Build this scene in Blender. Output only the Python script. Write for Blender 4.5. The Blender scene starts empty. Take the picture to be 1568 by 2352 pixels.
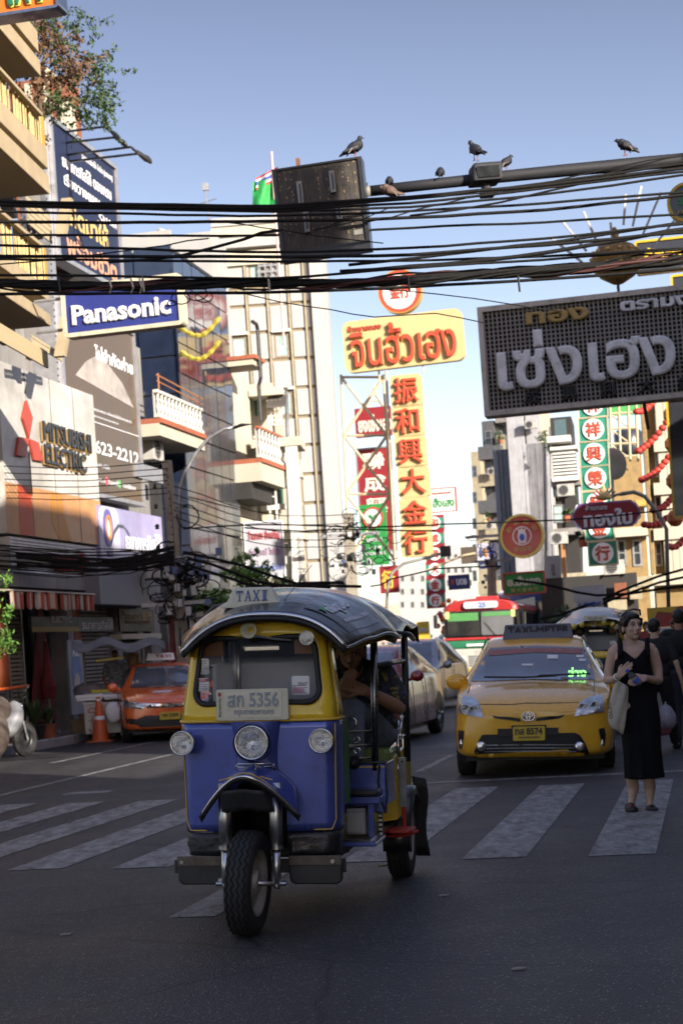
import bpy, math, random
from math import sin, cos, pi, radians as rad
from mathutils import Vector, Matrix, noise as mnoise
from mathutils.bvhtree import BVHTree
from mathutils.geometry import delaunay_2d_cdt
random.seed(7)
SC = bpy.context.scene
COL = SC.collection
# ---------------- camera ----------------
F = 3920.0; CX = 784.0; HY = 1493.0; ROLL = 0.065; EYE = 1.47; TH = rad(12.2)
cd = bpy.data.cameras.new('camera'); cam = bpy.data.objects.new('camera', cd); COL.objects.link(cam)
cd.sensor_fit = 'HORIZONTAL'; cd.sensor_width = 24.0; cd.lens = 24.0 * F / 1568
cd.shift_y = (HY - 1176) / 1568; cd.clip_start = 0.1; cd.clip_end = 2000
cam.matrix_world = Matrix.Translation((0, 0, EYE)) @ Matrix.Rotation(rad(90), 4, 'X') @ Matrix.Rotation(-ROLL, 4, 'Z')
cd.dof.use_dof = True; cd.dof.focus_distance = 9.6; cd.dof.aperture_fstop = 5.0
SC.camera = cam
# ---------------- light ----------------
SUN_EL = rad(20); SUN_AZ = rad(143)
w = bpy.data.worlds.new("World"); SC.world = w; w.use_nodes = True
nt = w.node_tree; bg = nt.nodes['Background']
sky = nt.nodes.new('ShaderNodeTexSky'); sky.sky_type = 'NISHITA'; sky.sun_disc = False
sky.sun_elevation = SUN_EL; sky.sun_rotation = SUN_AZ; sky.air_density = 0.95; sky.dust_density = 0.9; sky.ozone_density = 1.5
tcw = nt.nodes.new('ShaderNodeTexCoord'); sxy = nt.nodes.new('ShaderNodeSeparateXYZ'); nt.links.new(tcw.outputs['Generated'], sxy.inputs[0])
crw = nt.nodes.new('ShaderNodeValToRGB'); nt.links.new(sxy.outputs[2], crw.inputs[0]); ew = crw.color_ramp.elements
ew[0].position = 0.0; ew[0].color = (.30, .285, .30, 1); ew[1].position = 1.0; ew[1].color = (.54, .43, .44, 1); e3 = ew.new(.14); e3.color = (.325, .272, .268, 1); e4 = ew.new(.36); e4.color = (.205, .160, .160, 1)
mulw = nt.nodes.new('ShaderNodeVectorMath'); mulw.operation = 'MULTIPLY'; nt.links.new(sky.outputs[0], mulw.inputs[0]); nt.links.new(crw.outputs[0], mulw.inputs[1])
nt.links.new(mulw.outputs[0], bg.inputs[0]); bg.inputs[1].default_value = 0.15
sl = bpy.data.lights.new('sun', 'SUN'); so = bpy.data.objects.new('sun', sl); COL.objects.link(so)
sl.energy = 2.0; sl.angle = rad(0.6); sl.color = (1.0, 0.92, 0.80)
sd = Vector((sin(SUN_AZ) * cos(SUN_EL), cos(SUN_AZ) * cos(SUN_EL), sin(SUN_EL)))
so.rotation_euler = sd.to_track_quat('Z', 'Y').to_euler(); so.location = (0, 0, 60)
SC.view_settings.view_transform = 'Standard'; SC.view_settings.look = 'None'
SC.view_settings.exposure = 2.5; SC.view_settings.gamma = 1; SC.view_settings.use_curve_mapping = False
SC.cycles.max_bounces = 8; SC.cycles.caustics_reflective = False; SC.cycles.caustics_refractive = False
SC.cycles.transparent_max_bounces = 10
# ---------------- picture <-> place ----------------
_c, _s = cos(ROLL), sin(ROLL)
def up(x, y):
    u = x - CX; v = HY - y
    return _c * u + _s * v, -_s * u + _c * v
def P(x, y, Y):
    a, b = up(x, y); return Vector((a * Y / F, Y, EYE + b * Y / F))
def G(x, y, z=0.0):
    a, b = up(x, y); Y = (z - EYE) * F / b; return Vector((a * Y / F, Y, z))
def ST(s, t, z=0.0): return Vector((s * sin(TH) + t * cos(TH), s * cos(TH) - t * sin(TH), z))
# ---------------- materials ----------------
MATS = {}
def nd(nt, t, **k):
    n = nt.nodes.new(t)
    for a, b in k.items(): setattr(n, a, b)
    return n
def mat(name, col=None, rough=0.6, metal=0.0, var=0.12, scale=3.0, bump=0.0, bscale=40.0, dirt=0.0, dirtcol=(0.05, 0.04, 0.03),
        streak=False, emit=0.0, coat=0.0, trans=0.0, alpha=1.0, spec=0.5, ior=1.45):
    if name in MATS: return MATS[name]
    m = bpy.data.materials.new(name); m.use_nodes = True; t = m.node_tree; b = t.nodes['Principled BSDF']
    tc = nd(t, 'ShaderNodeTexCoord'); mp = nd(t, 'ShaderNodeMapping'); t.links.new(tc.outputs['Object'], mp.inputs[0])
    n = nd(t, 'ShaderNodeTexNoise'); n.inputs['Scale'].default_value = scale; n.inputs['Detail'].default_value = 6; n.inputs['Roughness'].default_value = 0.65
    t.links.new(mp.outputs[0], n.inputs['Vector'])
    r = nd(t, 'ShaderNodeMapRange'); r.inputs[1].default_value = 0.3; r.inputs[2].default_value = 0.7; r.inputs[3].default_value = 1 - var; r.inputs[4].default_value = 1 + var
    t.links.new(n.outputs['Fac'], r.inputs[0])
    mx = nd(t, 'ShaderNodeVectorMath', operation='SCALE'); mx.inputs[0].default_value = col[:3]; t.links.new(r.outputs[0], mx.inputs['Scale'])
    out = mx.outputs[0]
    if dirt > 0:
        n2 = nd(t, 'ShaderNodeTexNoise'); n2.inputs['Scale'].default_value = scale * (1.0 if streak else 1.7); n2.inputs['Detail'].default_value = 8; n2.inputs['Roughness'].default_value = 0.7
        mp2 = nd(t, 'ShaderNodeMapping'); t.links.new(tc.outputs['Object'], mp2.inputs[0])
        if streak: mp2.inputs['Scale'].default_value = (3, 3, 0.35)
        mp2.inputs['Location'].default_value = (3.1, 7.7, 1.3)
        t.links.new(mp2.outputs[0], n2.inputs['Vector'])
        r2 = nd(t, 'ShaderNodeMapRange'); r2.inputs[1].default_value = 0.48; r2.inputs[2].default_value = 0.72; r2.inputs[3].default_value = 0; r2.inputs[4].default_value = dirt
        t.links.new(n2.outputs['Fac'], r2.inputs[0])
        mm = nd(t, 'ShaderNodeMix', data_type='RGBA'); t.links.new(r2.outputs[0], mm.inputs[0]); t.links.new(out, mm.inputs[6]); mm.inputs[7].default_value = (*dirtcol, 1)
        out = mm.outputs[2]
    t.links.new(out, b.inputs['Base Color'])
    rr = nd(t, 'ShaderNodeMapRange'); rr.inputs[1].default_value = 0.3; rr.inputs[2].default_value = 0.7; rr.inputs[3].default_value = max(0.02, rough - 0.08); rr.inputs[4].default_value = min(1, rough + 0.1)
    t.links.new(n.outputs['Fac'], rr.inputs[0]); t.links.new(rr.outputs[0], b.inputs['Roughness'])
    b.inputs['Metallic'].default_value = metal; b.inputs['Specular IOR Level'].default_value = spec; b.inputs['IOR'].default_value = ior
    if coat: b.inputs['Coat Weight'].default_value = coat; b.inputs['Coat Roughness'].default_value = 0.06
    if trans: b.inputs['Transmission Weight'].default_value = trans
    if alpha < 1: b.inputs['Alpha'].default_value = alpha
    if emit: b.inputs['Emission Color'].default_value = (*col[:3], 1); b.inputs['Emission Strength'].default_value = emit
    if bump:
        nb = nd(t, 'ShaderNodeTexNoise'); nb.inputs['Scale'].default_value = bscale; nb.inputs['Detail'].default_value = 4
        t.links.new(mp.outputs[0], nb.inputs['Vector'])
        bp = nd(t, 'ShaderNodeBump'); bp.inputs['Strength'].default_value = bump; bp.inputs['Distance'].default_value = 0.02
        t.links.new(nb.outputs['Fac'], bp.inputs['Height']); t.links.new(bp.outputs[0], b.inputs['Normal'])
    MATS[name] = m; return m
# ---------------- meshes ----------------
class MB:
    def __init__(s): s.v = []; s.f = []
    def add(s, vs, fs):
        k = len(s.v); s.v += [tuple(a) for a in vs]; s.f += [tuple(i + k for i in f) for f in fs]; return s
    def box(s, x0, x1, y0, y1, z0, z1):
        return s.add([(x0,y0,z0),(x1,y0,z0),(x1,y1,z0),(x0,y1,z0),(x0,y0,z1),(x1,y0,z1),(x1,y1,z1),(x0,y1,z1)],
                     [(3,2,1,0),(4,5,6,7),(0,1,5,4),(1,2,6,5),(2,3,7,6),(3,0,4,7)])
    def hexa(s, p): return s.add(p, [(3,2,1,0),(4,5,6,7),(0,1,5,4),(1,2,6,5),(2,3,7,6),(3,0,4,7)])
    def quad(s, *p): return s.add(p, [tuple(range(len(p)))])
    def tube(s, pts, r, n=8, cap=True, flat=1.0):
        pts = [Vector(p) for p in pts]; N = len(pts); vs = []; prev = None
        for i, p in enumerate(pts):
            d = (pts[min(i+1, N-1)] - pts[max(i-1, 0)]); d = d.normalized() if d.length > 1e-9 else Vector((0,0,1))
            if prev is None:
                a = Vector((0,0,1)) if abs(d.z) < 0.9 else Vector((1,0,0)); u = d.cross(a).normalized()
            else:
                u = (prev - d * prev.dot(d)); u = u.normalized() if u.length > 1e-6 else prev
            prev = u; v = d.cross(u); rr = r[i] if isinstance(r, (list, tuple)) else r
            for j in range(n):
                t = 2*pi*j/n; vs.append(p + u*(rr*cos(t)) + v*(rr*flat*sin(t)))
        fs = [(i*n+j, i*n+(j+1)%n, (i+1)*n+(j+1)%n, (i+1)*n+j) for i in range(N-1) for j in range(n)]
        if cap: fs += [tuple(reversed(range(n))), tuple((N-1)*n+j for j in range(n))]
        return s.add(vs, fs)
    def lathe(s, prof, n=24, o=(0,0,0), ax='z', arc=(0, 2*pi)):
        full = abs(arc[1]-arc[0]-2*pi) < 1e-6; m = n if full else n+1; vs = []
        for i in range(m):
            t = arc[0] + (arc[1]-arc[0])*i/n
            for r, h in prof:
                a, b = r*cos(t), r*sin(t)
                q = {'z': (a, b, h), 'y': (a, h, b), 'x': (h, a, b)}[ax]
                vs.append((q[0]+o[0], q[1]+o[1], q[2]+o[2]))
        k = len(prof); fs = []
        for i in range(n):
            i2 = (i+1) % m
            for j in range(k-1): fs.append((i*k+j, i2*k+j, i2*k+j+1, i*k+j+1))
        return s.add(vs, fs)
    def cyl(s, o, r, h, n=16, ax='z'): return s.lathe([(0,0),(r,0),(r,h),(0,h)], n, o, ax)
    def ball(s, o, r, n=12, sc=(1,1,1)):
        k = len(s.v); s.lathe([(r*sin(pi*i/(n//2))+1e-6, -r*cos(pi*i/(n//2))) for i in range(n//2+1)], n)
        for i in range(k, len(s.v)):
            a = s.v[i]; s.v[i] = (a[0]*sc[0]+o[0], a[1]*sc[1]+o[1], a[2]*sc[2]+o[2])
        return s
    def prism(s, poly, y0, y1, ax='y'):
        n = len(poly)
        def q(a, b, h): return {'y': (a, h, b), 'x': (h, a, b), 'z': (a, b, h)}[ax]
        vs = [q(a, b, y0) for a, b in poly] + [q(a, b, y1) for a, b in poly]
        return s.add(vs, [tuple(range(n)), tuple(reversed(range(n, 2*n)))] + [(i, i+n, (i+1)%n+n, (i+1)%n) for i in range(n)])
    def grid(s, rows, cu=False):
        m = len(rows[0]); vs = [p for r in rows for p in r]; fs = []
        for i in range(len(rows)-1):
            for j in range(m if cu else m-1):
                j2 = (j+1) % m; fs.append((i*m+j, i*m+j2, (i+1)*m+j2, (i+1)*m+j))
        return s.add(vs, fs)
    def wall(s, x0, x1, z0, z1, holes=(), y=0.0, dep=0.15):
        xs = sorted({x0, x1, *[h[0] for h in holes], *[h[1] for h in holes]}); zs = sorted({z0, z1, *[h[2] for h in holes], *[h[3] for h in holes]})
        for i in range(len(xs)-1):
            for j in range(len(zs)-1):
                cx, cz = (xs[i]+xs[i+1])/2, (zs[j]+zs[j+1])/2
                if any(h[0] < cx < h[1] and h[2] < cz < h[3] for h in holes): continue
                s.quad((xs[i],y,zs[j]),(xs[i+1],y,zs[j]),(xs[i+1],y,zs[j+1]),(xs[i],y,zs[j+1]))
        for a, b, c, d in holes:
            e = y+dep; s.quad((a,y,c),(a,e,c),(a,e,d),(a,y,d)); s.quad((b,y,d),(b,e,d),(b,e,c),(b,y,c))
            s.quad((a,y,d),(a,e,d),(b,e,d),(b,y,d)); s.quad((a,y,c),(b,y,c),(b,e,c),(a,e,c))
        return s
    def mesh(s, name, m, smooth=False):
        me = bpy.data.meshes.new(name); me.from_pydata(s.v, [], s.f); me.update()
        if m: me.materials.append(m)
        if smooth: me.shade_smooth()
        return me
def put(name, me, parent=None, loc=(0,0,0), rot=(0,0,0), label=None):
    o = bpy.data.objects.new(name, me); COL.objects.link(o); o.parent = parent; o.location = loc; o.rotation_euler = rot
    if label: o['label'] = label
    return o
def fixn(me):
    import bmesh
    b = bmesh.new(); b.from_mesh(me); bmesh.ops.recalc_face_normals(b, faces=b.faces); b.to_mesh(me); b.free()
def obj(name, mb, m, parent=None, smooth=False, bev=0.0, sub=0, label=None, auto=0, weld=False, solid=0.0):
    me = mb.mesh(name, m, smooth or auto > 0)
    if smooth or auto or bev: fixn(me)
    o = put(name, me, parent, label=label)
    if weld: d = o.modifiers.new('w', 'WELD'); d.merge_threshold = 1e-4
    if solid: d = o.modifiers.new('t', 'SOLIDIFY'); d.thickness = solid; d.offset = 0
    if bev: d = o.modifiers.new('b', 'BEVEL'); d.width = bev; d.segments = 2; d.limit_method = 'ANGLE'; d.angle_limit = rad(35)
    if sub: d = o.modifiers.new('s', 'SUBSURF'); d.levels = sub; d.render_levels = sub
    if auto: me.set_sharp_from_angle(angle=rad(auto))
    return o
def tag(o, label=None, cat=None, group=None, kind=None):
    for k, v in (('label', label), ('category', cat), ('group', group), ('kind', kind)):
        if v: o[k] = v
    return o
def thing(name, label, cat, loc=(0,0,0), rz=0.0, group=None, rot=None):
    o = bpy.data.objects.new(name, None); COL.objects.link(o); o.location = loc; o.rotation_euler = rot or (0, 0, rz)
    o.empty_display_size = 0.2
    return tag(o, label, cat, group)
KIDS = {}
def copy_tree(o, parent=None):
    c = o.copy(); COL.objects.link(c); c.parent = parent
    for ch in list(o.children): copy_tree(ch, c)
    return c
def ev_mesh(o):
    bpy.context.view_layer.update()
    return bpy.data.meshes.new_from_object(o.evaluated_get(bpy.context.evaluated_depsgraph_get()))
# local frame of a thing standing in the place; px() meets a picture ray with its plane y=off
class Fr:
    def __init__(s, loc, rz, lean=0.0, k=1.0): s.M = Matrix.Translation(Vector(loc)) @ Matrix.Rotation(rz, 4, 'Z') @ Matrix.Rotation(lean, 4, 'Y') @ Matrix.Scale(k, 4); s.I = s.M.inverted()
    def px(s, x, y, off=0.0):
        a, b = up(x, y); o = s.I @ Vector((0, 0, EYE)); d = s.I.to_3x3() @ Vector((a/F, 1, b/F))
        k = (off - o.y) / d.y; q = o + d*k; return q.x, q.z
    def rect(s, x0, y0, x1, y1, off=0.0):
        a = s.px(x0, y0, off); b = s.px(x1, y1, off); return min(a[0],b[0]), max(a[0],b[0]), min(a[1],b[1]), max(a[1],b[1])
def frame_of(o): return Fr(o.location, o.rotation_euler[2])
# ---------------- lettering ----------------
TXT = {}
def text_mesh(body, w, h, m, depth=0.01, bold=0.0, shear=0.0, keep=False):
    k = (body, bold, shear)
    if k not in TXT:
        cu = bpy.data.curves.new('lettering', 'FONT'); cu.body = body; cu.size = 1; cu.resolution_u = 2; cu.extrude = 0.04
        cu.bevel_depth = bold; cu.bevel_resolution = 0; cu.shear = shear; cu.align_x = 'CENTER'
        ob = bpy.data.objects.new('lettering', cu); COL.objects.link(ob); me = ev_mesh(ob)
        TXT[k] = ([tuple(v.co) for v in me.vertices], [tuple(p.vertices) for p in me.polygons])
        bpy.data.objects.remove(ob); bpy.data.curves.remove(cu); bpy.data.meshes.remove(me)
    vs, fs = TXT[k]
    if not vs: return MB().box(0,.01,0,.01,0,.01).mesh('lettering', m)
    x0 = min(v[0] for v in vs); x1 = max(v[0] for v in vs); y0 = min(v[1] for v in vs); y1 = max(v[1] for v in vs); z1 = max(v[2] for v in vs); z0 = min(v[2] for v in vs)
    kx = w/(x1-x0); ky = h/(y1-y0)
    if keep: kx = ky = min(kx, ky)
    kz = depth/(z1-z0)
    mb = MB(); mb.v = [((v[0]-(x0+x1)/2)*kx, -(v[2]-z0)*kz, (v[1]-(y0+y1)/2)*ky) for v in vs]; mb.f = fs
    return mb.mesh('lettering', m)
def letter(parent, body, cx, cz, w, h, m, y=0.0, depth=0.01, bold=0.0, name='lettering', rot=(0,0,0), keep=False, shear=0.0):
    return put(name, text_mesh(body, w, h, m, depth, bold, keep=keep, shear=shear), parent, (cx, y, cz), rot)
def ptext(th, fr, body, x0, y0, x1, y1, m, y=0.0, depth=0.03, bold=0.02, name='lettering', keep=False, shear=0.0):
    a, b, c, d = fr.rect(x0, y0, x1, y1, y)
    return letter(th, body, (a+b)/2, (c+d)/2, b-a, d-c, m, y, depth, bold, name, keep=keep, shear=shear)
def rrect(x0, x1, z0, z1, r, n=5):
    p = []
    for cx, cz, a in ((x1-r, z0+r, -pi/2), (x1-r, z1-r, 0), (x0+r, z1-r, pi/2), (x0+r, z0+r, pi)):
        for i in range(n+1): t = a + pi/2*i/n; p.append((cx+r*cos(t), cz+r*sin(t)))
    return p
def ellipse(cx, cz, a, b, n=24, t0=0): return [(cx+a*cos(2*pi*i/n+t0), cz+b*sin(2*pi*i/n+t0)) for i in range(n)]
def ring(mb, outer, inner, y0, y1):
    n = len(outer); v = [(a,y0,b) for a,b in outer]+[(a,y0,b) for a,b in inner]+[(a,y1,b) for a,b in outer]+[(a,y1,b) for a,b in inner]
    f = []
    for i in range(n):
        j = (i+1)%n; f += [(i,j,n+j,n+i),(2*n+i,3*n+i,3*n+j,2*n+j),(i,2*n+i,2*n+j,j),(n+i,n+j,3*n+j,3*n+i)]
    return mb.add(v, f)
# lay a flat outline onto a curved body: dirn 'y+' looks along +y from the front, 'x-' from +x side
def decal(body_bvh, poly, off=0.004, step=0.05, dirn='y+', far=-5.0, holes=()):
    from mathutils.geometry import intersect_point_tri_2d
    n = len(poly); dense = []
    for i in range(n):
        a = Vector(poly[i]); b = Vector(poly[(i+1)%n]); k = max(1, int((b-a).length/step))
        dense += [a.lerp(b, j/k) for j in range(k)]
    def inside(x, z):
        c = False
        for i in range(n):
            x1, z1 = poly[i]; x2, z2 = poly[(i+1)%n]
            if (z1 > z) != (z2 > z) and x < (x2-x1)*(z-z1)/(z2-z1)+x1: c = not c
        return c
    x0 = min(p[0] for p in poly); x1 = max(p[0] for p in poly); z0 = min(p[1] for p in poly); z1 = max(p[1] for p in poly)
    pts = list(dense); x = x0+step*.5
    while x < x1:
        z = z0+step*.5
        while z < z1:
            if inside(x, z) and min((Vector((x,z))-d).length for d in dense) > step*.4: pts.append(Vector((x,z)))
            z += step
        x += step
    m = len(dense); r = delaunay_2d_cdt(pts, [(i,(i+1)%m) for i in range(m)], [], 0, 1e-6)
    vs = []; bad = set()
    for i, q in enumerate(r[0]):
        if dirn == 'y+': o = Vector((q[0], far, q[1])); d = Vector((0,1,0))
        elif dirn == 'y-': o = Vector((q[0], -far, q[1])); d = Vector((0,-1,0))
        elif dirn == 'x-': o = Vector((-far, q[0], q[1])); d = Vector((-1,0,0))
        elif dirn == 'x+': o = Vector((far, q[0], q[1])); d = Vector((1,0,0))
        else: o = Vector((q[0], q[1], -far)); d = Vector((0,0,-1))
        h = body_bvh.ray_cast(o, d)
        if h[0] is None: bad.add(i); vs.append((0,0,0)); continue
        nn = h[1]
        if nn.dot(d) > 0: nn = -nn
        vs.append(h[0]+nn*off)
    fs = []
    for t in r[2]:
        if any(i in bad for i in t): continue
        cx = sum(r[0][i][0] for i in t)/len(t); cz = sum(r[0][i][1] for i in t)/len(t)
        if inside(cx, cz): fs.append(tuple(t))
    mb = MB(); mb.add(vs, fs); return mb
# ---------------- road, pavement ----------------
def asphalt():
    m = bpy.data.materials.new('asphalt'); m.use_nodes = True; t = m.node_tree; b = t.nodes['Principled BSDF']; L = t.links.new
    tc = nd(t, 'ShaderNodeTexCoord')
    n1 = nd(t, 'ShaderNodeTexNoise'); n1.inputs['Scale'].default_value = 0.5; n1.inputs['Detail'].default_value = 8; n1.inputs['Roughness'].default_value = 0.7
    n2 = nd(t, 'ShaderNodeTexNoise'); n2.inputs['Scale'].default_value = 55; n2.inputs['Detail'].default_value = 3
    v = nd(t, 'ShaderNodeTexVoronoi'); v.inputs['Scale'].default_value = 62; v.inputs['Randomness'].default_value = 1
    vb = nd(t, 'ShaderNodeTexVoronoi'); vb.inputs['Scale'].default_value = 85
    mpw = nd(t, 'ShaderNodeMapping'); mpw.inputs['Rotation'].default_value = (0, 0, TH); mpw.inputs['Scale'].default_value = (1.3, 0.12, 1)
    n3 = nd(t, 'ShaderNodeTexNoise'); n3.inputs['Scale'].default_value = 1.1; n3.inputs['Detail'].default_value = 5
    for n in (n1, n2, v, vb, mpw): L(tc.outputs['Object'], n.inputs['Vector'])
    L(mpw.outputs[0], n3.inputs['Vector'])
    r = nd(t, 'ShaderNodeValToRGB'); e = r.color_ramp.elements; e[0].position = .3; e[0].color = (.016, .0155, .017, 1); e[1].position = .72; e[1].color = (.050, .048, .050, 1)
    L(n1.outputs['Fac'], r.inputs[0])
    r3 = nd(t, 'ShaderNodeMapRange'); r3.inputs[1].default_value = .35; r3.inputs[2].default_value = .65; r3.inputs[3].default_value = .72; r3.inputs[4].default_value = 1.25; L(n3.outputs['Fac'], r3.inputs[0])
    r2 = nd(t, 'ShaderNodeMapRange'); r2.inputs[1].default_value = .3; r2.inputs[2].default_value = .7; r2.inputs[3].default_value = .55; r2.inputs[4].default_value = 1.45; L(n2.outputs['Fac'], r2.inputs[0])
    m1 = nd(t, 'ShaderNodeMath', operation='MULTIPLY'); L(r2.outputs[0], m1.inputs[0]); L(r3.outputs[0], m1.inputs[1])
    s1 = nd(t, 'ShaderNodeVectorMath', operation='SCALE'); L(r.outputs[0], s1.inputs[0]); L(m1.outputs[0], s1.inputs['Scale'])
    # pale aggregate stones: random cell value above a threshold, near the cell centre
    sp = nd(t, 'ShaderNodeSeparateColor'); L(v.outputs['Color'], sp.inputs[0])
    gt = nd(t, 'ShaderNodeMath', operation='GREATER_THAN'); gt.inputs[1].default_value = .86; L(sp.outputs[0], gt.inputs[0])
    lt = nd(t, 'ShaderNodeMath', operation='LESS_THAN'); lt.inputs[1].default_value = .36; L(v.outputs['Distance'], lt.inputs[0])
    mm = nd(t, 'ShaderNodeMath', operation='MULTIPLY'); L(gt.outputs[0], mm.inputs[0]); L(lt.outputs[0], mm.inputs[1])
    mx = nd(t, 'ShaderNodeMix', data_type='RGBA'); L(mm.outputs[0], mx.inputs[0]); L(s1.outputs[0], mx.inputs[6]); mx.inputs[7].default_value = (.22, .21, .20, 1)
    L(mx.outputs[2], b.inputs['Base Color'])
    # cracks and old repair patches
    vc = nd(t, 'ShaderNodeTexVoronoi'); vc.feature = 'DISTANCE_TO_EDGE'; vc.inputs['Scale'].default_value = .42
    nw = nd(t, 'ShaderNodeTexNoise'); nw.inputs['Scale'].default_value = 2.2; nw.inputs['Detail'].default_value = 5; L(tc.outputs['Object'], nw.inputs['Vector'])
    mw = nd(t, 'ShaderNodeMix', data_type='RGBA'); mw.inputs[0].default_value = .12; L(tc.outputs['Object'], mw.inputs[6]); L(nw.outputs['Color'], mw.inputs[7]); L(mw.outputs[2], vc.inputs['Vector'])
    cl_ = nd(t, 'ShaderNodeMapRange'); cl_.inputs[1].default_value = .002; cl_.inputs[2].default_value = .007; cl_.inputs[3].default_value = .35; cl_.inputs[4].default_value = 1; L(vc.outputs['Distance'], cl_.inputs[0])
    vp_ = nd(t, 'ShaderNodeTexVoronoi'); vp_.distance = 'CHEBYCHEV'; vp_.inputs['Scale'].default_value = .23; L(mw.outputs[2], vp_.inputs['Vector']); sp2 = nd(t, 'ShaderNodeSeparateColor'); L(vp_.outputs['Color'], sp2.inputs[0])
    pr_ = nd(t, 'ShaderNodeMapRange'); pr_.inputs[3].default_value = .72; pr_.inputs[4].default_value = 1.25; L(sp2.outputs[1], pr_.inputs[0])
    mk_ = nd(t, 'ShaderNodeMath', operation='MULTIPLY'); L(cl_.outputs[0], mk_.inputs[0]); L(pr_.outputs[0], mk_.inputs[1])
    fs = nd(t, 'ShaderNodeVectorMath', operation='SCALE'); L(mx.outputs[2], fs.inputs[0]); L(mk_.outputs[0], fs.inputs['Scale']); L(fs.outputs[0], b.inputs['Base Color'])
    rr = nd(t, 'ShaderNodeMapRange'); rr.inputs[1].default_value = .3; rr.inputs[2].default_value = .7; rr.inputs[3].default_value = .42; rr.inputs[4].default_value = .68; L(n1.outputs['Fac'], rr.inputs[0]); L(rr.outputs[0], b.inputs['Roughness'])
    bp = nd(t, 'ShaderNodeBump'); bp.inputs['Strength'].default_value = .9; bp.inputs['Distance'].default_value = .012
    ad = nd(t, 'ShaderNodeMath', operation='ADD'); L(vb.outputs['Distance'], ad.inputs[0]); L(n2.outputs['Fac'], ad.inputs[1]); L(ad.outputs[0], bp.inputs['Height']); L(bp.outputs[0], b.inputs['Normal'])
    return m
def worn_paint(name, col, wear=.5):
    m = asphalt().copy(); m.name = name; t = m.node_tree; b = t.nodes['Principled BSDF']; L = t.links.new
    src = b.inputs['Base Color'].links[0].from_socket
    tc = [n for n in t.nodes if n.type == 'TEX_COORD'][0]
    mp = nd(t, 'ShaderNodeMapping'); mp.inputs['Rotation'].default_value = (0, 0, TH); mp.inputs['Scale'].default_value = (1, .35, 1); L(tc.outputs['Object'], mp.inputs[0])
    n = nd(t, 'ShaderNodeTexNoise'); n.inputs['Scale'].default_value = 9; n.inputs['Detail'].default_value = 10; n.inputs['Roughness'].default_value = .75; L(mp.outputs[0], n.inputs['Vector'])
    r = nd(t, 'ShaderNodeMapRange'); r.inputs[1].default_value = wear-.16; r.inputs[2].default_value = wear+.12; r.inputs[3].default_value = 1; r.inputs[4].default_value = .12; L(n.outputs['Fac'], r.inputs[0])
    mx = nd(t, 'ShaderNodeMix', data_type='RGBA'); L(r.outputs[0], mx.inputs[0]); L(src, mx.inputs[6]); mx.inputs[7].default_value = (*col, 1); L(mx.outputs[2], b.inputs['Base Color'])
    return m
A = asphalt(); PW = worn_paint('worn road paint', (.34, .33, .32), .52)
def sheet(name, pts, z, m, kind='structure'):
    o = obj(name, MB().quad(*[(p[0], p[1], z) for p in pts]), m); tag(o, kind=kind); return o
sheet('ground', [(-900, -300), (900, -300), (900, 1500), (-900, 1500)], -0.02, mat('dusty ground', (.12, .11, .10), .9))
L0 = ST(-40, -12.1); L1 = ST(62, -12.1); R0 = ST(-40, 1.9); R1 = ST(44, 1.9); PHI = rad(2.9)
BL = L1 + Vector((sin(PHI), cos(PHI), 0))*400; BR = R1 + Vector((sin(PHI), cos(PHI), 0))*420
road = obj('road', MB().add([tuple(L0), tuple(R0), tuple(R1), tuple(BR), tuple(BL), tuple(L1)], [(0,1,2,3,4,5)]), A); tag(road, kind='structure')
mk = MB()
def stripe(mb, s0, s1, t0, t1, z=.004):
    mb.quad(*[tuple(ST(s, t, z)) for s, t in ((s0,t0),(s0,t1),(s1,t1),(s1,t0))])
for i in range(11):
    tc_ = -.66-.86*i; st = MB(); stripe(st, 11.35+.08*i+.05*sin(i*3), 16.9+.08*i+.1*sin(i*5), tc_-.22, tc_+.22)
    tag(obj('crosswalk_stripe', st, PW), kind='structure')
st = MB(); stripe(st, 17.75, 17.95, -3.2, 1.6); tag(obj('stop_line', st, PW), kind='structure')
for a, b in ((-4.5,-3.8),(-7.45,-6.9),(-9.2,-8.4)):
    st = MB(); stripe(st, 18.6, 18.95, a, b); tag(obj('stop_line', st, PW), kind='structure')
for t_, s0, s1 in ((-8.37, 15.5, 36), (-10.13, 15, 22.5), (-10.13, 25, 30)):
    st = MB(); stripe(st, s0, s1, t_-.055, t_+.055); tag(obj('lane_line', st, PW), kind='structure')
for k in range(9):
    for t_ in (-3.4, -.35+.0*k):
        s0 = 19.5+k*6
        if t_ > -1 and k < 1: continue
        st = MB(); stripe(st, s0, s0+2.6, t_-.05-.06*0, t_+.05); tag(obj('lane_line', st, PW), kind='structure')
for (x, y, l) in ((455, 2092, 0),):
    g = G(x, y); q = sin(TH)*g.x+cos(TH)*g.y; tt = cos(TH)*g.x-sin(TH)*g.y
    st = MB(); stripe(st, q-.25, q+1.6-.6*l, tt-.1, tt+.18); tag(obj('road_arrow', st, PW), kind='structure')
# pavement on the left, with kerb stones built one by one
pav = mat('pavement tiles', (.17, .12, .11), .8, var=.25, scale=2, bump=.3, dirt=.5)
o = obj('pavement', MB().hexa([tuple(ST(s,t,z)) for z in (-.05,.14) for s,t in ((-40,-12.22),(-40,-16),(64,-16),(64,-12.22))]), pav); tag(o, kind='structure')
kst = mat('kerb concrete', (.26, .25, .24), .85, var=.25, scale=1.5, bump=.3, dirt=.6)
km = MB().box(0, .98, 0, .16, -.05, .165).mesh('kerb_stone', kst); k0 = None
for i in range(24):
    p = ST(22+i, -12.1, 0); k = put('kerb_stone', km, o, p, (random.uniform(-.01,.01), random.uniform(-.008,.008), pi/2-TH)); d = k.modifiers.new('b', 'BEVEL'); d.width = .02
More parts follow.
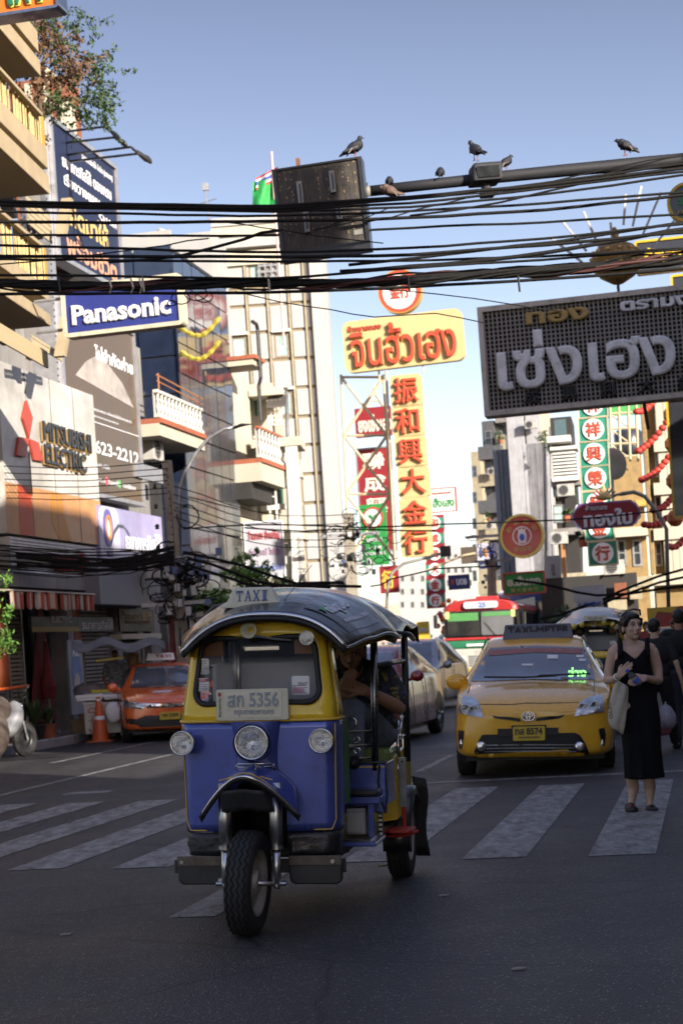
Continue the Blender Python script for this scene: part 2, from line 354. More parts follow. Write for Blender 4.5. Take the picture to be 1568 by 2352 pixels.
# pavement on the right
o = obj('pavement', MB().hexa([tuple(ST(s,t,z)) for z in (-.05,.14) for s,t in ((-40,4.6),(-40,2.0),(44,2.0),(44,4.6))]), pav); tag(o, kind='structure')
# ---------------- tuk-tuk ----------------
BLUE = mat('blue car paint', (.065, .095, .36), .32, metal=.35, var=.10, scale=5, coat=.8, dirt=.4, dirtcol=(.045,.05,.10))
BLUE.node_tree.nodes['Principled BSDF'].inputs['Coat Roughness'].default_value = .12
YEL = mat('yellow car paint', (.80, .55, .03), .3, var=.08, scale=4, coat=.7, dirt=.15, dirtcol=(.25,.15,.02))
CHR = mat('chrome', (.62, .61, .60), .14, metal=1, var=.1, scale=8)
CHRD = mat('worn chrome', (.42, .41, .40), .3, metal=1, var=.3, scale=9, dirt=.4)
BLK = mat('black rubber', (.016, .016, .017), .55, var=.2, scale=9, bump=.15, bscale=60)
TYRE = mat('tyre rubber', (.022, .021, .021), .7, var=.25, scale=12, bump=.2, dirt=.35, dirtcol=(.07,.06,.05))
BLKP = mat('black paint', (.018, .018, .02), .35, var=.2, scale=6, coat=.3, dirt=.3, dirtcol=(.06,.055,.05))
VIN = mat('black vinyl', (.030, .029, .029), .27, var=.2, scale=3, bump=.7, bscale=5, coat=.35, dirt=.3, dirtcol=(.12,.095,.07))
GLS = mat('lamp glass', (.8, .82, .85), .06, var=.02, trans=.85, bump=.6, bscale=70)
REFL = mat('lamp reflector', (.85, .84, .80), .12, metal=1, var=.1, bump=.5, bscale=30)
CREAM = mat('cream plastic', (.58, .56, .42), .4, var=.08, scale=8, dirt=.25, dirtcol=(.3,.26,.15))
STRIPE = mat('yellow pinstripe', (.65, .42, .05), .4, var=.1)
REDL = mat('red pinstripe', (.35, .06, .03), .4)
GREY = mat('grey metal', (.28, .28, .29), .45, metal=.6, var=.2, scale=7, dirt=.4)
STEEL = mat('brushed steel', (.55, .55, .54), .32, metal=1, var=.2, scale=10)
WGL = mat('windscreen glass', (.75, .80, .82), .03, var=.0, trans=1.0, alpha=.34, spec=.6)
INK = mat('blue grey ink', (.10, .13, .26), .5)
WHT = mat('white paper', (.7, .7, .68), .6, var=.06)
DRED = mat('dark red ink', (.35, .04, .04), .5)
MARK = mat('black ink', (.03, .03, .03), .5)
LEAN = rad(2.1)
tuk = thing('tuk_tuk', 'blue and yellow three-wheeled taxi with black canopy driving over the crossing in front', 'tuk-tuk', (-.565, 9.013, 0), rot=(0, LEAN, -rad(9.7))); tuk.scale = (1.022, 1.022, 1.022)
def lampr(parent, x, y, z, r, dep=.08, nm='headlight', lab=None):
    t = obj(nm, MB().lathe([(r*.55, dep), (r*.85, dep*.55), (r*.98, .01), (r, -.004), (r*.93, -.012), (r*.88, 0)], 28, (x, y, z), 'y'), CHR, parent, smooth=True, label=lab)
    obj('reflector', MB().lathe([(.0, .045), (r*.3, .042), (r*.6, .028), (r*.88, .0)], 24, (x, y, z), 'y'), REFL, t, smooth=True)
    obj('bulb', MB().ball((x+r*.1, y+.012, z-r*.25), r*.17, 8), REFL, t, smooth=True)
    obj('lens', MB().lathe([(0, -.018), (r*.4, -.015), (r*.75, -.006), (r*.88, .0)], 24, (x, y, z), 'y'), GLS, t, smooth=True)
    return t
# cab shell
def plan(u, w, y0, rc, yb):   # u in -1..1 -> x, y of the rounded front
    a = abs(u); sg = 1 if u >= 0 else -1
    if a < .55: return sg*(a/.55)*(w-rc), y0 - .03*(1-(a/.55)**2)
    if a < .8: t = (a-.55)/.25*pi/2; return sg*(w-rc+rc*sin(t)), y0+rc*(1-cos(t))
    t = (a-.8)/.2; return sg*w, y0+rc+(yb-y0-rc)*t
us = [i/40-1 for i in range(81)]
def shell(z0, z1, n, wf, yf, rc, yb): return [[(*plan(u, wf(z), yf(z), rc, yb), z) for u in us] for z in [z0+(z1-z0)*i/n for i in range(n+1)]]
wl = lambda z: .428 - .02*(1.09-z) ; yl = lambda z: .25 + .01*(1.09-z)
mb = MB(); rows = shell(.505, 1.095, 14, wl, yl, .085, .44); k = len(rows[0])
mb.v = [p for r in rows for p in r]
def cutwell(z, x): return abs(x) < (.155 if z < .55 else .155*max(0, 1-((z-.55)/.26)**2)**.5 if z < .81 else 0)
for i in range(len(rows)-1):
    for j in range(k-1):
        c = [rows[i][j], rows[i+1][j+1]]; x = (c[0][0]+c[1][0])/2; z = (c[0][2]+c[1][2])/2
        if not cutwell(z, x): mb.f.append((i*k+j, i*k+j+1, (i+1)*k+j+1, (i+1)*k+j))
cab = obj('lower_cab', mb, BLUE, tuk, smooth=True, solid=.012)
mb = MB(); rows = shell(.375, .50, 4, lambda z: .405+.1*(z-.375), lambda z: .262, .085, .44); mb.v = [p for r in rows for p in r]
for i in range(4):
    for j in range(k-1):
        if abs((rows[i][j][0]+rows[i+1][j+1][0])/2) > .155:
            mb.f.append((i*k+j, i*k+j+1, (i+1)*k+j+1, (i+1)*k+j))
dent = obj('skirt_panel', mb, mat('dented black panel', (.045,.045,.05), .38, metal=.5, var=.3, scale=6, bump=1.0, bscale=9, dirt=.4, dirtcol=(.12,.10,.08)), tuk, smooth=True, solid=.01)
for sx in (-1, 1):
    m_ = MB()
    m_.tube([(sx*(.165), .243, .512), (sx*.34, .247, .512), (sx*.385, .268, .512)] , .0035, 6)
    m_.tube([(sx*.385, .268, .512), (sx*.405,.28,.56), (sx*.415, .275, 1.07)], .0032, 6)
    obj('pinstripe', m_, STRIPE, tuk)
obj('cab_trim', MB().tube([(*plan(u, .433, .242, .087, .45), 1.094) for u in us], .009, 6), STRIPE, tuk, smooth=True)
# yellow upper cab with a real windscreen opening
wu = lambda z: .425 - .13*(z-1.1); yu = lambda z: .25+.20*(z-1.1)
rows = shell(1.10, 1.66, 14, wu, yu, .07, .47)
full = MB().grid(rows); bv = BVHTree.FromPolygons([Vector(v) for v in full.v], full.f)
def rr2(x0, x1, x2, x3, z0, z1, r):   # rounded trapezoid x0..x1 bottom, x2..x3 top
    return [(x, z) for x, z in [((x0 + (x2-x0)*(z-z0)/(z1-z0)) + (x-x0)*((x1-x0)+((x3-x2)-(x1-x0))*(z-z0)/(z1-z0))/(x1-x0), z) for x, z in rrect(x0, x1, z0, z1, r, 6)]]
wsi = rr2(-.345, .345, -.305, .305, 1.185, 1.535, .075)
def decal_ring(bvh, outer, inner, off, n=96, dirn='y+', far=-5):
    def res(poly):
        L = [0]
        for i in range(len(poly)): L.append(L[-1]+(Vector(poly[(i+1)%len(poly)])-Vector(poly[i])).length)
        out = []; 
        for q in range(n):
            s = L[-1]*q/n; i = max(j for j in range(len(poly)) if L[j] <= s+1e-9); a = Vector(poly[i]); b = Vector(poly[(i+1)%len(poly)])
            out.append(a.lerp(b, (s-L[i])/max(1e-9, L[i+1]-L[i])))
        return out
    A_, B_ = res(outer), res(inner); rows = []
    for kk in (0, .34, .67, 1):
        row = []
        for a, b in zip(A_, B_):
            p = a.lerp(b, kk); h = bvh.ray_cast(Vector((p[0], far, p[1])), Vector((0, 1, 0))) if dirn == 'y+' else bvh.ray_cast(Vector((-far, p[0], p[1])), Vector((-1, 0, 0)))
            if h[0] is None: h = bvh.find_nearest(Vector((p[0], .3, p[1])))
            row.append(h[0]+Vector((0, -off, 0) if dirn == 'y+' else (off, 0, 0)))
        rows.append(row)
    return MB().grid(rows, cu=True)
yo = rr2(-.40, .40, -.335, .335, 1.10, 1.645, .03)
yo2 = [(x, min(z, 1.50+.135*(1-min(1, abs(x-.05)/.47)**2.3))) for x, z in rr2(-.424, .424, -.353, .353, 1.101, 1.655, .004)]
yo2 = [q for i, q in enumerate(yo2)]
topx = [x for x, z in yo2 if z > 1.45]; n0 = [q for q in yo2 if q[1] <= 1.45]
yo2 = sorted([q for q in n0 if q[0] > 0], key=lambda q: q[1]) + [(.353-.706*i/24, 1.50+.135*(1-min(1, abs(.353-.706*i/24-.05)/.47)**2.3)) for i in range(25)] + sorted([q for q in n0 if q[0] < 0], key=lambda q: -q[1])
mb = decal_ring(bv, yo2, wsi, 0)
mb.grid([r[0:10] for r in rows[:11]]); mb.grid([r[71:] for r in rows[:11]])
ucab = obj('upper_cab', mb, YEL, tuk, smooth=True, solid=.012)
gk = [wsi[i] for i in range(len(wsi))]
pts = []
for x, z in wsi:
    h = bv.ray_cast(Vector((x, -5, z)), Vector((0,1,0))); pts.append(h[0]+Vector((0,-.008,0)))
obj('window_rubber', MB().tube(pts+[pts[0], pts[1]], .016, 8, False), BLK, tuk, smooth=True)
glassm = decal(bv, wsi, .002, .06)
ws = obj('windscreen', glassm, WGL, tuk, smooth=True)
for (x0, x1, z0, z1, tx) in ((-.335, -.265, 1.345, 1.43, ''), (-.33, -.262, 1.255, 1.325, 'LPG'), (.19, .285, 1.225, 1.325, '2567')):
    y_ = bv.ray_cast(Vector(((x0+x1)/2, -5, (z0+z1)/2)), Vector((0,1,0)))[0].y-.006
    sk = obj('sticker', MB().prism(rrect(x0, x1, z0, z1, .01), y_, y_+.001), WHT, ws)
    if tx == 'LPG':
        obj('sticker_band', MB().box(x0, x1, y_-.001, y_, z1-.018, z1-.004), DRED, sk)
    if tx: letter(sk, tx, (x0+x1)/2+.012*(tx=='2567'), (z1-.011) if tx=='LPG' else z1-.042, .03 if tx=='LPG' else .052, .010 if tx=='LPG' else .017, WHT if tx=='LPG' else MARK, y_-.001, .001, .01)
    if tx == '2567': obj('sticker_band', MB().box(x0+.004, x1-.03, y_-.001, y_, z0+.008, z0+.04), mat('pink ink', (.62,.35,.42), .6), sk)
    m_ = MB()
    for q in range(4): m_.box(x0+.008, x1-.012-.006*(q%2), y_-.001, y_-.0002, z0+.012+q*.012+.02*(tx==''), z0+.014+q*.012+.02*(tx==''))
    obj('print_line', m_, MARK, sk)
# interior
obj('dashboard', MB().box(-.36, .36, .34, .50, 1.02, 1.19), BLKP, tuk, bev=.02)
obj('reflection_panel', MB().box(-.33, .33, .60, .72, 1.0, 1.40), mat('windscreen reflection grey', (.5,.5,.52), .7, var=.15, scale=3, bump=.4, bscale=8), tuk, bev=.03)  # grey panel added behind the glass as the windscreen's pale reflection
obj('cab_partition', MB().box(-.40, .30, .80, .83, .40, 1.22), mat('dark interior', (.02,.02,.022), .6), tuk)
obj('driver_seat', MB().box(-.3, .3, .55, .8, .60, .78), BLKP, tuk, bev=.03)
obj('rear_curtain', MB().box(-.60, .30, 2.16, 2.18, .85, 1.70), mat('dark curtain', (.02,.02,.023), .6, bump=.4), tuk)
obj('cab_post', MB().tube([(-.14, .45, 1.1), (-.15, .50, 1.62)], .015, 10), CHRD, tuk, smooth=True)
obj('mirror', MB().box(-.10, .10, .42, .435, 1.46, 1.49), CHR, tuk, bev=.006)
obj('sun_visor', MB().box(-.33, -.2, .37, .40, 1.44, 1.52), mat('brown visor', (.22,.10,.04), .5), tuk)
obj('sun_visor', MB().box(.19, .30, .37, .40, 1.44, 1.52), mat('brown visor', (.22,.10,.04), .5), tuk)
obj('handlebar', MB().tube([(-.24, .44, 1.16), (-.1, .40, 1.19), (.1, .40, 1.19), (.24, .44, 1.16)], .013, 8), CHRD, tuk, smooth=True)
obj('wiper', MB().tube([(.0, .255, 1.545), (.10, .27, 1.525), (.19, .29, 1.515)], .006, 6), GREY, tuk)
# wheel well
obj('wheel_well', MB().box(-.155, -.15, .26, .75, .36, .82).box(.15, .155, .26, .75, .36, .82).box(-.155, .155, .70, .72, .36, .82).box(-.155, .155, .28, .72, .80, .81), mat('wheel well', (.012,.012,.012), .8), tuk)
# nose bulge holding the middle lamp
def section(z):
    t = (z-.80)/.29; w = .095+.045*t**1.5 + (.03*(1-t)**2); return w
rows = []
for i in range(15):
    z = .80+.292*i/14; w_ = section(z); row = []
    for j in range(17):
        a = pi*j/16; row.append((-w_*cos(a)*1.0, .262-.105*(sin(a)**.6)*(.85+.15*i/14), z))
    rows.append(row)
obj('nose_cone', MB().grid(rows).grid([[(.0, .26, 1.092)]*17, rows[-1]]), BLUE, tuk, smooth=True)
lampr(tuk, .0, .105, .985, .092, .10, 'headlight', 'large middle headlight')
obj('headlight_collar', MB().lathe([(.086, .09), (.104, .05), (.107, .012), (.1, .0)], 28, (0, .11, .985), 'y'), BLUE, tuk, smooth=True)
for sx in (-1, 1):
    l_ = lampr(tuk, sx*.374-.016, .165, .985, .066, .11, 'headlight', 'round side headlight on %s wing' % ('left' if sx < 0 else 'right'))
    obj('lamp_body', MB().lathe([(.0, .13), (.04, .125), (.058, .08), (.063, .015)], 24, (sx*.374-.016, .172, .985), 'y'), CHR if sx < 0 else BLKP, l_, smooth=True)
    obj('lamp_bracket', MB().tube([(sx*.374-.016, .24, .985), (sx*.37, .30, .985)], .025, 10), BLUE, l_)
m_ = MB()
for z in (.872, .855, .838): m_.tube([(-.10, .17, z), (-.085, .148, z), (0, .140, z), (.085, .148, z), (.10, .17, z)], .0045, 6)
m_.tube([(-.1,.172,.872),(-.1,.172,.838)], .005, 6); m_.tube([(.1,.172,.872),(.1,.172,.838)], .005, 6); m_.tube([(0,.138,.876),(0,.138,.834)], .004, 6)
obj('grille', m_, CHR, tuk, smooth=True)
# front mudguard: a saddle over the wheel flaring out at both sides
def mudrow(i, n=12):
    v = i/n; row = []
    for j in range(25):
        u = j/12-1; a = abs(u)
        x = u*(.20+.065*v**.8*a); z = .872-.045*v*(1-a*.3) - .235*a**1.9*(.55+.45*v); y = .20-.32*v*(1-.40*a**2) 
        row.append((x, y, z))
    return row
rows = [mudrow(i) for i in range(13)]
mud = obj('mudguard', MB().grid(rows), BLUE, tuk, smooth=True, solid=.008)
obj('mudguard_edge', MB().tube(rows[-1], .0085, 6), CHR, mud, smooth=True); obj('mudguard_lip', MB().grid([rows[-1], [(p[0]*.97, p[1]+.010, p[2]-.026) for p in rows[-1]]]), BLKP, mud, smooth=True, solid=.006)
obj('pinstripe', MB().tube([(p[0]*.96, p[1]+.004, p[2]+.011) for p in rows[-2]], .003, 5), STRIPE, mud)
for sx in (-1, 1):
    obj('pinstripe', MB().tube([(sx*.14, -.06, .803), (sx*.06, -.03, .822), (sx*.03, .02, .843), (sx*.028, .08, .862)], .003, 5), STRIPE, mud)
rows2 = [[(-.135+.24*j/10*(1+.03*i), -.085+.008*i+.010*cos(j*1.2), .760-.022*i-.010*abs(j-5)/5-(.008*(j%2) if i == 5 else 0)) for j in range(11)] for i in range(6)]
obj('mud_flap', MB().grid(rows2), BLK, mud, smooth=True, solid=.007)
# front wheel, steered a little
fw = thing('front_wheel', None, None, (-.015, 0, .268)); fw.parent = tuk; fw.rotation_euler = (0, rad(3.0), rad(-2))
def wheel(parent, R, W, hub=.6, tread=True, rimm=None, nm='tyre'):
    pr = [(R*hub, -W*.42), (R*.8, -W*.5), (R*.95, -W*.46), (R, -W*.36), (R*1.006, -W*.12), (R*1.006, W*.12), (R, W*.36), (R*.95, W*.46), (R*.8, W*.5), (R*hub, W*.42)]
    t = obj(nm, MB().lathe(pr, 48, (0,0,0), 'x'), TYRE, parent, auto=50)
    if tread:
        g = MB()
        for x in (-.33, -.11, .11, .33):
            for k in range(64):
                a0 = 2*pi*k/64; a1 = 2*pi*(k+1)/64; o_ = .05*W*(1 if k%2 else -1)
                p = [(x*W+o_, a0), (x*W-o_, a1)]
                for dx in (0,):
                    q = [Vector((p[0][0]-.005, R*1.008*cos(a0), R*1.008*sin(a0))), Vector((p[0][0]+.005, R*1.008*cos(a0), R*1.008*sin(a0))), Vector((p[1][0]+.005, R*1.008*cos(a1), R*1.008*sin(a1))), Vector((p[1][0]-.005, R*1.008*cos(a1), R*1.008*sin(a1)))]
                    g.quad(*[v*1.0 for v in q])
        obj('tread', g, mat('tread groove', (.004,.004,.004), .9), parent)
    rm = rimm or mat('painted rim', (.42,.40,.36), .45, metal=.3, var=.2, scale=9, dirt=.5)
    for sx in (-1, 1):
        pass
    obj('rim', MB().lathe([(0, -W*.15), (R*.2, -W*.15), (R*.25, -W*.28), (R*.5, -W*.2), (R*.58, -W*.4), (R*.63, -W*.44), (R*.63, W*.44), (R*.58, W*.4), (R*.5, W*.2), (R*.25, W*.28), (R*.2, W*.42), (0, W*.42)], 32, (0,0,0), 'x'), rm, parent, auto=40)
    return t
wheel(fw, .27, .135)
obj('axle', MB().tube([(-.16, 0, 0), (.17, 0, 0)], .014, 10), CHRD, fw, smooth=True)
for sx in (-1, 1):
    f_ = obj('fork_leg', MB().tube([(sx*.135, .035, .78), (sx*.135, .018, .44)], .034, 16).tube([(sx*.135, .018, .45), (sx*.135, .0, .265)], .022, 14).tube([(sx*.135, 0, .27), (sx*.135, -.002, .235)], .018, 10), STEEL, tuk, smooth=True)
    obj('fork_ring', MB().lathe([(.033,-.01),(.036,-.008),(.036,.008),(.033,.01)], 16, (sx*.135, .018, .447)), CHRD, f_)
    obj('fork_bolt', MB().tube([(sx*.10, 0, .262), (sx*.185, 0, .262)], .013, 8), CHRD, f_)
    a_, b_ = sorted((sx*.17, sx*(.44+.01*sx)))
    bp = obj('bumper', MB().prism(rrect(a_, b_, .235, .375, .035), .15, .20), BLKP, tuk, bev=.008)
    obj('bumper_plate', MB().box(a_, b_, .144, .15, .335, .387), mat('worn brown metal', (.10,.085,.07), .45, metal=.5, var=.4, scale=14, dirt=.5), bp, bev=.004)
    obj('bolt', MB().cyl((sx*.405, .133, .357), .011, .012, 10, 'y'), CHRD, bp)
obj('bumper_beam', MB().box(-.46, .46, .20, .24, .29, .36), BLKP, tuk)
# licence plate
pl = obj('licence_plate', MB().prism(rrect(-.205, .185, 1.098, 1.264, .012), .185, .205), CREAM, tuk, bev=.003, label='cream licence plate reading the tuk-tuk number')
pm = mat('plate white', (.66,.62,.48), .45, var=.08, scale=9, dirt=.35, dirtcol=(.35,.28,.15))
obj('plate_face', MB().prism(rrect(-.160, .150, 1.115, 1.252, .008), .182, .185), pm, pl)
pk = mat('plate letter grey', (.24,.28,.31), .45, metal=.3, var=.2)
letter(pl, 'สก 5356', -.003, 1.208, .275, .078, pk, .181, .004, .022)
letter(pl, 'กรุงเทพมหานคร', .0, 1.137, .215, .034, pk, .181, .003, .012)
letter(pl, 'The Little Dog', -.184, 1.17, .10, .016, MARK, .184, .002, .01, rot=(0, rad(90), 0))
obj('plate_picture', MB().prism(ellipse(-.184, 1.238, .009, .012, 10), .182, .185), DRED, pl)
obj('plate_bracket', MB().box(-.10, .10, .205, .235, 1.12, 1.24), BLKP, pl)
# spot lamp, horn
lampr(tuk, .285, .235, 1.525, .040, .05, 'spot_lamp')
obj('horn_speaker', MB().lathe([(.012, .09), (.02, .05), (.045, .0), (.04, .0), (.015, .05)], 16, (-.03, .24, 1.575), 'y'), CREAM, tuk, smooth=True)
# canopy
def can(y, u, top=True):
    t = min(1, max(0, y/2.2)); w_ = .442+.180*min(1, max(0, (y-.2)/.85))**.8; cr = 1.655+.17*sin(min(1, max(0, y-.12)/1.2)*pi/2) - .06*max(0, (y-1.5)/.7)**2; ed = 1.500+.085*min(1, max(0, y/1.6))
    z = ed+(cr-ed)*(1-abs(u)**2.3)
    x = u*w_ + .075*(1-t)**2
    fold = .016*sin(y*9+u*6)*abs(u)**1.5*max(0, min(1, (y-.9)/.4)) + .012*mnoise.noise((x*3, y*4, 1.3))
    sag = -.035*abs(u)**5*(.5+.5*sin(y*5.3+1.0*(u > 0)))
    return (x, y, z+fold+sag)
rows = [[can(.17+2.08*i/44, j/20-1) for j in range(41)] for i in range(45)]
cn = obj('canopy', MB().grid(rows), VIN, tuk, smooth=True, solid=.012)
obj('canopy_drop', MB().grid([rows[-1], [(p[0]*1.0, p[1]+.04, p[2]-.10) for p in rows[-1]]]), VIN, cn, smooth=True, solid=.01)
obj('canopy_rim', MB().tube([(p[0], p[1]-.006, p[2]-.004) for p in rows[0]], .011, 8), CHR, cn, smooth=True)
obj('canopy_rim', MB().tube([(p[0]*.99, p[1]-.002, p[2]-.026) for p in rows[0]], .013, 8), BLK, cn, smooth=True)
for s_ in (0, -1): obj('canopy_rim', MB().tube([(r[s_][0], r[s_][1], r[s_][2]-.005) for r in rows[:26]], .011, 8), CHR, cn, smooth=True)
obj('canopy_headliner', MB().grid([[(p[0]*.95, p[1]+.02, p[2]-.045) for p in r[::4]] for r in rows[::4]]), mat('yellow lining', (.30,.20,.04), .7), cn, smooth=True)
ob_ = obj('canopy_frame', MB().tube([(.60, 1.0, 1.53), (.40, 1.0, 1.72), (0, 1.0, 1.775), (-.40, 1.0, 1.72), (-.60, 1.0, 1.53)], .014, 8).tube([(.57, 2.0, 1.55), (.66, 1.72, 1.50), (.66, 1.55, 1.53), (.62, 1.3, 1.54)], .014, 8), BLKP, tuk, smooth=True)
# advertising patch sewn on the canopy's right shoulder
def onc(y, u, dz=.012): p = can(y, u); return (p[0], p[1], p[2]+dz)
obj('canopy_patch', MB().grid([[onc(.32+.60*i/8, .42+.50*j/8) for j in range(9)] for i in range(9)]), mat('printed black vinyl', (.03,.03,.032), .2, coat=.5, bump=.2, bscale=8), cn, smooth=True)
def wrap_text(body, y0, y1, u0, u1, m, parent, bold=.02):
    me = text_mesh(body, 1, 1, m, .004, bold)
    for v in me.vertices:
        a, b = v.co.x+.5, v.co.z+.5; e = v.co.y
        p = onc(y1+(y0-y1)*b*0+ (y0-y1)*0 + (y1-y0)*a*-1*0, 0) if False else onc(y0+(y1-y0)*a, u1+(u0-u1)*b, .016-e)
        v.co = p
    me.update(); return put('lettering', me, parent)
WP = mat('white print', (.6,.62,.66), .4); GP = mat('green print', (.05,.30,.08), .4)
wrap_text('nique', .42, .80, .55, .74, WP, cn, .03)
wrap_text('MAHANAKORN', .42, .86, .80, .84, WP, cn, .0)
obj('canopy_print', MB().grid([[onc(.37+.07*i/3, .56+.10*j/4*(1-.2*i), .018) for j in range(5)] for i in range(4)]), GP, cn)
# taxi sign on the roof
sg = MB(); pr = []
for z, hw, hy in ((1.700,.176,.05),(1.712,.176,.05),(1.725,.150,.046),(1.75,.132,.042),(1.785,.118,.036),(1.803,.104,.03),(1.808,.09,.02)):
    pr.append([(x, .46+y, z) for x, y in rrect(-hw, hw, -hy, hy, .018, 4)])
sg.grid(pr, cu=True); sg.add(pr[-1], [tuple(range(len(pr[-1])))]); sg.add(pr[0], [tuple(range(len(pr[0])))])
ts = obj('taxi_sign', sg, CREAM, tuk, auto=35, label='cream roof sign with blue lettering'); ts.location.x = -.045
SERIF = INK
def serif_word(parent, word, cx, cz, h, w, y, m):
    # slab-serif capitals built from bars
    L_ = {'T': [(0,1,.8,1),(.4,.6,0,1),(.25,.75,0,.08),(0,.1,.62,1),(.9,1,.62,1)],
          'I': [(.25,.75,0,1),(.05,.95,0,.1),(.05,.95,.9,1)],
          'A': None, 'X': None}
    n = len(word); cw = w/n; k = cw*.82; mb = MB()
    def bar(x0, z0, x1, z1, t):
        d = Vector((x1-x0, z1-z0)); nn = Vector((-d.y, d.x)).normalized()*t/2
        mb.prism([(x0-nn.x, z0-nn.y), (x1-nn.x, z1-nn.y), (x1+nn.x, z1+nn.y), (x0+nn.x, z0+nn.y)], y, y+.004)
    for i, c in enumerate(word):
        x = cx-w/2+i*cw+(cw-k)/2; z = cz-h/2; X = lambda a: x+a*k; Zz = lambda b: z+b*h
        if c in 'TI':
            for a, b, c0, d0 in L_[c]: mb.box(X(a), X(b), y, y+.004, Zz(c0), Zz(d0))
        if c == 'A':
            bar(X(.14), Zz(0), X(.5), Zz(1), k*.14); bar(X(.86), Zz(0), X(.5), Zz(1), k*.24); bar(X(.25), Zz(.35), X(.75), Zz(.35), h*.09); bar(X(0), Zz(.04), X(.32), Zz(.04), h*.08); bar(X(.66), Zz(.04), X(1), Zz(.04), h*.08)
        if c == 'X':
            bar(X(.12), Zz(0), X(.88), Zz(1), k*.14); bar(X(.88), Zz(0), X(.12), Zz(1), k*.26)
            for a in (0, .62):
                for b in (.04, .96): bar(X(a), Zz(b), X(a+.38), Zz(b), h*.08)
    return obj('lettering', mb, m, parent)
tw = serif_word(ts, 'TAXI', .0, 1.762, .058, .185, 0, SERIF); tw.location = (0, .283, 0); tw.rotation_euler = (0,0,0)
for v in tw.data.vertices: v.co.y += (v.co.z-1.73)*.17 + .004
tw.location = (0, .4075, 0)
obj('sign_bracket', MB().box(-.15, .15, .44, .48, 1.676, 1.690).box(-.03, .03, .44, .48, 1.66, 1.70).box(-.11, -.10, .44, .46, 1.67, 1.70).box(.10, .11, .44, .46, 1.67, 1.70), BLKP, ts)
obj('aerial', MB().tube([(-.425, .30, 1.50), (-.425, .30, 1.60)], .010, 8).tube([(-.425, .30, 1.6), (-.432, .29, 2.0), (-.446, .28, 2.33)], .0022, 5), BLKP, tuk)
obj('aerial', MB().tube([(.10, .45, 1.70), (.28, .47, 1.92)], .0018, 5), BLKP, tuk)
# posts, rails, passenger part
def tb(nm, p, r, m=CHRD, n=10, **k):
    p = [(q[0]*.955, q[1], q[2]) for q in p]; return obj(nm, MB().tube(p, r, n), m, tuk, smooth=True, **k)
for sx in (-1, 1):
    tb('canopy_post', [(sx*.55, 1.0, 1.54), (sx*.535, 1.0, .76)], .021, mat('dark chrome', (.20,.20,.21), .25, metal=1, var=.2), 14)
    tb('canopy_post', [(sx*.60, 1.95, 1.58), (sx*.60, 1.93, .74)], .022, BLKP, 12)
    tb('side_rail', [(sx*.56, 1.02, 1.355), (sx*.60, 1.94, 1.37)], .016, BLKP)
    tb('seat_rail', [(sx*.52, 1.72, 1.02), (sx*.585, 1.66, 1.0), (sx*.595, 1.55, .9), (sx*.60, 1.55, .78), (sx*.60, 1.80, .76)], .012, CHR)
    tb('seat_rail', [(sx*.585, 1.88, 1.02), (sx*.60, 1.74, 1.03), (sx*.605, 1.60, .95), (sx*.605, 1.62, .85)], .010, CHR)
    tb('seat_rail', [(sx*.60, 1.9, .92), (sx*.605, 1.60, .90)], .009, CHR)
for z in (.985, .905, .83):
    tb('partition_rail', [(-.52, 1.0, z), (.53, 1.0, z)], .0065, CHR, 8)
def scroll(cx, cz, r, sgn=1, fl=1):
    return [(cx+fl*r*cos(a)*(1-.12*a/pi), 1.0, cz+sgn*r*sin(a)*(1-.12*a/pi)) for a in [i*pi/10-pi*.2 for i in range(14)]]
for x0 in (.40, -.40):
    tb('rail_scroll', [(x0-.12, 1.0, 1.01), (x0-.04, 1.0, .99)]+scroll(x0, 1.035, .03)[::1], .006, CHR, 8)
    tb('rail_scroll', [(x0-.10, 1.0, .98), (x0, 1.0, .915)]+scroll(x0+.03, .935, .018), .005, CHR, 8)
    tb('rail_scroll', [(x0-.10, 1.0, .84), (x0, 1.0, .895)]+scroll(x0+.03, .875, .018, -1), .005, CHR, 8)
pp = obj('partition_panel', MB().box(-.55, .575, .985, 1.015, .52, .80), BLUE, tuk, bev=.008)
obj('panel_cap', MB().box(-.555, .58, .975, 1.02, .80, .815), BLKP, pp, bev=.003)
obj('pinstripe', MB().box(-.545, .57, .982, .985, .778, .785), STRIPE, pp)
obj('side_panel', MB().box(.563, .575, 1.02, 1.35, .56, .80), BLUE, tuk, bev=.004)
obj('side_panel', MB().box(-.575, -.563, 1.02, 1.35, .56, .80), BLUE, tuk, bev=.004)
st_ = obj('door_strap', MB().hexa([(.575,1.50,.50),(.62,1.50,.50),(.62,1.51,.50),(.575,1.51,.50),(.58,1.46,.80),(.625,1.46,.80),(.625,1.47,.80),(.58,1.47,.80)]), STEEL, tuk, bev=.002)
obj('bolt', MB().cyl((.605, 1.455, .775), .008, .008, 8, 'y'), BLKP, st_)
fl = obj('floor', MB().box(-.52, .52, .70, 2.25, .37, .40), BLKP, tuk)
obj('footboard', MB().box(.36, .56, .62, 1.0, .372, .392), BLUE, tuk, bev=.004)
obj('under_seat_shelf', MB().box(.30, .56, .84, 1.0, .585, .625), BLUE, tuk, bev=.005)
obj('cushion', MB().box(.28, .55, .82, .98, .63, .665), BLKP, tuk, bev=.012)
bt = obj('battery_box', MB().box(.36, .47, .86, .97, .41, .56), GREY, tuk, bev=.006)
obj('battery_lid', MB().box(.365, .465, .852, .86, .425, .535), mat('pale grey metal', (.36,.37,.37), .5, metal=.3), bt, bev=.003)
obj('frame_strut', MB().box(.48, .515, .88, .92, .38, .60), BLUE, tuk, bev=.004)
obj('green_panel', MB().box(.418, .424, .46, .64, .62, 1.07), mat('green vinyl', (.05,.16,.04), .4), tuk)
obj('side_cap', MB().box(.40, .425, .445, .49, 1.0, 1.09), CHRD, tuk, bev=.008)
m_ = MB()
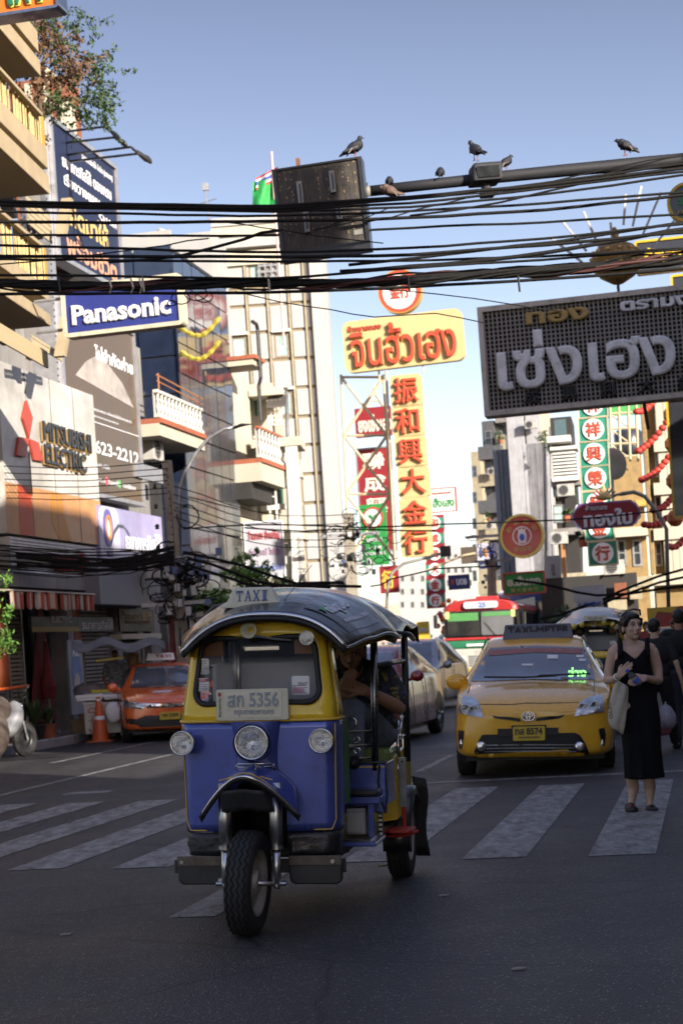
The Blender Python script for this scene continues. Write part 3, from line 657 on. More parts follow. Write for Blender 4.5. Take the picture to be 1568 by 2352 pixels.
for i in range(9): m_.box(.515+.0*i, .535, 1.05, 1.055, .36+i*.026, .373+i*.026)
obj('chequer_strip', MB().box(.510, .54, 1.056, 1.06, .35, .60), BLKP, tuk); obj('chequer_strip', m_, WHT, tuk)
RED = mat('red paint', (.42,.035,.02), .45, var=.2, dirt=.3)
stp = obj('step', MB().prism(rrect(.50, .66, 1.38, 1.62, .04), .355, .372, 'z'), RED, tuk, bev=.004)
obj('step_arm', MB().tube([(.50, 1.45, .33), (.62, 1.42, .34), (.68, 1.5, .355)], .010, 8).tube([(.585, 1.62, .36), (.585, 1.64, .62)], .012, 8), RED, stp)
# rear body
rb = MB(); sec = [(1.42,.48,.42,.74),(1.55,.555,.42,.80),(2.1,.555,.44,.84),(2.42,.53,.48,.86)]
rb.grid([[(-w_, y, z0), (-w_, y, z1), (w_, y, z1), (w_, y, z0)] for y, w_, z0, z1 in sec], cu=True)
rb.quad(*[(x, 1.42, z) for x, z in ((-.48,.42),(.48,.42),(.48,.74),(-.48,.74))]); rb.quad(*[(x, 2.42, z) for x, z in ((-.53,.48),(.53,.48),(.53,.86),(-.53,.86))])
obj('rear_body', rb, YEL, tuk, auto=30)
sc_ = obj('passenger_seat', MB().box(-.52, .54, 1.40, 1.78, .74, .86), mat('green vinyl cushion', (.16,.22,.06), .3, coat=.3, bump=.3, bscale=10), tuk, bev=.03)
obj('seat_back', MB().box(-.50, .42, 1.80, 1.90, .84, 1.22), mat('dark vinyl', (.03,.03,.03), .4), tuk, bev=.03)
for sx in (-1, 1):
    rw = thing('rear_wheel', None, None, (sx*.512, 2.0, .268+sx*.019)); rw.parent = tuk; wheel(rw, .272, .14)
    q = []
    for i in range(13):
        a = pi*(-.06+.80*i/12); q.append([(sx*(.44), 2.0-.31*cos(a), .268+.315*sin(a)), (sx*.60, 2.0-.31*cos(a), .268+.315*sin(a)), (sx*.61, 2.0-.28*cos(a), .25+.28*sin(a))])
    fd = obj('mudguard', MB().grid(q), BLKP, tuk, smooth=True, solid=.008)
    obj('chrome_cap', MB().grid([[(sx*x_, 1.70-.02*j+.01*x_, .50+.065*j) for x_ in (.47,.51,.55,.585)] for j in range(5)]), CHR, fd, smooth=True, solid=.03)
    fp = obj('mud_flap', MB().grid([[(sx*(.55+.09*i/6+.012*sin(j)), 2.30+.01*j, .62-.075*j-.02*i/6*(j<2)) for i in range(7)] for j in range(8)]), BLK, tuk, smooth=True, solid=.006)
    obj('leaf_spring', MB().tube([(sx*.42, 1.5, .33), (sx*.44, 2.0, .25), (sx*.42, 2.4, .33)], .018, 6), BLKP, tuk)
obj('rear_axle', MB().tube([(-.55, 2.0, .268), (.55, 2.0, .268)], .03, 10).ball((0, 2.0, .268), .10, 12), BLKP, tuk)
obj('engine', MB().box(-.16, .18, 1.2, 1.6, .24, .44).cyl((-.2, 1.3, .30), .05, .5, 10, 'x'), BLKP, tuk, bev=.02)
obj('chassis_rail', MB().box(-.34, -.29, .6, 2.3, .30, .36).box(.29, .34, .6, 2.3, .30, .36), BLKP, tuk)
obj('cable', MB().tube([(.54, .97, .79), (.53, .965, .70), (.545, .96, .60), (.57, .96, .52)], .006, 6).tube([(.575, .965, .74), (.585, .96, .62), (.57, .955, .54)], .004, 6), BLK, tuk)
# ---------------- cars ----------------
DG = mat('dark car glass', (.012,.014,.017), .05, var=.05, spec=.8, coat=.5)
SG = mat('smoked windscreen', (.10,.105,.12), .06, var=.3, scale=1.2, spec=.7, coat=1.0)
BLKT = mat('black trim', (.012,.012,.013), .45, var=.2, scale=9)
def car(name, label, cat, loc, rz, secs, paint, group=None, lean=0.0, wheels=(.85, 3.55), wr=.315, tw=.2, halfw=.76, glass=DG, wst=None, pillars=()):
    th = thing(name, label, cat, loc, rot=(0, lean, rz), group=group)
    rows = []
    for (y, zb, zm, zl, zt, wb, wm, wl_, wt) in secs:
        h = [(0, zb), (wb*.6, zb), (wb, zb+.01), (wm*.985, zb+(zm-zb)*.35), (wm, zm), (wl_, zl-.03), (wl_*.985, zl+.02), ((wl_+wt)/2, (zl+zt)/2), (wt, zt-.03), (wt*.93, zt), (wt*.5, zt+.012), (0, zt+.016)]
        rows.append([(x, y, z) for x, z in h] + [(-x, y, z) for x, z in reversed(h[1:-1])])
    mb = MB().grid(rows, cu=True)
    n = len(rows[0]); k = (len(rows)-1)*n; half = n//2
    for base, rv in ((0, 1), (k, 0)):
        for i in range(half):
            a, b, c, d = base+i, base+i+1, base+(n-i-1) % n, base+(n-i) % n
            f = [a, b, c, d]; f = [q for j, q in enumerate(f) if q not in f[:j]]
            if len(f) > 2: mb.f.append(tuple(f if rv else reversed(f)))
    body = obj('body', mb, paint, th, smooth=True, sub=2)
    me = ev_mesh(body); bv = BVHTree.FromPolygons([v.co.copy() for v in me.vertices], [tuple(p.vertices) for p in me.polygons])
    for y in wheels:
        for sx in (-1, 1):
            wt_ = thing('wheel', None, None, (sx*halfw, y, wr+sx*halfw*sin(lean))); wt_.parent = th
            wheel(wt_, wr, tw, tread=False, rimm=mat('alloy rim', (.35,.35,.36), .3, metal=.9, var=.1))
            sp = MB()
            for q in range(7):
                a = 2*pi*q/7; sp.tube([(sx*tw*.46, .05*cos(a), .05*sin(a)), (sx*tw*.44, wr*.60*cos(a+.1), wr*.60*sin(a+.1))], .022, 5)
            obj('spokes', sp, mat('alloy rim', None), wt_)
    ar = MB()
    for y in wheels:
        for sx in (-1, 1):
            m_ = decal(bv, [(y+(wr+.06)*cos(a), max(.12, wr+(wr+.055)*sin(a))) for a in [2*pi*i/20 for i in range(20)]], .004, .08, 'x-' if sx > 0 else 'x+')
            obj('wheel_arch', m_, BLKT, th, smooth=True)
    
    obj('underside', MB().box(-halfw+.02, halfw-.02, .35, secs[-1][0]-.3, .16, .26), BLKT, th)
    return th, bv, Fr(loc, rz, lean)
SEC = lambda k=1.0, H=1.49, h0=0: [
 (0.00, .26,.46,.62,.68, .50,.60,.58,.46), (.10, .20,.46,.70,.76, .72,.78,.74,.58), (.32, .19,.48,.80,.86, .81,.855,.82,.64),
 (.75, .19,.50,.88,.945, .84,.87,.84,.66), (1.12,.19,.52,.92,.99, .85,.872,.84,.67), (1.24,.19,.52,.93,1.05, .85,.872,.84,.655),
 (1.62,.19,.52,.95,1.28, .85,.872,.84,.605), (2.02,.19,.52,.96,H-.03, .85,.872,.84,.565), (2.5,.19,.52,.97,H, .85,.872,.84,.56),
 (3.1,.19,.52,.98,H-.03, .85,.872,.84,.56), (3.7,.19,.54,1.0,H-.18, .84,.87,.83,.57), (4.15,.22,.6,1.0,H-.40, .80,.84,.80,.58), (4.42,.3,.62,.92,.98, .7,.76,.72,.58)]
TY = mat('amber yellow taxi paint', (.76,.40,.02), .28, var=.08, scale=2.5, coat=.9, dirt=.12, dirtcol=(.3,.16,.03))
loc = P(1222, 1700, 17.95); loc.z = 0
taxi, bv, fr = car('taxi', 'yellow hatchback taxi waiting at the crossing with dark roof sign', 'taxi', loc, -rad(7.6), SEC(), TY, lean=rad(2.1), wheels=(.92, 3.6))
Z4 = lambda a, b: ((1600+a/2.24)*.6272, (2200+b/2.24)*.6272)
def pxpoly(fr, pts, off, Z=Z4): return [fr.px(*Z(a, b), off) for a, b in pts]
def dec(nm, pts, off, m, parent, o=.004, step=.05, Z=Z4, f=None, b=None, **k):
    return obj(nm, decal(b or bv, pxpoly(f or fr, pts, off, Z), o, step), m, parent, smooth=True, **k)
wsc = dec('windscreen', [(282,658),(345,520),(425,392),(800,372),(1205,388),(1262,520),(1292,640),(1000,648),(780,640),(500,652)], 1.5, SG, taxi, .006, .07)
dec('windscreen_strip', [(425,420),(432,455),(800,428),(1190,440),(1195,398),(800,390),(440,408)], 1.85, mat('faded red banner', (.30,.12,.10), .5, var=.3, scale=20), wsc, .010)
for i, (x0, x1, y0, y1) in enumerate(((700,790,520,535),(1140,1200,450,470),(1160,1215,480,500),(905,990,450,480))):
    dec('sticker', [(x0,y0),(x1,y0),(x1,y1),(x0,y1)], 1.7, WHT, wsc, .011, .08)
a_, c_ = fr.px(*Z4(1148, 592), 1.45)
hit = bv.ray_cast(Vector((a_, -5, c_)), Vector((0,1,0)))[0]
letter(wsc, 'ว่าง', a_, c_+.012, .20, .20, mat('green lit letters', (.25,1,.2), .4, emit=.45), hit.y-.014, .004, .015, name='vacant_sign', rot=(-rad(60), 0, 0))
obj('banner_text', text_mesh('ทะเบียนรถ แท็กซี่ มิเตอร์', .3, .02, DRED) and MB(), None, wsc) if False else None
# bonnet shut line, lamps, grille
dec('shut_line', [(345,846),(620,846),(735,834),(860,836),(1160,830),(1160,834),(860,842),(735,840),(620,852),(345,852)], .25, BLKT, taxi, .002)
dec('shut_line', [(245,700),(252,690),(262,790),(250,810)], .6, BLKT, taxi, .002)
dec('shut_line', [(1292,660),(1298,662),(1286,780),(1280,776)], .6, BLKT, taxi, .002)
obj('wiper', MB().tube([(-.55, 1.02, 1.045), (-.1, 1.03, 1.03), (.25, 1.02, 1.04)], .012, 6).tube([(.05, 1.0, 1.045), (.4, 1.05, 1.05), (.62, 1.1, 1.05)], .012, 6), BLKT, taxi)
HL = mat('headlight unit', (.45,.46,.45), .12, metal=.6, var=.5, scale=9, coat=1, bump=.5, bscale=14)
for pts, cs in (([(262,792),(300,800),(345,830),(370,880),(392,950),(330,940),(240,928),(182,918),(180,880),(195,830),(215,795)], ((240,885),(312,890))),
            ([(1225,800),(1290,785),(1340,772),(1358,800),(1365,850),(1362,905),(1260,920),(1120,938),(1140,890),(1165,840)], ((1195,872),(1295,858)))):
    h = dec('headlight', pts, .35, HL, taxi, .010, .04)
    for cx, cy in cs:
        a, c = fr.px(*Z4(cx, cy), .3); hy = bv.ray_cast(Vector((a,-5,c)), Vector((0,1,0)))[0].y
        obj('lamp_bowl', MB().lathe([(0,.03),(.03,.02),(.045,-.02),(.052,-.022),(.054,0)], 16, (a, hy-.012, c), 'y'), CHR, h, smooth=True)
dec('grille', [(455,940),(500,948),(600,952),(680,962),(688,990),(600,978),(500,966),(470,958)], .1, BLKT, taxi, .008)
dec('grille', [(1050,932),(1000,940),(900,948),(815,960),(812,986),(900,976),(1000,962),(1030,950)], .1, BLKT, taxi, .008)
em = thing('badge', None, None, (0,0,0)); em.parent = taxi
a, c = fr.px(*Z4(747, 948), .02); hy = bv.ray_cast(Vector((a,-5,c)), Vector((0,1,0)))[0].y-.02
obj('badge_back', MB().prism(ellipse(a, c, .073, .052), hy, hy+.02), mat('grey enamel', (.12,.13,.15), .3), em)
for rx, rz_ in ((.073,.052),(.022,.046),(.052,.020)):
    m_ = MB(); zc = c+(.012 if rx > .03 and rz_ < .03 else 0); ring(m_, ellipse(a, zc, rx, rz_, 28), ellipse(a, zc, rx-.009, rz_-.009, 28), hy-.008, hy+.004); obj('badge_ring', m_, mat('bright chrome', (.85,.85,.86), .15, metal=.9), em)
gm = mat('grille black', (.010,.010,.011), .5)
gr = dec('lower_grille', [(372,1098),(540,1092),(620,1090),(900,1085),(1130,1080),(1170,1100),(1215,1170),(1245,1240),(1235,1262),(760,1242),(325,1262),(305,1240),(335,1160)], .1, gm, taxi, .006)
for yy in (1180, 1206, 1232):
    dec('grille_bar', [(400-10,yy),(760,yy-6),(1140,yy-4),(1140,yy+2),(760,yy+1),(400-10,yy+6)], .1, GREY, gr, .012)
for cx in (366, 1168):
    a, c = fr.px(*Z4(cx, 1192), .1); hy = bv.ray_cast(Vector((a,-5,c)), Vector((0,1,0)))[0].y
    obj('fog_lamp', MB().lathe([(0,-.02),(.035,-.018),(.05,-.006),(.054,.01)], 20, (a, hy-.008, c), 'y'), REFL, taxi, smooth=True)
dec('lower_lip', [(330,1255),(760,1236),(1205,1242),(1210,1268),(760,1272),(335,1278)], .05, TY, taxi, .016)
dec('shadow_gap', [(300,1284),(760,1276),(1245,1276),(1245,1300),(300,1310)], .05, BLKT, taxi, .006)
for pts in ([(182,1058),(232,1060),(228,1120),(218,1190),(205,1212),(190,1200),(182,1130)], [(1318,1042),(1365,1035),(1378,1090),(1372,1170),(1352,1192),(1338,1180),(1332,1110)]):
    s_ = dec('bumper_vent', pts, .3, BLKT, taxi, .006)
    cx = sum(p[0] for p in pts)/7; a, c = fr.px(*Z4(cx, 1165), .25); hy = bv.ray_cast(Vector((a,-5,c)), Vector((0,1,0)))[0].y
    obj('marker_lamp', MB().ball((a, hy-.005, c), .03, 8, (.7,.3,1.5)), REFL, s_, smooth=True)
x0, x1, z0, z1 = fr.rect(*Z4(620, 1035), *Z4(885, 1145), -.03)
lp = obj('licence_plate', MB().prism(rrect(x0, x1, z0, z1, .01), -.045, -.03), mat('yellow plate', (.55,.38,.03), .45, dirt=.2), taxi, label='yellow licence plate')
obj('plate_frame', MB().box(x0-.015, x1+.015, -.03, .03, z0-.012, z1+.012).box(x0-.16, x0-.015, -.02, .06, z0+.12*.4, z1-.02).box(x1+.015, x1+.14, -.02, .06, z0+.05, z1-.02), BLKT, lp)
letter(lp, 'ทส 8574', (x0+x1)/2, z0+(z1-z0)*.66, .40*(x1-x0)/.47, .075, MARK, -.0455, .004, .03)
letter(lp, 'กรุงเทพมหานคร', (x0+x1)/2, z0+(z1-z0)*.2, .30*(x1-x0)/.47, .028, MARK, -.0455, .004, .01)
# roof sign
x0, x1, z0, z1 = fr.rect(*Z4(535, 200), *Z4(1120, 305), 2.15)
rs = obj('roof_sign', MB().hexa([(x0,2.08,z0),(x1,2.08,z0),(x1,2.3,z0),(x0,2.3,z0),(x0+.03,2.15,z1),(x1-.03,2.15,z1),(x1-.03,2.24,z1),(x0+.03,2.24,z1)]), mat('dark roof sign', (.07,.075,.09), .35, var=.25, scale=3, coat=.4), taxi, bev=.012, label='dark taxi-meter roof sign')
tl = letter(rs, 'TAXI-METER', x0+.42, (z0+z1)/2+.02, .72, .095, mat('dark letters', (.02,.02,.022), .5), 2.115, .004, .035)
obj('sign_base', MB().box(x0+.03, x1-.03, 2.1, 2.28, z0-.05, z0-.003), BLKT, rs)
for sx, (mx, my) in ((-1, (163,665)), (1, (1350,700))):
    a, c = fr.px(*Z4(mx, my), 1.25)
    if sx > 0: a = .95
    mr = obj('wing_mirror', MB().ball((a, 1.25, c), .12, 14, (1.05,.55,.80)), TY, taxi, smooth=True)
    obj('mirror_arm', MB().tube([(a-sx*.05, 1.28, c-.06), (sx*.80, 1.35, .93)], .03, 8), BLKT, mr)
for sx in (-1, 1):
    obj('side_window', decal(bv, [(1.55,.99),(1.95,1.30),(2.3,1.40),(3.2,1.38),(3.6,1.25),(3.5,1.01)], .005, .08, 'x-' if sx > 0 else 'x+'), DG, taxi, smooth=True)
    obj('roof_edge', MB().tube([(sx*.60, 1.75, 1.345), (sx*.575, 2.05, 1.44), (sx*.57, 2.6, 1.475), (sx*.57, 3.2, 1.45)], .010, 6), BLKT, taxi)
# a general sedan front for the other cars
def trim_car(th, bv, paint, plate=None, chromebar=False, strip=None, topsign=None, H=1.47, txt=None):
    D = lambda nm, pts, m, p=th, o=.005, st=.06, dirn='y+': obj(nm, decal(bv, pts, o, st, dirn), m, p, smooth=True)
    w_ = D('windscreen', [(-.66,.985),(-.50,H-.085),(0,H-.06),(.50,H-.085),(.66,.985),(0,.99)], SG)
    for sx in (-1, 1):
        D('headlight', [(sx*.44,.66),(sx*.80,.78),(sx*.84,.72),(sx*.80,.64),(sx*.50,.60)], HL, o=.008, st=.04)
        D('fog_vent', [(sx*.50,.30),(sx*.78,.34),(sx*.80,.45),(sx*.60,.42)], BLKT)
        D('side_window', [(1.45,.99),(1.95,1.33),(2.35,H-.09),(3.1,H-.10),(3.7,1.20),(3.6,1.01)], DG, dirn='x-' if sx > 0 else 'x+')
        obj('wing_mirror', MB().ball((sx*.98, 1.32, 1.0), .11, 12, (1.0,.6,.8)).tube([(sx*.95, 1.33, .97), (sx*.78, 1.4, .94)], .03, 6), paint, th, smooth=True)
        obj('door_line', MB().tube([(sx*.875, 1.42, .92), (sx*.885, 1.42, .5), (sx*.87, 1.45, .25)], .006, 4).tube([(sx*.865, 2.42, .96), (sx*.885, 2.42, .5), (sx*.87, 2.42, .25)], .006, 4), BLKT, th)
        obj('pillar', MB().box(sx*.58-.04 if sx < 0 else .54, sx*.58+.04 if sx < 0 else .64, 2.40, 2.47, 1.0, H-.10), BLKT, th) if False else None
    D('grille', [(-.42,.62),(.42,.62),(.40,.70),(0,.71),(-.40,.70)], BLKT)
    D('lower_grille', [(-.55,.27),(.55,.27),(.66,.40),(.45,.48),(-.45,.48),(-.66,.40)], BLKT)
    if chromebar: D('chrome_bar', [(-.80,.735),(-.40,.66),(0,.635),(.40,.66),(.80,.735),(.80,.755),(.40,.70),(0,.675),(-.40,.70),(-.80,.755)], CHR, o=.012, st=.04)
    m_ = MB(); ring(m_, ellipse(0, .66, .07, .05), ellipse(0, .66, .055, .037), -.03, -.005); obj('badge_ring', m_, CHR, th)
    if plate:
        lp = obj('licence_plate', MB().prism(rrect(-.19, .19, .40, .54, .01), -.05, -.03), mat('yellow plate', None) if plate[0] == 'y' else WHT, th)
        letter(lp, plate[1:], 0, .48, .30, .07, MARK, -.0505, .004, .03)
    return w_
MATS_ = mat
O = mat('orange taxi paint', (.78,.15,.03), .28, var=.08, scale=2.5, coat=.9, dirt=.1)
g = P(392, 1700, 31.4); g.z = 0
H_ = 1.46
oc, bv2, fr2 = car('taxi', 'orange sedan taxi behind the tuk-tuk, beside the traffic cone', 'taxi', g, rad(10), SEC(H=H_), O, lean=rad(2))
trim_car(oc, bv2, O, 'yทพ 5309', True, H=H_)
tsn = obj('roof_sign', MB().hexa([(-.28,2.0,1.50),(.28,2.0,1.50),(.28,2.2,1.50),(-.28,2.2,1.50),(-.25,2.05,1.64),(.25,2.05,1.64),(.25,2.15,1.64),(-.25,2.15,1.64)]), WHT, oc, bev=.01)
letter(tsn, 'TAXI', .05, 1.57, .3, .08, DRED, 2.02, .004, .02)
hd = decal(bv2, [(-.30,-.0+.42),(.05,.42),(.10,.56),(-.22,.56)], .006, .06, 'z'); obj('bonnet_print', hd, mat('white print', None) if 'white print' in MATS else WHT, oc, smooth=True)
SILV = mat('silver paint', (.28,.29,.31), .3, metal=.5, var=.06, coat=.8)
g = P(898, 1640, 36.5); g.z = 0
s_, bv3, _f = car('parked_car', 'silver hatchback in the lane between the tuk-tuk and the bus', 'car', g, -rad(17), SEC(H=1.60), SILV)
trim_car(s_, bv3, SILV, H=1.58, chromebar=False)
DR = mat('dark red paint', (.20,.012,.018), .25, var=.06, coat=.9)
g = P(772, 1680, 25.0); g.z = 0
s_, bv3, _f = car('parked_car', 'dark red sedan mostly hidden behind the tuk-tuk', 'car', g, -rad(14.5), SEC(H=1.50), DR)
trim_car(s_, bv3, DR, H=1.48)
for (x, Yd, colr, lb, rz) in ((952, 58, (.60,.60,.60), 'white car with rounded roof behind the silver hatchback', -6), (1003, 84, (.10,.13,.25), 'small blue car far down the street left of the bus', -3), (955, 92, (.5,.5,.5), 'pale car far down the street left of the bus', -3)):
    pm_ = mat('paint '+lb[:12], colr, .3, coat=.8); g = P(x, 1600, Yd); g.z = 0
    s_, bv3, _f = car('parked_car', lb, 'car', g, rad(rz), SEC(H=1.46), pm_); trim_car(s_, bv3, pm_, H=1.44)
# ---------------- bus ----------------
BR = mat('bus red', (.38,.03,.03), .35, var=.12, coat=.5, dirt=.25); BW = mat('bus cream', (.42,.41,.37), .4, var=.1, coat=.3, dirt=.35)
BG = mat('bus green', (.02,.14,.07), .35, coat=.4); VIS = mat('green visor glass', (.08,.25,.08), .2, coat=.6)
g = P(1108, 1570, 58.0); g.z = 0
bus = thing('bus', 'red and cream city bus with green sun strips and route number above the windscreen', 'bus', g, rot=(0, rad(1.5), -rad(11)))
hw = 1.27
def bsec(z0, z1, w0, w1, m, nm, y0=0, y1=10.5, curve=.0):
    return obj(nm, MB().hexa([(-w0,y0,z0),(w0,y0,z0),(w0,y1,z0),(-w0,y1,z0),(-w1,y0+curve,z1),(w1,y0+curve,z1),(w1,y1,z1),(-w1,y1,z1)]), m, bus, bev=.07)
bsec(.35, 1.22, hw, hw, BW, 'lower_body'); bsec(1.22, 1.50, hw+.004, hw+.004, BG, 'green_band'); bsec(1.50, 1.60, hw+.01, hw+.01, BR, 'red_band')
bsec(1.60, 2.52, hw, hw-.05, BLKT, 'window_band', curve=.05)
rf = MB(); rows = []
for y, k in ((.04,.9),(.12,1),(5,1),(10.4,1)):
    rows.append([((hw-.03)*cos(a)*k, y+(.05 if abs(cos(a))>.9 else 0), 2.50+.42*abs(sin(a))**.7*k) for a in [pi*i/14 for i in range(15)]])
rf.grid(rows); rf.quad(*rows[0]); rf.quad(*rows[-1])
obj('roof', rf, BR, bus, auto=40)
obj('route_sign', MB().prism(rrect(-.55, .62, 2.58, 2.82, .09), -.03, .06), mat('pale route sign', (.45,.47,.52), .3), bus)
letter(bus, '25', .08, 2.70, .26, .17, mat('blue ink', (.06,.12,.35), .4), -.031, .004, .03, name='route_number')
for x0, x1 in ((-1.14,-.03),(.03,1.12)):
    wf = obj('windscreen', MB().prism(rrect(x0, x1, 1.66, 2.46, .07), -.02, .06), SG if x0 > 0 else DG, bus)
    obj('sun_strip', MB().box(x0+.03, x1-.03, -.032, -.02, 2.17 if x0 < 0 else 2.30, 2.44), VIS, wf)
obj('wiper', MB().tube([(.5,-.05,1.66),(.15,-.05,2.1)], .012, 5).tube([(-.6,-.05,1.66),(-.3,-.05,1.9)], .012, 5), BLKT, bus)
obj('passenger_shape', MB().box(-.4, .0, -.028, -.02, 1.68, 1.95), mat('dim pink cloth', (.25,.08,.10), .7), bus) if False else None
for sx in (-1, 1):
    l_ = obj('headlight_panel', MB().prism(rrect(sx*.82-.26, sx*.82+.26, .70, .98, .04), -.03, .02), mat('light grey', (.5,.5,.48), .4), bus)
    for q in (-.11, .11): obj('headlight', MB().lathe([(0,-.02),(.07,-.03),(.085,-.05),(.09,0)], 16, (sx*.82+q, -.02, .84), 'y'), CHR, l_, smooth=True)
    mr = obj('side_mirror', MB().box(sx*1.50-.07, sx*1.50+.07, -.25, -.18, 1.95, 2.4), BLKT, bus, bev=.03); obj('mirror_arm', MB().tube([(sx*1.5,-.2,2.4),(sx*1.35,-.1,2.5),(sx*1.2,.02,2.45)], .02, 6), BLKT, mr)
    obj('corner_lamp', MB().prism(rrect(sx*1.12-.07, sx*1.12+.07, 2.25, 2.5, .02), -.035, .06), mat('amber lens', (.5,.5,.2), .3), bus)
    for yy in (2.2, 8.2):
        w__ = thing('wheel', None, None, (sx*1.1, yy, .48)); w__.parent = bus; wheel(w__, .48, .3, tread=False)
for z in (.62, .70, .78, .86, .94): obj('grille_bar', MB().box(-.42, .42, -.03, .0, z, z+.04), GREY, bus)
obj('front_plate', MB().box(-.5, .1, -.04, 0, 1.30, 1.38), WHT, bus); obj('bumper', MB().box(-1.25, 1.25, -.12, .1, .35, .55), mat('yellow black bumper', (.35,.25,.03), .5, dirt=.7), bus, bev=.03)
for i in range(7):
    for sx in (-1, 1): obj('side_window', MB().box(sx*hw-.02 if sx > 0 else -hw-.0+.0-.012, sx*hw+.012 if sx > 0 else -hw+.02, 1.2+i*1.3, 2.3+i*1.3, 1.75, 2.42), DG, bus)
obj('roof_vent', MB().box(-.3,.5, 1.5, 2.6, 2.90, 3.02).box(-.3,.5, 5, 6, 2.90, 3.02), BR, bus, bev=.04)
g = P(1220, 1560, 72); g.z = 0
coach = thing('bus', 'white and blue coach partly hidden behind the red city bus', 'bus', g, rz=-rad(8))
obj('body', MB().prism(rrect(-1.25, 1.25, .4, 3.55, .35), 0, 11), mat('coach white blue', (.35,.38,.50), .25, coat=.8), coach)
obj('windscreen', MB().prism(rrect(-1.1, 1.1, 1.5, 2.95, .2), -.03, .1), SG, coach)
obj('roof_panel', MB().prism(rrect(-1.0, 1.0, 3.0, 3.45, .12), -.04, .1), mat('blue glossy', (.06,.08,.25), .2, coat=.8), coach)
for sx in (-1, 1):
    for yy in (2.4, 8.4):
        w__ = thing('wheel', None, None, (sx*1.08, yy, .48)); w__.parent = coach; wheel(w__, .48, .3, tread=False)
# ---------------- second tuk-tuk: a copy in other paint ----------------
WV = mat('white canopy vinyl', (.42,.42,.40), .35, var=.1, bump=.3, bscale=5, coat=.3)
t2 = copy_tree(tuk); g = P(1372, 1650, 24.6); t2.location = (g.x, g.y, 0); t2.rotation_euler = (0, rad(2), -rad(9))
t2['label'] = 'tuk-tuk with pale canopy and yellow lamps queuing behind the yellow taxi'
sw = {'black vinyl': WV, 'blue car paint': mat('teal paint', (.05,.14,.12), .3, coat=.6), 'cream plastic': CREAM}
def reskin(o):
    if o.type == 'MESH' and o.material_slots and o.material_slots[0].material and o.material_slots[0].material.name in sw:
        mm = sw[o.material_slots[0].material.name]; o.material_slots[0].link = 'OBJECT'; o.material_slots[0].material = mm
    for c in list(o.children): 
        if c.name.startswith(('licence_plate','taxi_sign','aerial')): 
            for d in list(c.children): bpy.data.objects.remove(d)
            bpy.data.objects.remove(c)
        else: reskin(c)
reskin(t2)
YL = mat('yellow lamp glass', (.55,.45,.05), .12, coat=.8, metal=.2)
for x, z in ((-.30,1.545),(-.19,1.565),(.12,1.575),(.24,1.55)):
    q = obj('spot_lamp', MB().lathe([(0,-.03),(.03,-.02),(.042,0),(.03,.04),(0,.05)], 16, (x, .08, z), 'y'), YL, t2, smooth=True)
rsn = obj('roof_plate', MB().prism(rrect(-.16,.16,1.62,1.69,.02), -.02, .01), CREAM, t2)
letter(rsn, 'รับจ้าง', 0, 1.655, .2, .04, INK, -.021, .003, .01)
# ---------------- people ----------------
SKIN = mat('skin light', (.50,.33,.24), .5, var=.06, scale=6, spec=.4); SKIN2 = mat('skin tan', (.30,.16,.10), .5, var=.1, scale=8)
HAIR = mat('black hair', (.012,.010,.010), .38, var=.4, scale=30, bump=.4, bscale=80)
LIP = mat('lips', (.36,.09,.08), .4); EYEW = mat('eye white', (.6,.58,.55), .3); IRIS = mat('iris', (.02,.012,.01), .15)
def capsule(mb, a, b, r0, r1, n=12):
    a, b = Vector(a), Vector(b); d = (b-a); L = d.length
    if L < 1e-5: return mb.ball(a, r0, n)
    u = d/L; pts = []; rr = []
    for i in range(5): t = pi/2*i/4; pts.append(a-u*r0*cos(t)); rr.append(max(1e-4, r0*sin(t)))
    for i in range(5): t = pi/2*i/4; pts.append(b+u*r1*sin(t)); rr.append(max(1e-4, r1*cos(t)))
    return mb.tube(pts, rr, n)
def blob(name, parts, m, parent, voxel=.007, smooth=6, label=None):
    mb = MB()
    for p in parts:
        if p[0] == 'c': capsule(mb, *p[1:])
        elif p[0] == 'l':
            for a, b in zip(p[1][:-1], p[1][1:]): capsule(mb, a[0], b[0], a[1], b[1])
        else:
            k = len(mb.v); mb.ball((0,0,0), 1, 16, p[2])
            R = Matrix.Rotation(rad(p[3]) if len(p) > 3 else 0, 3, p[4] if len(p) > 4 else 'Z')
            for i in range(k, len(mb.v)): mb.v[i] = tuple(R @ Vector(mb.v[i]) + Vector(p[1]))
    o = bpy.data.objects.new(name, mb.mesh(name, m)); COL.objects.link(o); fixn(o.data)
    d = o.modifiers.new('r', 'REMESH'); d.mode = 'VOXEL'; d.voxel_size = voxel; d.use_smooth_shade = True
    d = o.modifiers.new('s', 'SMOOTH'); d.factor = .5; d.iterations = smooth
    me = ev_mesh(o); me.materials.clear(); me.materials.append(m); me.shade_smooth(); old = o.data
    o.modifiers.clear(); o.data = me; bpy.data.meshes.remove(old); o.parent = parent
    if label: o['label'] = label
    return o
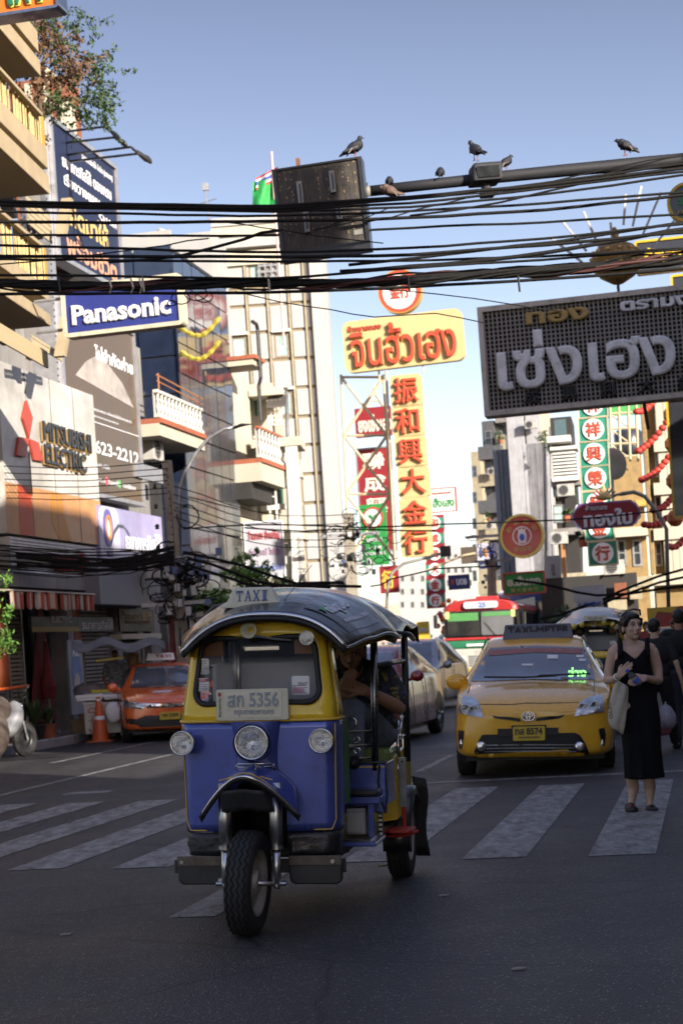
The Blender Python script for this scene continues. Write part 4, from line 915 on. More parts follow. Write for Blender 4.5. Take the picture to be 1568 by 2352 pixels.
def hand(base, dirv, side, up_, s=1.0, curl=.5, spread=.4, point=False):
    # palm + four curled fingers + thumb as capsules; dirv: along the palm, up_: back of the hand
    d = Vector(dirv).normalized(); u = Vector(up_); u = (u-d*u.dot(d)).normalized(); r = d.cross(u)*side; b = Vector(base); P_ = []
    for k, o_ in enumerate((-.028, -.010, .010, .027)):
        k0 = b+r*o_*s+d*.085*s*(1-.05*abs(k-1)); P_.append(('c', b+r*o_*.6*s, k0, .016*s, .0115*s))
        L = (.032, .036, .034, .026)[k]*s; dd = d.copy(); p = k0; c_ = 0.08 if (point and k == 0) else curl
        for j in range(3):
            dd = (dd - u*c_*(.6+.25*j)).normalized(); q = p+dd*L*(1-.15*j); P_.append(('c', p, q, .0095*s, .008*s)); p = q
    t0 = b-r*.026*s+d*.03*s; t1 = t0-r*.028*s+d*.025*s-u*.012*s; P_ += [('c', b, t0, .016*s, .014*s), ('c', t0, t1, .012*s, .0105*s), ('c', t1, t1+(d*.026-r*.004-u*.012)*s, .010*s, .0085*s)]
    return P_
def head_parts(c, s, yaw=0, pitch=0):
    R = Matrix.Rotation(yaw, 3, 'Z') @ Matrix.Rotation(pitch, 3, 'X'); c = Vector(c)
    f = lambda x, y, z: c + R @ (Vector((x, y, z))*s)
    dg = math.degrees(yaw)
    return [('e', f(0,.012,.030), (.072*s,.088*s,.082*s), dg), ('e', f(0,-.020,-.030), (.058*s,.068*s,.075*s), dg), ('e', f(0,-.052,-.082), (.026*s,.026*s,.022*s), dg),
            ('c', f(0,-.085,.012), f(0,-.102,-.022), .008*s, .0125*s), ('c', f(-.010,-.092,-.028), f(.010,-.092,-.028), .007*s, .007*s),
            ('e', f(-.034,-.058,-.022), (.024*s,.022*s,.022*s)), ('e', f(.034,-.058,-.022), (.024*s,.022*s,.022*s)),
            ('c', f(-.035,-.074,.030), f(.035,-.074,.030), .013*s, .013*s), ('c', f(-.016,-.082,-.056), f(.016,-.082,-.056), .010*s, .010*s),
            ('e', f(-.073,.008,-.012), (.010*s,.018*s,.030*s), dg), ('e', f(.073,.008,-.012), (.010*s,.018*s,.030*s), dg)], f
def face(parent, f, s, brow=True, lips=LIP):
    R = (f(0,0,0), )
    for sx in (-1, 1):
        e = obj('eye', MB().ball(f(sx*.030, -.0755, .006), .0105*s, 10, (1.25,.8,.55)), EYEW, parent, smooth=True)
        obj('iris', MB().ball(f(sx*.030+.001, -.084, .006), .0060*s, 8, (1,.6,1)), IRIS, e, smooth=True)
        obj('eyelid', MB().tube([f(sx*.045,-.074,.008), f(sx*.037,-.082,.0135), f(sx*.028,-.0845,.0145), f(sx*.016,-.080,.009)], .0022*s, 6), HAIR, e)
        if brow: obj('eyebrow', MB().tube([f(sx*.050,-.072,.026), f(sx*.036,-.0855,.033), f(sx*.016,-.088,.030)], [.0015*s,.0032*s,.003*s], 6), HAIR, parent)
    obj('lips', MB().tube([f(-.022,-.0835,-.052), f(-.010,-.0925,-.0495), f(0,-.094,-.051), f(.010,-.0925,-.0495), f(.022,-.0835,-.052)], [.001*s,.0036*s,.0036*s,.0036*s,.001*s], 6).tube([f(-.020,-.083,-.054), f(0,-.0925,-.0585), f(.020,-.083,-.054)], [.001*s,.0045*s,.001*s], 6), lips, parent, smooth=True)
# --- woman in the black dress
Z2 = lambda a, b: ((1500+a/1.568)*.6272, (1800+b/1.568)*.6272)
wl_ = G(1470, 1861); woman = thing('person', 'woman in a long black sleeveless dress holding a water bottle on the crossing', 'person', wl_)
fw_ = Fr(wl_, 0)
def W(a, b, off=0.0): x, z = fw_.px(*Z2(a, b), off); return Vector((x, off, z))
hp, hf = head_parts(W(1272, 778, -.02), 1.03, rad(20), rad(-4))
parts = hp + [('l', [(W(1262,830,.02), .052), (W(1270,880,.01), .050)]), ('l', [(W(1190,905,.02), .052), (W(1275,890,.02), .062), (W(1378,905,.02), .052)]),
  ('e', W(1273,950,-.01), (.145,.095,.115)), ('e', W(1285,1100,.0), (.135,.10,.16)), ('e', W(1300,1230,.0), (.17,.125,.16)),
  ('l', [(W(1168,925,.02), .050), (W(1148,1010,.03), .044), (W(1134,1085,.02), .037), (W(1165,1082,-.08), .033), (W(1198,1062,-.16), .024)]),
  ('l', [(W(1395,925,.02), .050), (W(1420,1010,.03), .044), (W(1428,1085,.02), .037), (W(1395,1082,-.08), .033), (W(1352,1070,-.17), .024)]),
  ('l', [(W(1270,1300,.03), .085), (W(1272,1500,.0), .060), (W(1272,1640,.02), .050), (W(1283,1700,.05), .050), (W(1276,1770,.03), .030), (W(1270,1815,-.04), .030)]),
  ('l', [(W(1370,1300,.0), .085), (W(1372,1500,-.04), .060), (W(1372,1640,-.02), .050), (W(1378,1700,.02), .050), (W(1376,1780,.0), .030), (W(1383,1825,-.06), .030)])]
parts += hand(W(1198,1062,-.16), W(1240,1018,-.22)-W(1198,1062,-.16), 1, (-.3,-1,.3), .95, .35, point=True)
parts += hand(W(1352,1070,-.17), W(1312,1082,-.21)-W(1352,1070,-.17), -1, (.1,-1,.4), .95, .55)
wb = blob('body', parts, SKIN, woman, .0055, 4)
face(woman, hf, 1.03)
blob('hair', [('e', hf(0,.022,.042), (.084,.094,.088)), ('e', hf(0,-.040,.080), (.058,.045,.028), 20), ('e', hf(0,.055,-.01), (.070,.055,.07)), ('l', [(hf(-.068,-.045,.052), .018), (hf(-.078,-.015,.015), .014)]), ('l', [(hf(.068,-.045,.052), .016), (hf(.078,-.015,.015), .013)]), ('e', hf(0,.10,-.01), (.045,.04,.045))], HAIR, woman, .006, 3)
obj('sunglasses', MB().tube([hf(-.085,-.01,.09), hf(-.06,-.055,.125), hf(0,-.07,.135), hf(.06,-.055,.125), hf(.085,-.01,.09)], .008, 6), mat('dark tortoise', (.05,.03,.015), .2, coat=.5), woman, smooth=True)
BD = mat('black dress cloth', (.008,.008,.009), .9, var=.2, scale=5, bump=.5, bscale=12, spec=.15)
rows = []
for zy, xl, xr, dp in ((905,1184,1372,.118),(950,1178,1376,.132),(1000,1176,1380,.138),(1060,1184,1390,.130),(1120,1192,1400,.115),(1180,1200,1415,.125),(1250,1208,1430,.145),(1330,1214,1438,.155),(1420,1222,1440,.155),(1520,1232,1446,.16),(1600,1238,1456,.165),(1645,1240,1466,.17)):
    a, b = W(xl, zy), W(xr, zy); cx = (a.x+b.x)/2; hx = (b.x-a.x)/2; k = max(0, (zy-1200)/445)
    rows.append([(cx+hx*cos(t)*(1+.05*k*sin(7*t+zy*.004)+.02*sin(5*t+zy*.03)), dp*sin(t)*(1+.10*k*sin(9*t)+.05*sin(6*t+zy*.02)), (a.z+b.z)/2 + (-.0 if zy > 910 else 0)) for t in [2*pi*i/48 for i in range(48)]])
# neckline: lower the front middle of the top rows
def nk(p, i):
    x, y, z = p; cx = W(1275,900).x; d = abs(x-cx)
    if y < 0.04 and d < .085: z -= (.085-d)/.085*[.085,.05,.015][i]
    return (x, y, z)
for i in range(3): rows[i] = [nk(p, i) for p in rows[i]]
dress = obj('dress', MB().grid(rows, cu=True), BD, woman, smooth=True, sub=1, solid=.006)
for a, b in (((1206,955),(1205,890)), ((1358,955),(1362,892))):
    p0 = W(*a, -.095); p1 = W(*b, .0); p2 = W(b[0]*.97+1275*.03, b[1]+30, .09)
    obj('strap', MB().tube([p0, p0.lerp(p1,.55)+Vector((0,-.035,.0)), p1+Vector((0,-.01,.034)), p1+Vector((0,.06,.02)), p2], .046, 10, flat=.45), BD, dress, smooth=True)
for i, (a, b, off) in enumerate((((1268,1822),(1310,1775),-.07), ((1388,1832),(1372,1790),-.06))):
    c = W(*a, off); sh = blob('shoe', [('e', c+Vector((0,-.05,-.005)), (.052,.085,.038)), ('e', c+Vector((0,.06,.0)), (.040,.06,.042)), ('e', c+Vector((0,0,.015)), (.04,.07,.035))], BLK, woman, .006, 3)
    obj('sole', MB().prism([(c.x+.050*cos(t)*(1 if sin(t) < 0 else .85), off+.0+.125*sin(t)) for t in [2*pi*j/20 for j in range(20)]], .0, .022, 'z'), BLK, sh, bev=.004)
    if i == 0: obj('shoe_charm', MB().ball(c+Vector((-.01,-.075,.030)), .014, 8), mat('red charm', (.4,.03,.02), .4), sh)
wr_ = W(1190,1066,-.145); obj('watch', MB().lathe([(.027,-.010),(.031,-.010),(.031,.010),(.027,.010)], 16, (0,0,0), 'x'), WHT, woman).matrix_local = Matrix.Translation(wr_) @ (W(1198,1062,-.16)-W(1165,1082,-.08)).to_track_quat('X','Z').to_matrix().to_4x4()
# water bottle held between the hands
b0 = W(1243,1024,-.235); b1 = W(1322,1110,-.215); bt = thing('water_bottle', 'clear plastic water bottle with blue cap held by the woman in black', 'bottle', wl_+b0)
q = (b1-b0).to_track_quat('Z', 'Y'); bt.rotation_mode = 'QUATERNION'; bt.rotation_quaternion = q
obj('cap', MB().cyl((0,0,0), .014, .02, 12), mat('blue cap', (.05,.10,.55), .4), bt)
obj('bottle_body', MB().lathe([(.011,.018),(.013,.03),(.028,.06),(.031,.075),(.029,.09),(.031,.10),(.031,.155),(.026,.165),(0,.166)], 16), mat('clear plastic', (.75,.82,.9), .08, trans=.9, alpha=.6, ior=1.3), bt, smooth=True)
obj('bottle_label', MB().lathe([(.0315,.10),(.0315,.135)], 16), mat('blue label', (.08,.12,.5), .4), bt, smooth=True)
# tote bag
CV = mat('cream canvas', (.46,.42,.33), .85, var=.12, scale=8, bump=.4, bscale=30)
tb_ = thing('tote_bag', 'cream canvas tote bag hanging at the side of the woman in black', 'bag', wl_+Vector((0,0,0)))
rows = []
for zy, xl, xr, dp in ((1095,1182,1216,.02),(1105,1160,1246,.03),(1160,1144,1240,.04),(1230,1132,1232,.05),(1290,1124,1228,.055),(1335,1124,1222,.05),(1365,1140,1216,.035),(1380,1170,1210,.01)):
    a, b = W(xl, zy), W(xr, zy); rows.append([((a.x+b.x)/2+(b.x-a.x)/2*cos(t), -.12+dp*sin(t)+.008*sin(5*t+zy*.02), (a.z+b.z)/2-.02*cos(t)) for t in [2*pi*i/24 for i in range(24)]])
tbb = obj('bag_body', MB().grid(rows, cu=True), CV, tb_, smooth=True, sub=1)
obj('bag_strap', MB().tube([W(1200,1100,-.13), W(1192,1082,-.14), W(1165,1080,-.10), W(1170,1100,-.06)], .012, 6, flat=.3), CV, tb_)
p = W(1150,1245,-.185); letter(tbb, 'TOKYO', p.x-.005, p.z, .17, .03, MARK, -.185, .002, .01, rot=(0, rad(84), rad(-20)))
# --- generic standing figure
def figure(label, loc, rz, h, top, bottom, skin=SKIN2, hair=HAIR, stride=0., arms=((-.26,-.1,.95),(.26,-.1,.95)), long_sleeve=False, vox=.012, group=None, hairm=True, shorts=False):
    s = h/1.7; th = thing('person', label, 'person', loc, rz, group)
    V = lambda x, y, z: Vector((x, y, z))*s
    hp, hf = head_parts(V(0,-.02,1.57), s); P_ = list(hp)
    P_ += [('l', [(V(0,0,1.50), .055*s), (V(0,0,1.40), .055*s)]), ('e', V(0,0,1.25), (.17*s,.11*s,.20*s)), ('e', V(0,0,.98), (.16*s,.115*s,.15*s)), ('l', [(V(-.16,0,1.38), .055*s), (V(.16,0,1.38), .055*s)])]
    arm = []
    for sx, hd in zip((-1, 1), arms):
        sh = V(sx*.185,0,1.37); hd = V(*hd); el = (sh+hd)/2+Vector((sx*.05, .07, -.06))*s; el = sh+(el-sh).normalized()*.29*s
        arm.append((sh, el, hd)); P_ += [('l', [(sh, .046*s), (el, .036*s), (hd, .024*s)])] + hand(hd, hd-el, sx, (0,-1,.3), s*.95, .4)
    legs = []
    for sx in (-1, 1):
        st = stride*sx; hpj = V(sx*.09,0,.90); kn = V(sx*.095,-.03+st*.5,.49); an = V(sx*.10,st,.09)
        legs.append((hpj, kn, an)); P_ += [('l', [(hpj, .085*s), (kn, .055*s), (an, .036*s), (an+Vector((0,-.14,-.055))*s, .032*s)])]
    bd = blob('body', P_, skin, th, vox, 3); face(th, hf, s)
    if hairm: blob('hair', [('e', hf(0,.022,.040), (.082*s,.092*s,.085*s)), ('e', hf(0,-.045,.080), (.055*s,.04*s,.028*s)), ('e', hf(0,.05,-.01), (.07*s,.05*s,.06*s))], hair, th, vox*.8, 2)
    T_ = [('e', V(0,0,1.24), (.195*s,.135*s,.21*s)), ('e', V(0,0,1.00), (.185*s,.135*s,.15*s)), ('l', [(V(-.17,0,1.385), .062*s), (V(.17,0,1.385), .062*s)])]
    for sh, el, hd in arm:
        T_.append(('l', [(sh, .062*s), (sh.lerp(el, .75), .056*s)]) if not long_sleeve else ('l', [(sh, .062*s), (el, .052*s), (hd, .04*s)]))
    blob('shirt', T_, top, th, vox, 3)
    B_ = [('e', V(0,0,.90), (.18*s,.135*s,.12*s))]
    for hpj, kn, an in legs: B_.append(('l', [(hpj, .10*s), (kn, .075*s)] + ([] if shorts else [(an+Vector((0,0,.02)), .055*s)])))
    blob('trousers', B_, bottom, th, vox, 3)
    for hpj, kn, an in legs: blob('shoe', [('e', an+Vector((0,-.06,-.05))*s, (.048*s,.12*s,.04*s))], BLK, th, vox, 2)
    return th
BK = mat('black cotton', (.012,.012,.014), .85, var=.2); DJ = mat('dark denim', (.03,.035,.05), .8, var=.2); 
CHK = mat('checked shirt', (.24,.25,.27), .8, var=.8, scale=26)
g = G(1520, 1725); pa = figure('person in black top walking with plastic bags behind the woman in black', g, rad(150), 1.62, BK, BK, SKIN, stride=.22, arms=((-.33,.0,.82),(.30,-.12,.85)), long_sleeve=False)
def bag(label, loc, m, s=1.0):
    o = obj('plastic_bag', MB().lathe([(.0,-.30*s),(.08*s,-.29*s),(.12*s,-.22*s),(.11*s,-.12*s),(.05*s,-.03*s),(.012,0),(.01,.03)], 14), m, None, smooth=True); o.location = loc; tag(o, label, 'bag', 'plastic bags carried by the walker'); 
    for v in o.data.vertices: v.co += Vector((mnoise.noise(v.co*9), mnoise.noise(v.co*9+Vector((5,0,0))), 0))*.03
    return o
bag('white see-through plastic bag carried by the walker in black', P(1528,1618,g.y-.15), mat('white plastic film', (.5,.52,.58), .25, trans=.3, alpha=.75))
bag('pink plastic bag carried by the walker in black', P(1516,1628,g.y+.0), mat('pink plastic film', (.55,.18,.30), .3, alpha=.85), 1.1)
g = G(1577, 1712); figure('person in dark clothes at the right edge of the road', g, rad(170), 1.72, BK, DJ, SKIN2, stride=.15)
def on_kerb(x, y): return G(x, y, .14)
g = P(271, 1600, 34.8); g.z = .14; figure('street vendor in checked shirt standing behind the cart', g, rad(10), 1.66, CHK, DJ, SKIN2, arms=((-.25,-.2,1.0),(.25,-.25,1.0)))
g = P(318, 1600, 35.4); g.z = .14; figure('vendor in a dark shirt bending at the right end of the cart', g, rad(-40), 1.6, BK, DJ, SKIN, arms=((-.2,-.35,1.08),(.25,-.25,1.0)))
for i, (x, Yd, c) in enumerate(((1494,33,(.10,.02,.02)),(1560,30,(.20,.20,.22)),(1448,38,(.05,.06,.10)))):
    g = P(x, 1600, Yd); g.z = 0; figure(('pedestrian in dark red shirt far behind the woman in black','pedestrian in grey shirt near the right edge, far back','pedestrian in navy shirt behind the yellow taxi')[i], g, rad(20*i), 1.65, mat('shirt %d' % i, c, .8), DJ, SKIN2, stride=.1)
# --- man riding in the tuk-tuk
man = thing('person', 'bearded man in floral shirt and jeans seated in the tuk-tuk', 'person', tuk.location, rot=tuk.rotation_euler)
Z1 = lambda a, b: ((600+a/1.568)*.6272, (2100+b/1.568)*.6272); ft = Fr(tuk.location, -rad(9.7), LEAN)
def K(a, b, off): x, z = ft.px(*Z1(a, b), off); return Vector((x, off, z))
hc = K(1072, 452, 1.42); hp, hf = head_parts(hc, 1.12, rad(8), rad(12))
parts = hp + [('l', [(K(1085,540,1.50), .062), (K(1100,590,1.55), .06)]), ('e', K(1150,720,1.60), (.18,.12,.24)), ('e', K(1170,900,1.62), (.17,.13,.12)),
  ('l', [(K(1265,580,1.52), .058), (K(1325,690,1.48), .05), (K(1350,770,1.40), .043), (K(1250,720,1.26), .040), (K(1150,672,1.16), .030)]),
  ('l', [(K(1015,580,1.56), .058), (K(985,700,1.5), .05), (K(975,780,1.40), .043), (K(1010,730,1.26), .038), (K(1040,690,1.18), .030)])]
parts += hand(K(1150,672,1.16), K(1060,640,1.13)-K(1150,672,1.16), 1, (0,-1,.5), 1.15, .55) + hand(K(1040,690,1.18), K(1050,640,1.12)-K(1040,690,1.18), -1, (0,-1,0), 1.1, .6)
blob('body', parts, SKIN2, man, .007, 3); face(man, hf, 1.12, lips=mat('dull lips', (.20,.08,.06), .5))
blob('hair', [('e', hf(0,.03,.050), (.090,.10,.085)), ('e', hf(0,-.03,.090), (.065,.05,.03))], HAIR, man, .008, 2)
blob('beard', [('l', [(hf(-.058,-.03,-.05), .014), (hf(-.04,-.062,-.082), .018), (hf(0,-.074,-.095), .020), (hf(.04,-.062,-.082), .018), (hf(.058,-.03,-.05), .014)]), ('c', hf(-.02,-.088,-.042), hf(.02,-.088,-.042), .005, .005)], mat('dark beard', (.035,.022,.016), .8, bump=.5, bscale=90), man, .005, 1)
FLO = mat('floral shirt', (.020,.022,.028), .8); t = FLO.node_tree; b = t.nodes['Principled BSDF']
vv = nd(t, 'ShaderNodeTexVoronoi'); vv.inputs['Scale'].default_value = 17; tcn = nd(t, 'ShaderNodeTexCoord'); nz = nd(t, 'ShaderNodeTexNoise'); nz.inputs['Scale'].default_value = 11; nz.inputs['Detail'].default_value = 3
mxv = nd(t, 'ShaderNodeMix', data_type='RGBA'); mxv.inputs[0].default_value = .12; t.links.new(tcn.outputs['Object'], mxv.inputs[6]); t.links.new(nz.outputs['Color'], mxv.inputs[7]); t.links.new(tcn.outputs['Object'], nz.inputs['Vector']); t.links.new(mxv.outputs[2], vv.inputs['Vector'])
rp = nd(t, 'ShaderNodeValToRGB'); rp.color_ramp.interpolation = 'CONSTANT'; e = rp.color_ramp.elements; e[0].color = (.16,.14,.04,1); e[1].position = .20; e[1].color = (.07,.05,.025,1); e2 = e.new(.33); e2.color = (.012,.013,.018,1); e3 = e.new(.62); e3.color = (.03,.04,.07,1)
t.links.new(vv.outputs['Distance'], rp.inputs[0]); t.links.new(rp.outputs[0], b.inputs['Base Color'])
blob('shirt', [('e', K(1145,720,1.60), (.20,.14,.25)), ('e', K(1165,880,1.62), (.20,.15,.13)), ('l', [(K(1015,585,1.56), .075), (K(1130,575,1.58), .07), (K(1262,585,1.53), .078), (K(1325,690,1.47), .075), (K(1345,735,1.43), .066)]), ('l', [(K(1010,590,1.56), .075), (K(985,680,1.5), .07)])], FLO, man, .008, 3)
blob('jeans', [('e', K(1170,920,1.62), (.20,.16,.12)), ('l', [(K(1225,915,1.55), .10), (K(1150,830,1.34), .088), (K(1082,780,1.16), .074), (K(1092,900,1.10), .064), (K(1098,1050,1.08), .055)]), ('l', [(K(1100,920,1.6), .10), (K(1040,850,1.36), .085), (K(1000,800,1.18), .072), (K(1020,920,1.12), .060), (K(1030,1050,1.08), .055)])],
     mat('washed denim', (.13,.16,.21), .85, var=.2, scale=9, bump=.4, bscale=60), man, .008, 3)
for a in (1098, 1035): blob('shoe', [('e', K(a,1085,1.06), (.05,.12,.045))], BLK, man, .01, 2)
# --- motorbike rider far off, facing us
def bike(label, loc, rz, pm, rider=None, catl='motorbike', nm='motorbike'):
    th = thing(nm, label, catl, loc, rz)
    for y in (.0, 1.25):
        w_ = thing('wheel', None, None, (0, y, .29)); w_.parent = th; wheel(w_, .29, .09, tread=False, rimm=BLKT)
    obj('fork', MB().tube([(-.07,0,.29),(-.08,.18,.85)], .02, 8).tube([(.07,0,.29),(.08,.18,.85)], .02, 8), GREY, th)
    rows = [[(w_*cos(a), y, z+hh*sin(a)) for a in [2*pi*i/12 for i in range(12)]] for y, z, w_, hh in ((.08,.72,.06,.10),(.16,.74,.19,.26),(.26,.70,.20,.32),(.42,.48,.17,.18),(.62,.40,.15,.10),(.85,.55,.15,.16),(1.05,.66,.15,.14),(1.45,.74,.08,.08))]
    obj('fairing', MB().grid(rows, cu=True).quad(*rows[0]).quad(*rows[-1]), pm, th, smooth=True, sub=1)
    obj('saddle', MB().prism(rrect(-.13,.13,.72,.80,.03), .68, 1.42), BLK, th, bev=.02)
    obj('handlebar', MB().tube([(-.33,.30,1.02),(-.12,.22,.97),(.12,.22,.97),(.33,.30,1.02)], .016, 8), BLKT, th, smooth=True)
    obj('headlight', MB().ball((0,.10,.86), .085, 12, (1.2,.6,.8)), REFL, th, smooth=True)
    obj('front_mudguard', MB().lathe([(.305,-.06),(.315,-.03),(.318,.03),(.305,.06)], 12, (0,0,.29), 'x', (.5,2.6)), pm, th, smooth=True)
    for sx in (-1,1): mr = obj('mirror', MB().ball((sx*.33,.26,1.18), .055, 10, (1,.3,.7)).tube([(sx*.33,.26,1.18),(sx*.26,.28,1.02)], .008, 5), BLKT, th, smooth=True)
    obj('engine_case', MB().cyl((-.12,.85,.33), .13, .24, 12, 'x'), GREY, th, bev=.01)
    return th
g = P(1001, 1600, 48); g.z = 0
bike('red motorbike ridden toward us beside the bus', g, rad(-4), mat('red bike paint', (.4,.03,.02), .3, coat=.6))
def rider(label, loc, rz, helmet):
    th = thing('person', label, 'person', loc, rz); V = Vector
    hp, hf = head_parts((0,.62,1.42), 1)
    blob('body', hp+[('e', V((0,.68,1.10)), (.16,.11,.22)), ('l', [(V((-.17,.66,1.24)),.05),(V((-.30,.52,1.05)),.04),(V((-.30,.30,1.03)),.03)]), ('l', [(V((.17,.66,1.24)),.05),(V((.30,.52,1.05)),.04),(V((.30,.30,1.03)),.03)]), ('c', V((0,.65,1.36)), V((0,.66,1.25)), .05, .06),
       ('l', [(V((-.10,.85,.84)),.08),(V((-.20,.45,.78)),.06),(V((-.20,.48,.40)),.045),(V((-.20,.38,.34)),.035)]), ('l', [(V((.10,.85,.84)),.08),(V((.20,.45,.78)),.06),(V((.20,.48,.40)),.045),(V((.20,.38,.34)),.035)])]+hand((-.30,.30,1.03),(0,-1,0),-1,(0,0,1))+hand((.30,.30,1.03),(0,-1,0),1,(0,0,1)), SKIN, th, .012, 3)
    blob('shirt', [('e', V((0,.68,1.10)), (.20,.14,.24)), ('l', [(V((-.17,.66,1.24)),.07),(V((-.26,.56,1.12)),.06)]), ('l', [(V((.17,.66,1.24)),.07),(V((.26,.56,1.12)),.06)])], mat('pale grey shirt', (.35,.36,.37), .8), th, .012, 3)
    blob('shorts', [('l', [(V((-.10,.85,.84)),.10),(V((-.18,.5,.79)),.08)]), ('l', [(V((.10,.85,.84)),.10),(V((.18,.5,.79)),.08)])], DJ, th, .012, 3)
    blob('helmet', [('e', V((0,.65,1.47)), (.125,.14,.12))], helmet, th, .012, 3)
    blob('face_mask', [('e', V((0,.545,1.37)), (.055,.04,.045))], mat('mint mask', (.25,.5,.42), .7), th, .01, 2)
rider('motorbike rider in red helmet and mint face mask beside the bus', g, rad(-4), mat('red helmet', (.35,.05,.03), .3, coat=.6))
# ---------------- buildings on the left ----------------
RL = pi/2 - TH
BEI = mat('beige render', (.36,.29,.17), .85, var=.14, scale=1.2, bump=.2, dirt=.45, dirtcol=(.16,.12,.07), streak=True)
TAN = mat('tan slab', (.33,.26,.16), .85, var=.12, scale=1.5, bump=.2, dirt=.35, dirtcol=(.2,.15,.09))
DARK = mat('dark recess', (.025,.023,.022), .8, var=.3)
CONC = mat('grey concrete', (.20,.19,.18), .9, var=.2, scale=1.5, bump=.3, dirt=.5, dirtcol=(.07,.065,.06), streak=True)
CRM = mat('cream render', (.42,.39,.31), .85, var=.08, scale=1.2, dirt=.3, dirtcol=(.35,.29,.18), streak=True)
WTL = mat('white cladding', (.33,.33,.325), .6, var=.07, scale=1.1, dirt=.35, dirtcol=(.45,.38,.27), streak=True)
JNT = mat('tan joint', (.20,.16,.10), .8); WGN = mat('pale green glass', (.30,.42,.38), .12, var=.3, scale=1.5, coat=.6)
WF = mat('white frame', (.55,.54,.50), .6, dirt=.3); GF = mat('green frame', (.04,.14,.08), .5); WG = mat('window glass', (.03,.035,.04), .08, coat=.6, var=.4, scale=1)
GLB = mat('blue black glass', (.015,.022,.045), .06, var=.5, scale=.5, coat=.8, spec=.8, bump=.06, bscale=1.5)
GB2 = mat('grey black cladding', (.035,.036,.042), .25, var=.5, scale=.8, coat=.5, bump=.15, bscale=1.2)
ALU = mat('aluminium frame', (.40,.40,.42), .4, metal=.6, var=.12, dirt=.3)
RUST = mat('rusty steel', (.22,.10,.05), .8, var=.4, scale=9, dirt=.5); TERR = mat('terracotta', (.30,.09,.045), .8, var=.2, dirt=.3)
LEAFM = mat('leaf green', (.035,.065,.018), .6, var=.5, scale=3); LEAFB = mat('dry brown leaf', (.12,.065,.03), .7, var=.5, scale=3); BARK = mat('bark', (.12,.09,.06), .9, bump=.5)
def lthing(name, label, cat, x, y, t=-13.5, group=None, rz=RL, off=None):
    # origin on the facade line under picture point x,y
    f0 = Fr(ST(0, t), rz); X, Z = f0.px(x, y, 0); p = f0.M @ Vector((X, 0, 0)); th = thing(name, label, cat, p, rz, group); return th, frame_of(th)
def pbox(nm, fr, x0, y0, x1, y1, off, a, b, m, par, ref=None, **k):   # box whose picture outline at plane off is x0,y0,x1,y1; a..b its local y extent
    X0, X1, Z0, Z1 = fr.rect(x0, y0, x1, y1, off); return obj(nm, MB().box(X0, X1, a, b, Z0, Z1), m, par, **k)
def window(par, X0, X1, Z0, Z1, y=0.0, fm=None, gm=None, bars=(1,1), nm='window', ft=.05, proud=.05):
    f = MB(); ring(f, [(X0,Z0),(X1,Z0),(X1,Z1),(X0,Z1)], [(X0+ft,Z0+ft),(X1-ft,Z0+ft),(X1-ft,Z1-ft),(X0+ft,Z1-ft)], y-proud, y)
    for i in range(1, bars[0]): x = X0+(X1-X0)*i/bars[0]; f.box(x-ft*.35, x+ft*.35, y-proud*.9, y, Z0+ft, Z1-ft)
    for i in range(1, bars[1]): z = Z0+(Z1-Z0)*i/bars[1]; f.box(X0+ft, X1-ft, y-proud*.8, y, z-ft*.3, z+ft*.3)
    w_ = obj(nm, f, fm or WF, par); obj('pane', MB().box(X0+ft*.8, X1-ft*.8, y-.016, y-.006, Z0+ft*.8, Z1-ft*.8), gm or WG, w_); return w_
def leaves(nm, cen, n, size, m, par, sc=(1,1,1), kind=None, clumps=10, tight=.2):
    mb = MB(); R_ = random.Random(n*7+int(abs(cen[0])*100)+int(abs(cen[2])*37)); C_ = []
    for i in range(clumps):
        v = Vector((R_.gauss(0,.5), R_.gauss(0,.5), R_.gauss(0,.5))); C_.append(Vector((v.x*sc[0], v.y*sc[1], v.z*sc[2])))
    for i in range(n):
        c = R_.choice(C_)+Vector((R_.gauss(0,tight)*sc[0], R_.gauss(0,tight)*sc[1], R_.gauss(0,tight)*sc[2]))+Vector(cen)
        a = Vector((R_.uniform(-1,1), R_.uniform(-1,1), R_.uniform(-1,1))).normalized(); b = a.cross(Vector((R_.uniform(-1,1), R_.uniform(-1,1), R_.uniform(-1,1)))).normalized(); s_ = size*R_.uniform(.6,1.3)
        mb.quad(c-a*s_, c-b*s_*.4, c+a*s_, c+b*s_*.4)
    o = obj(nm, mb, m, par); 
    if kind: o['kind'] = kind
    return o
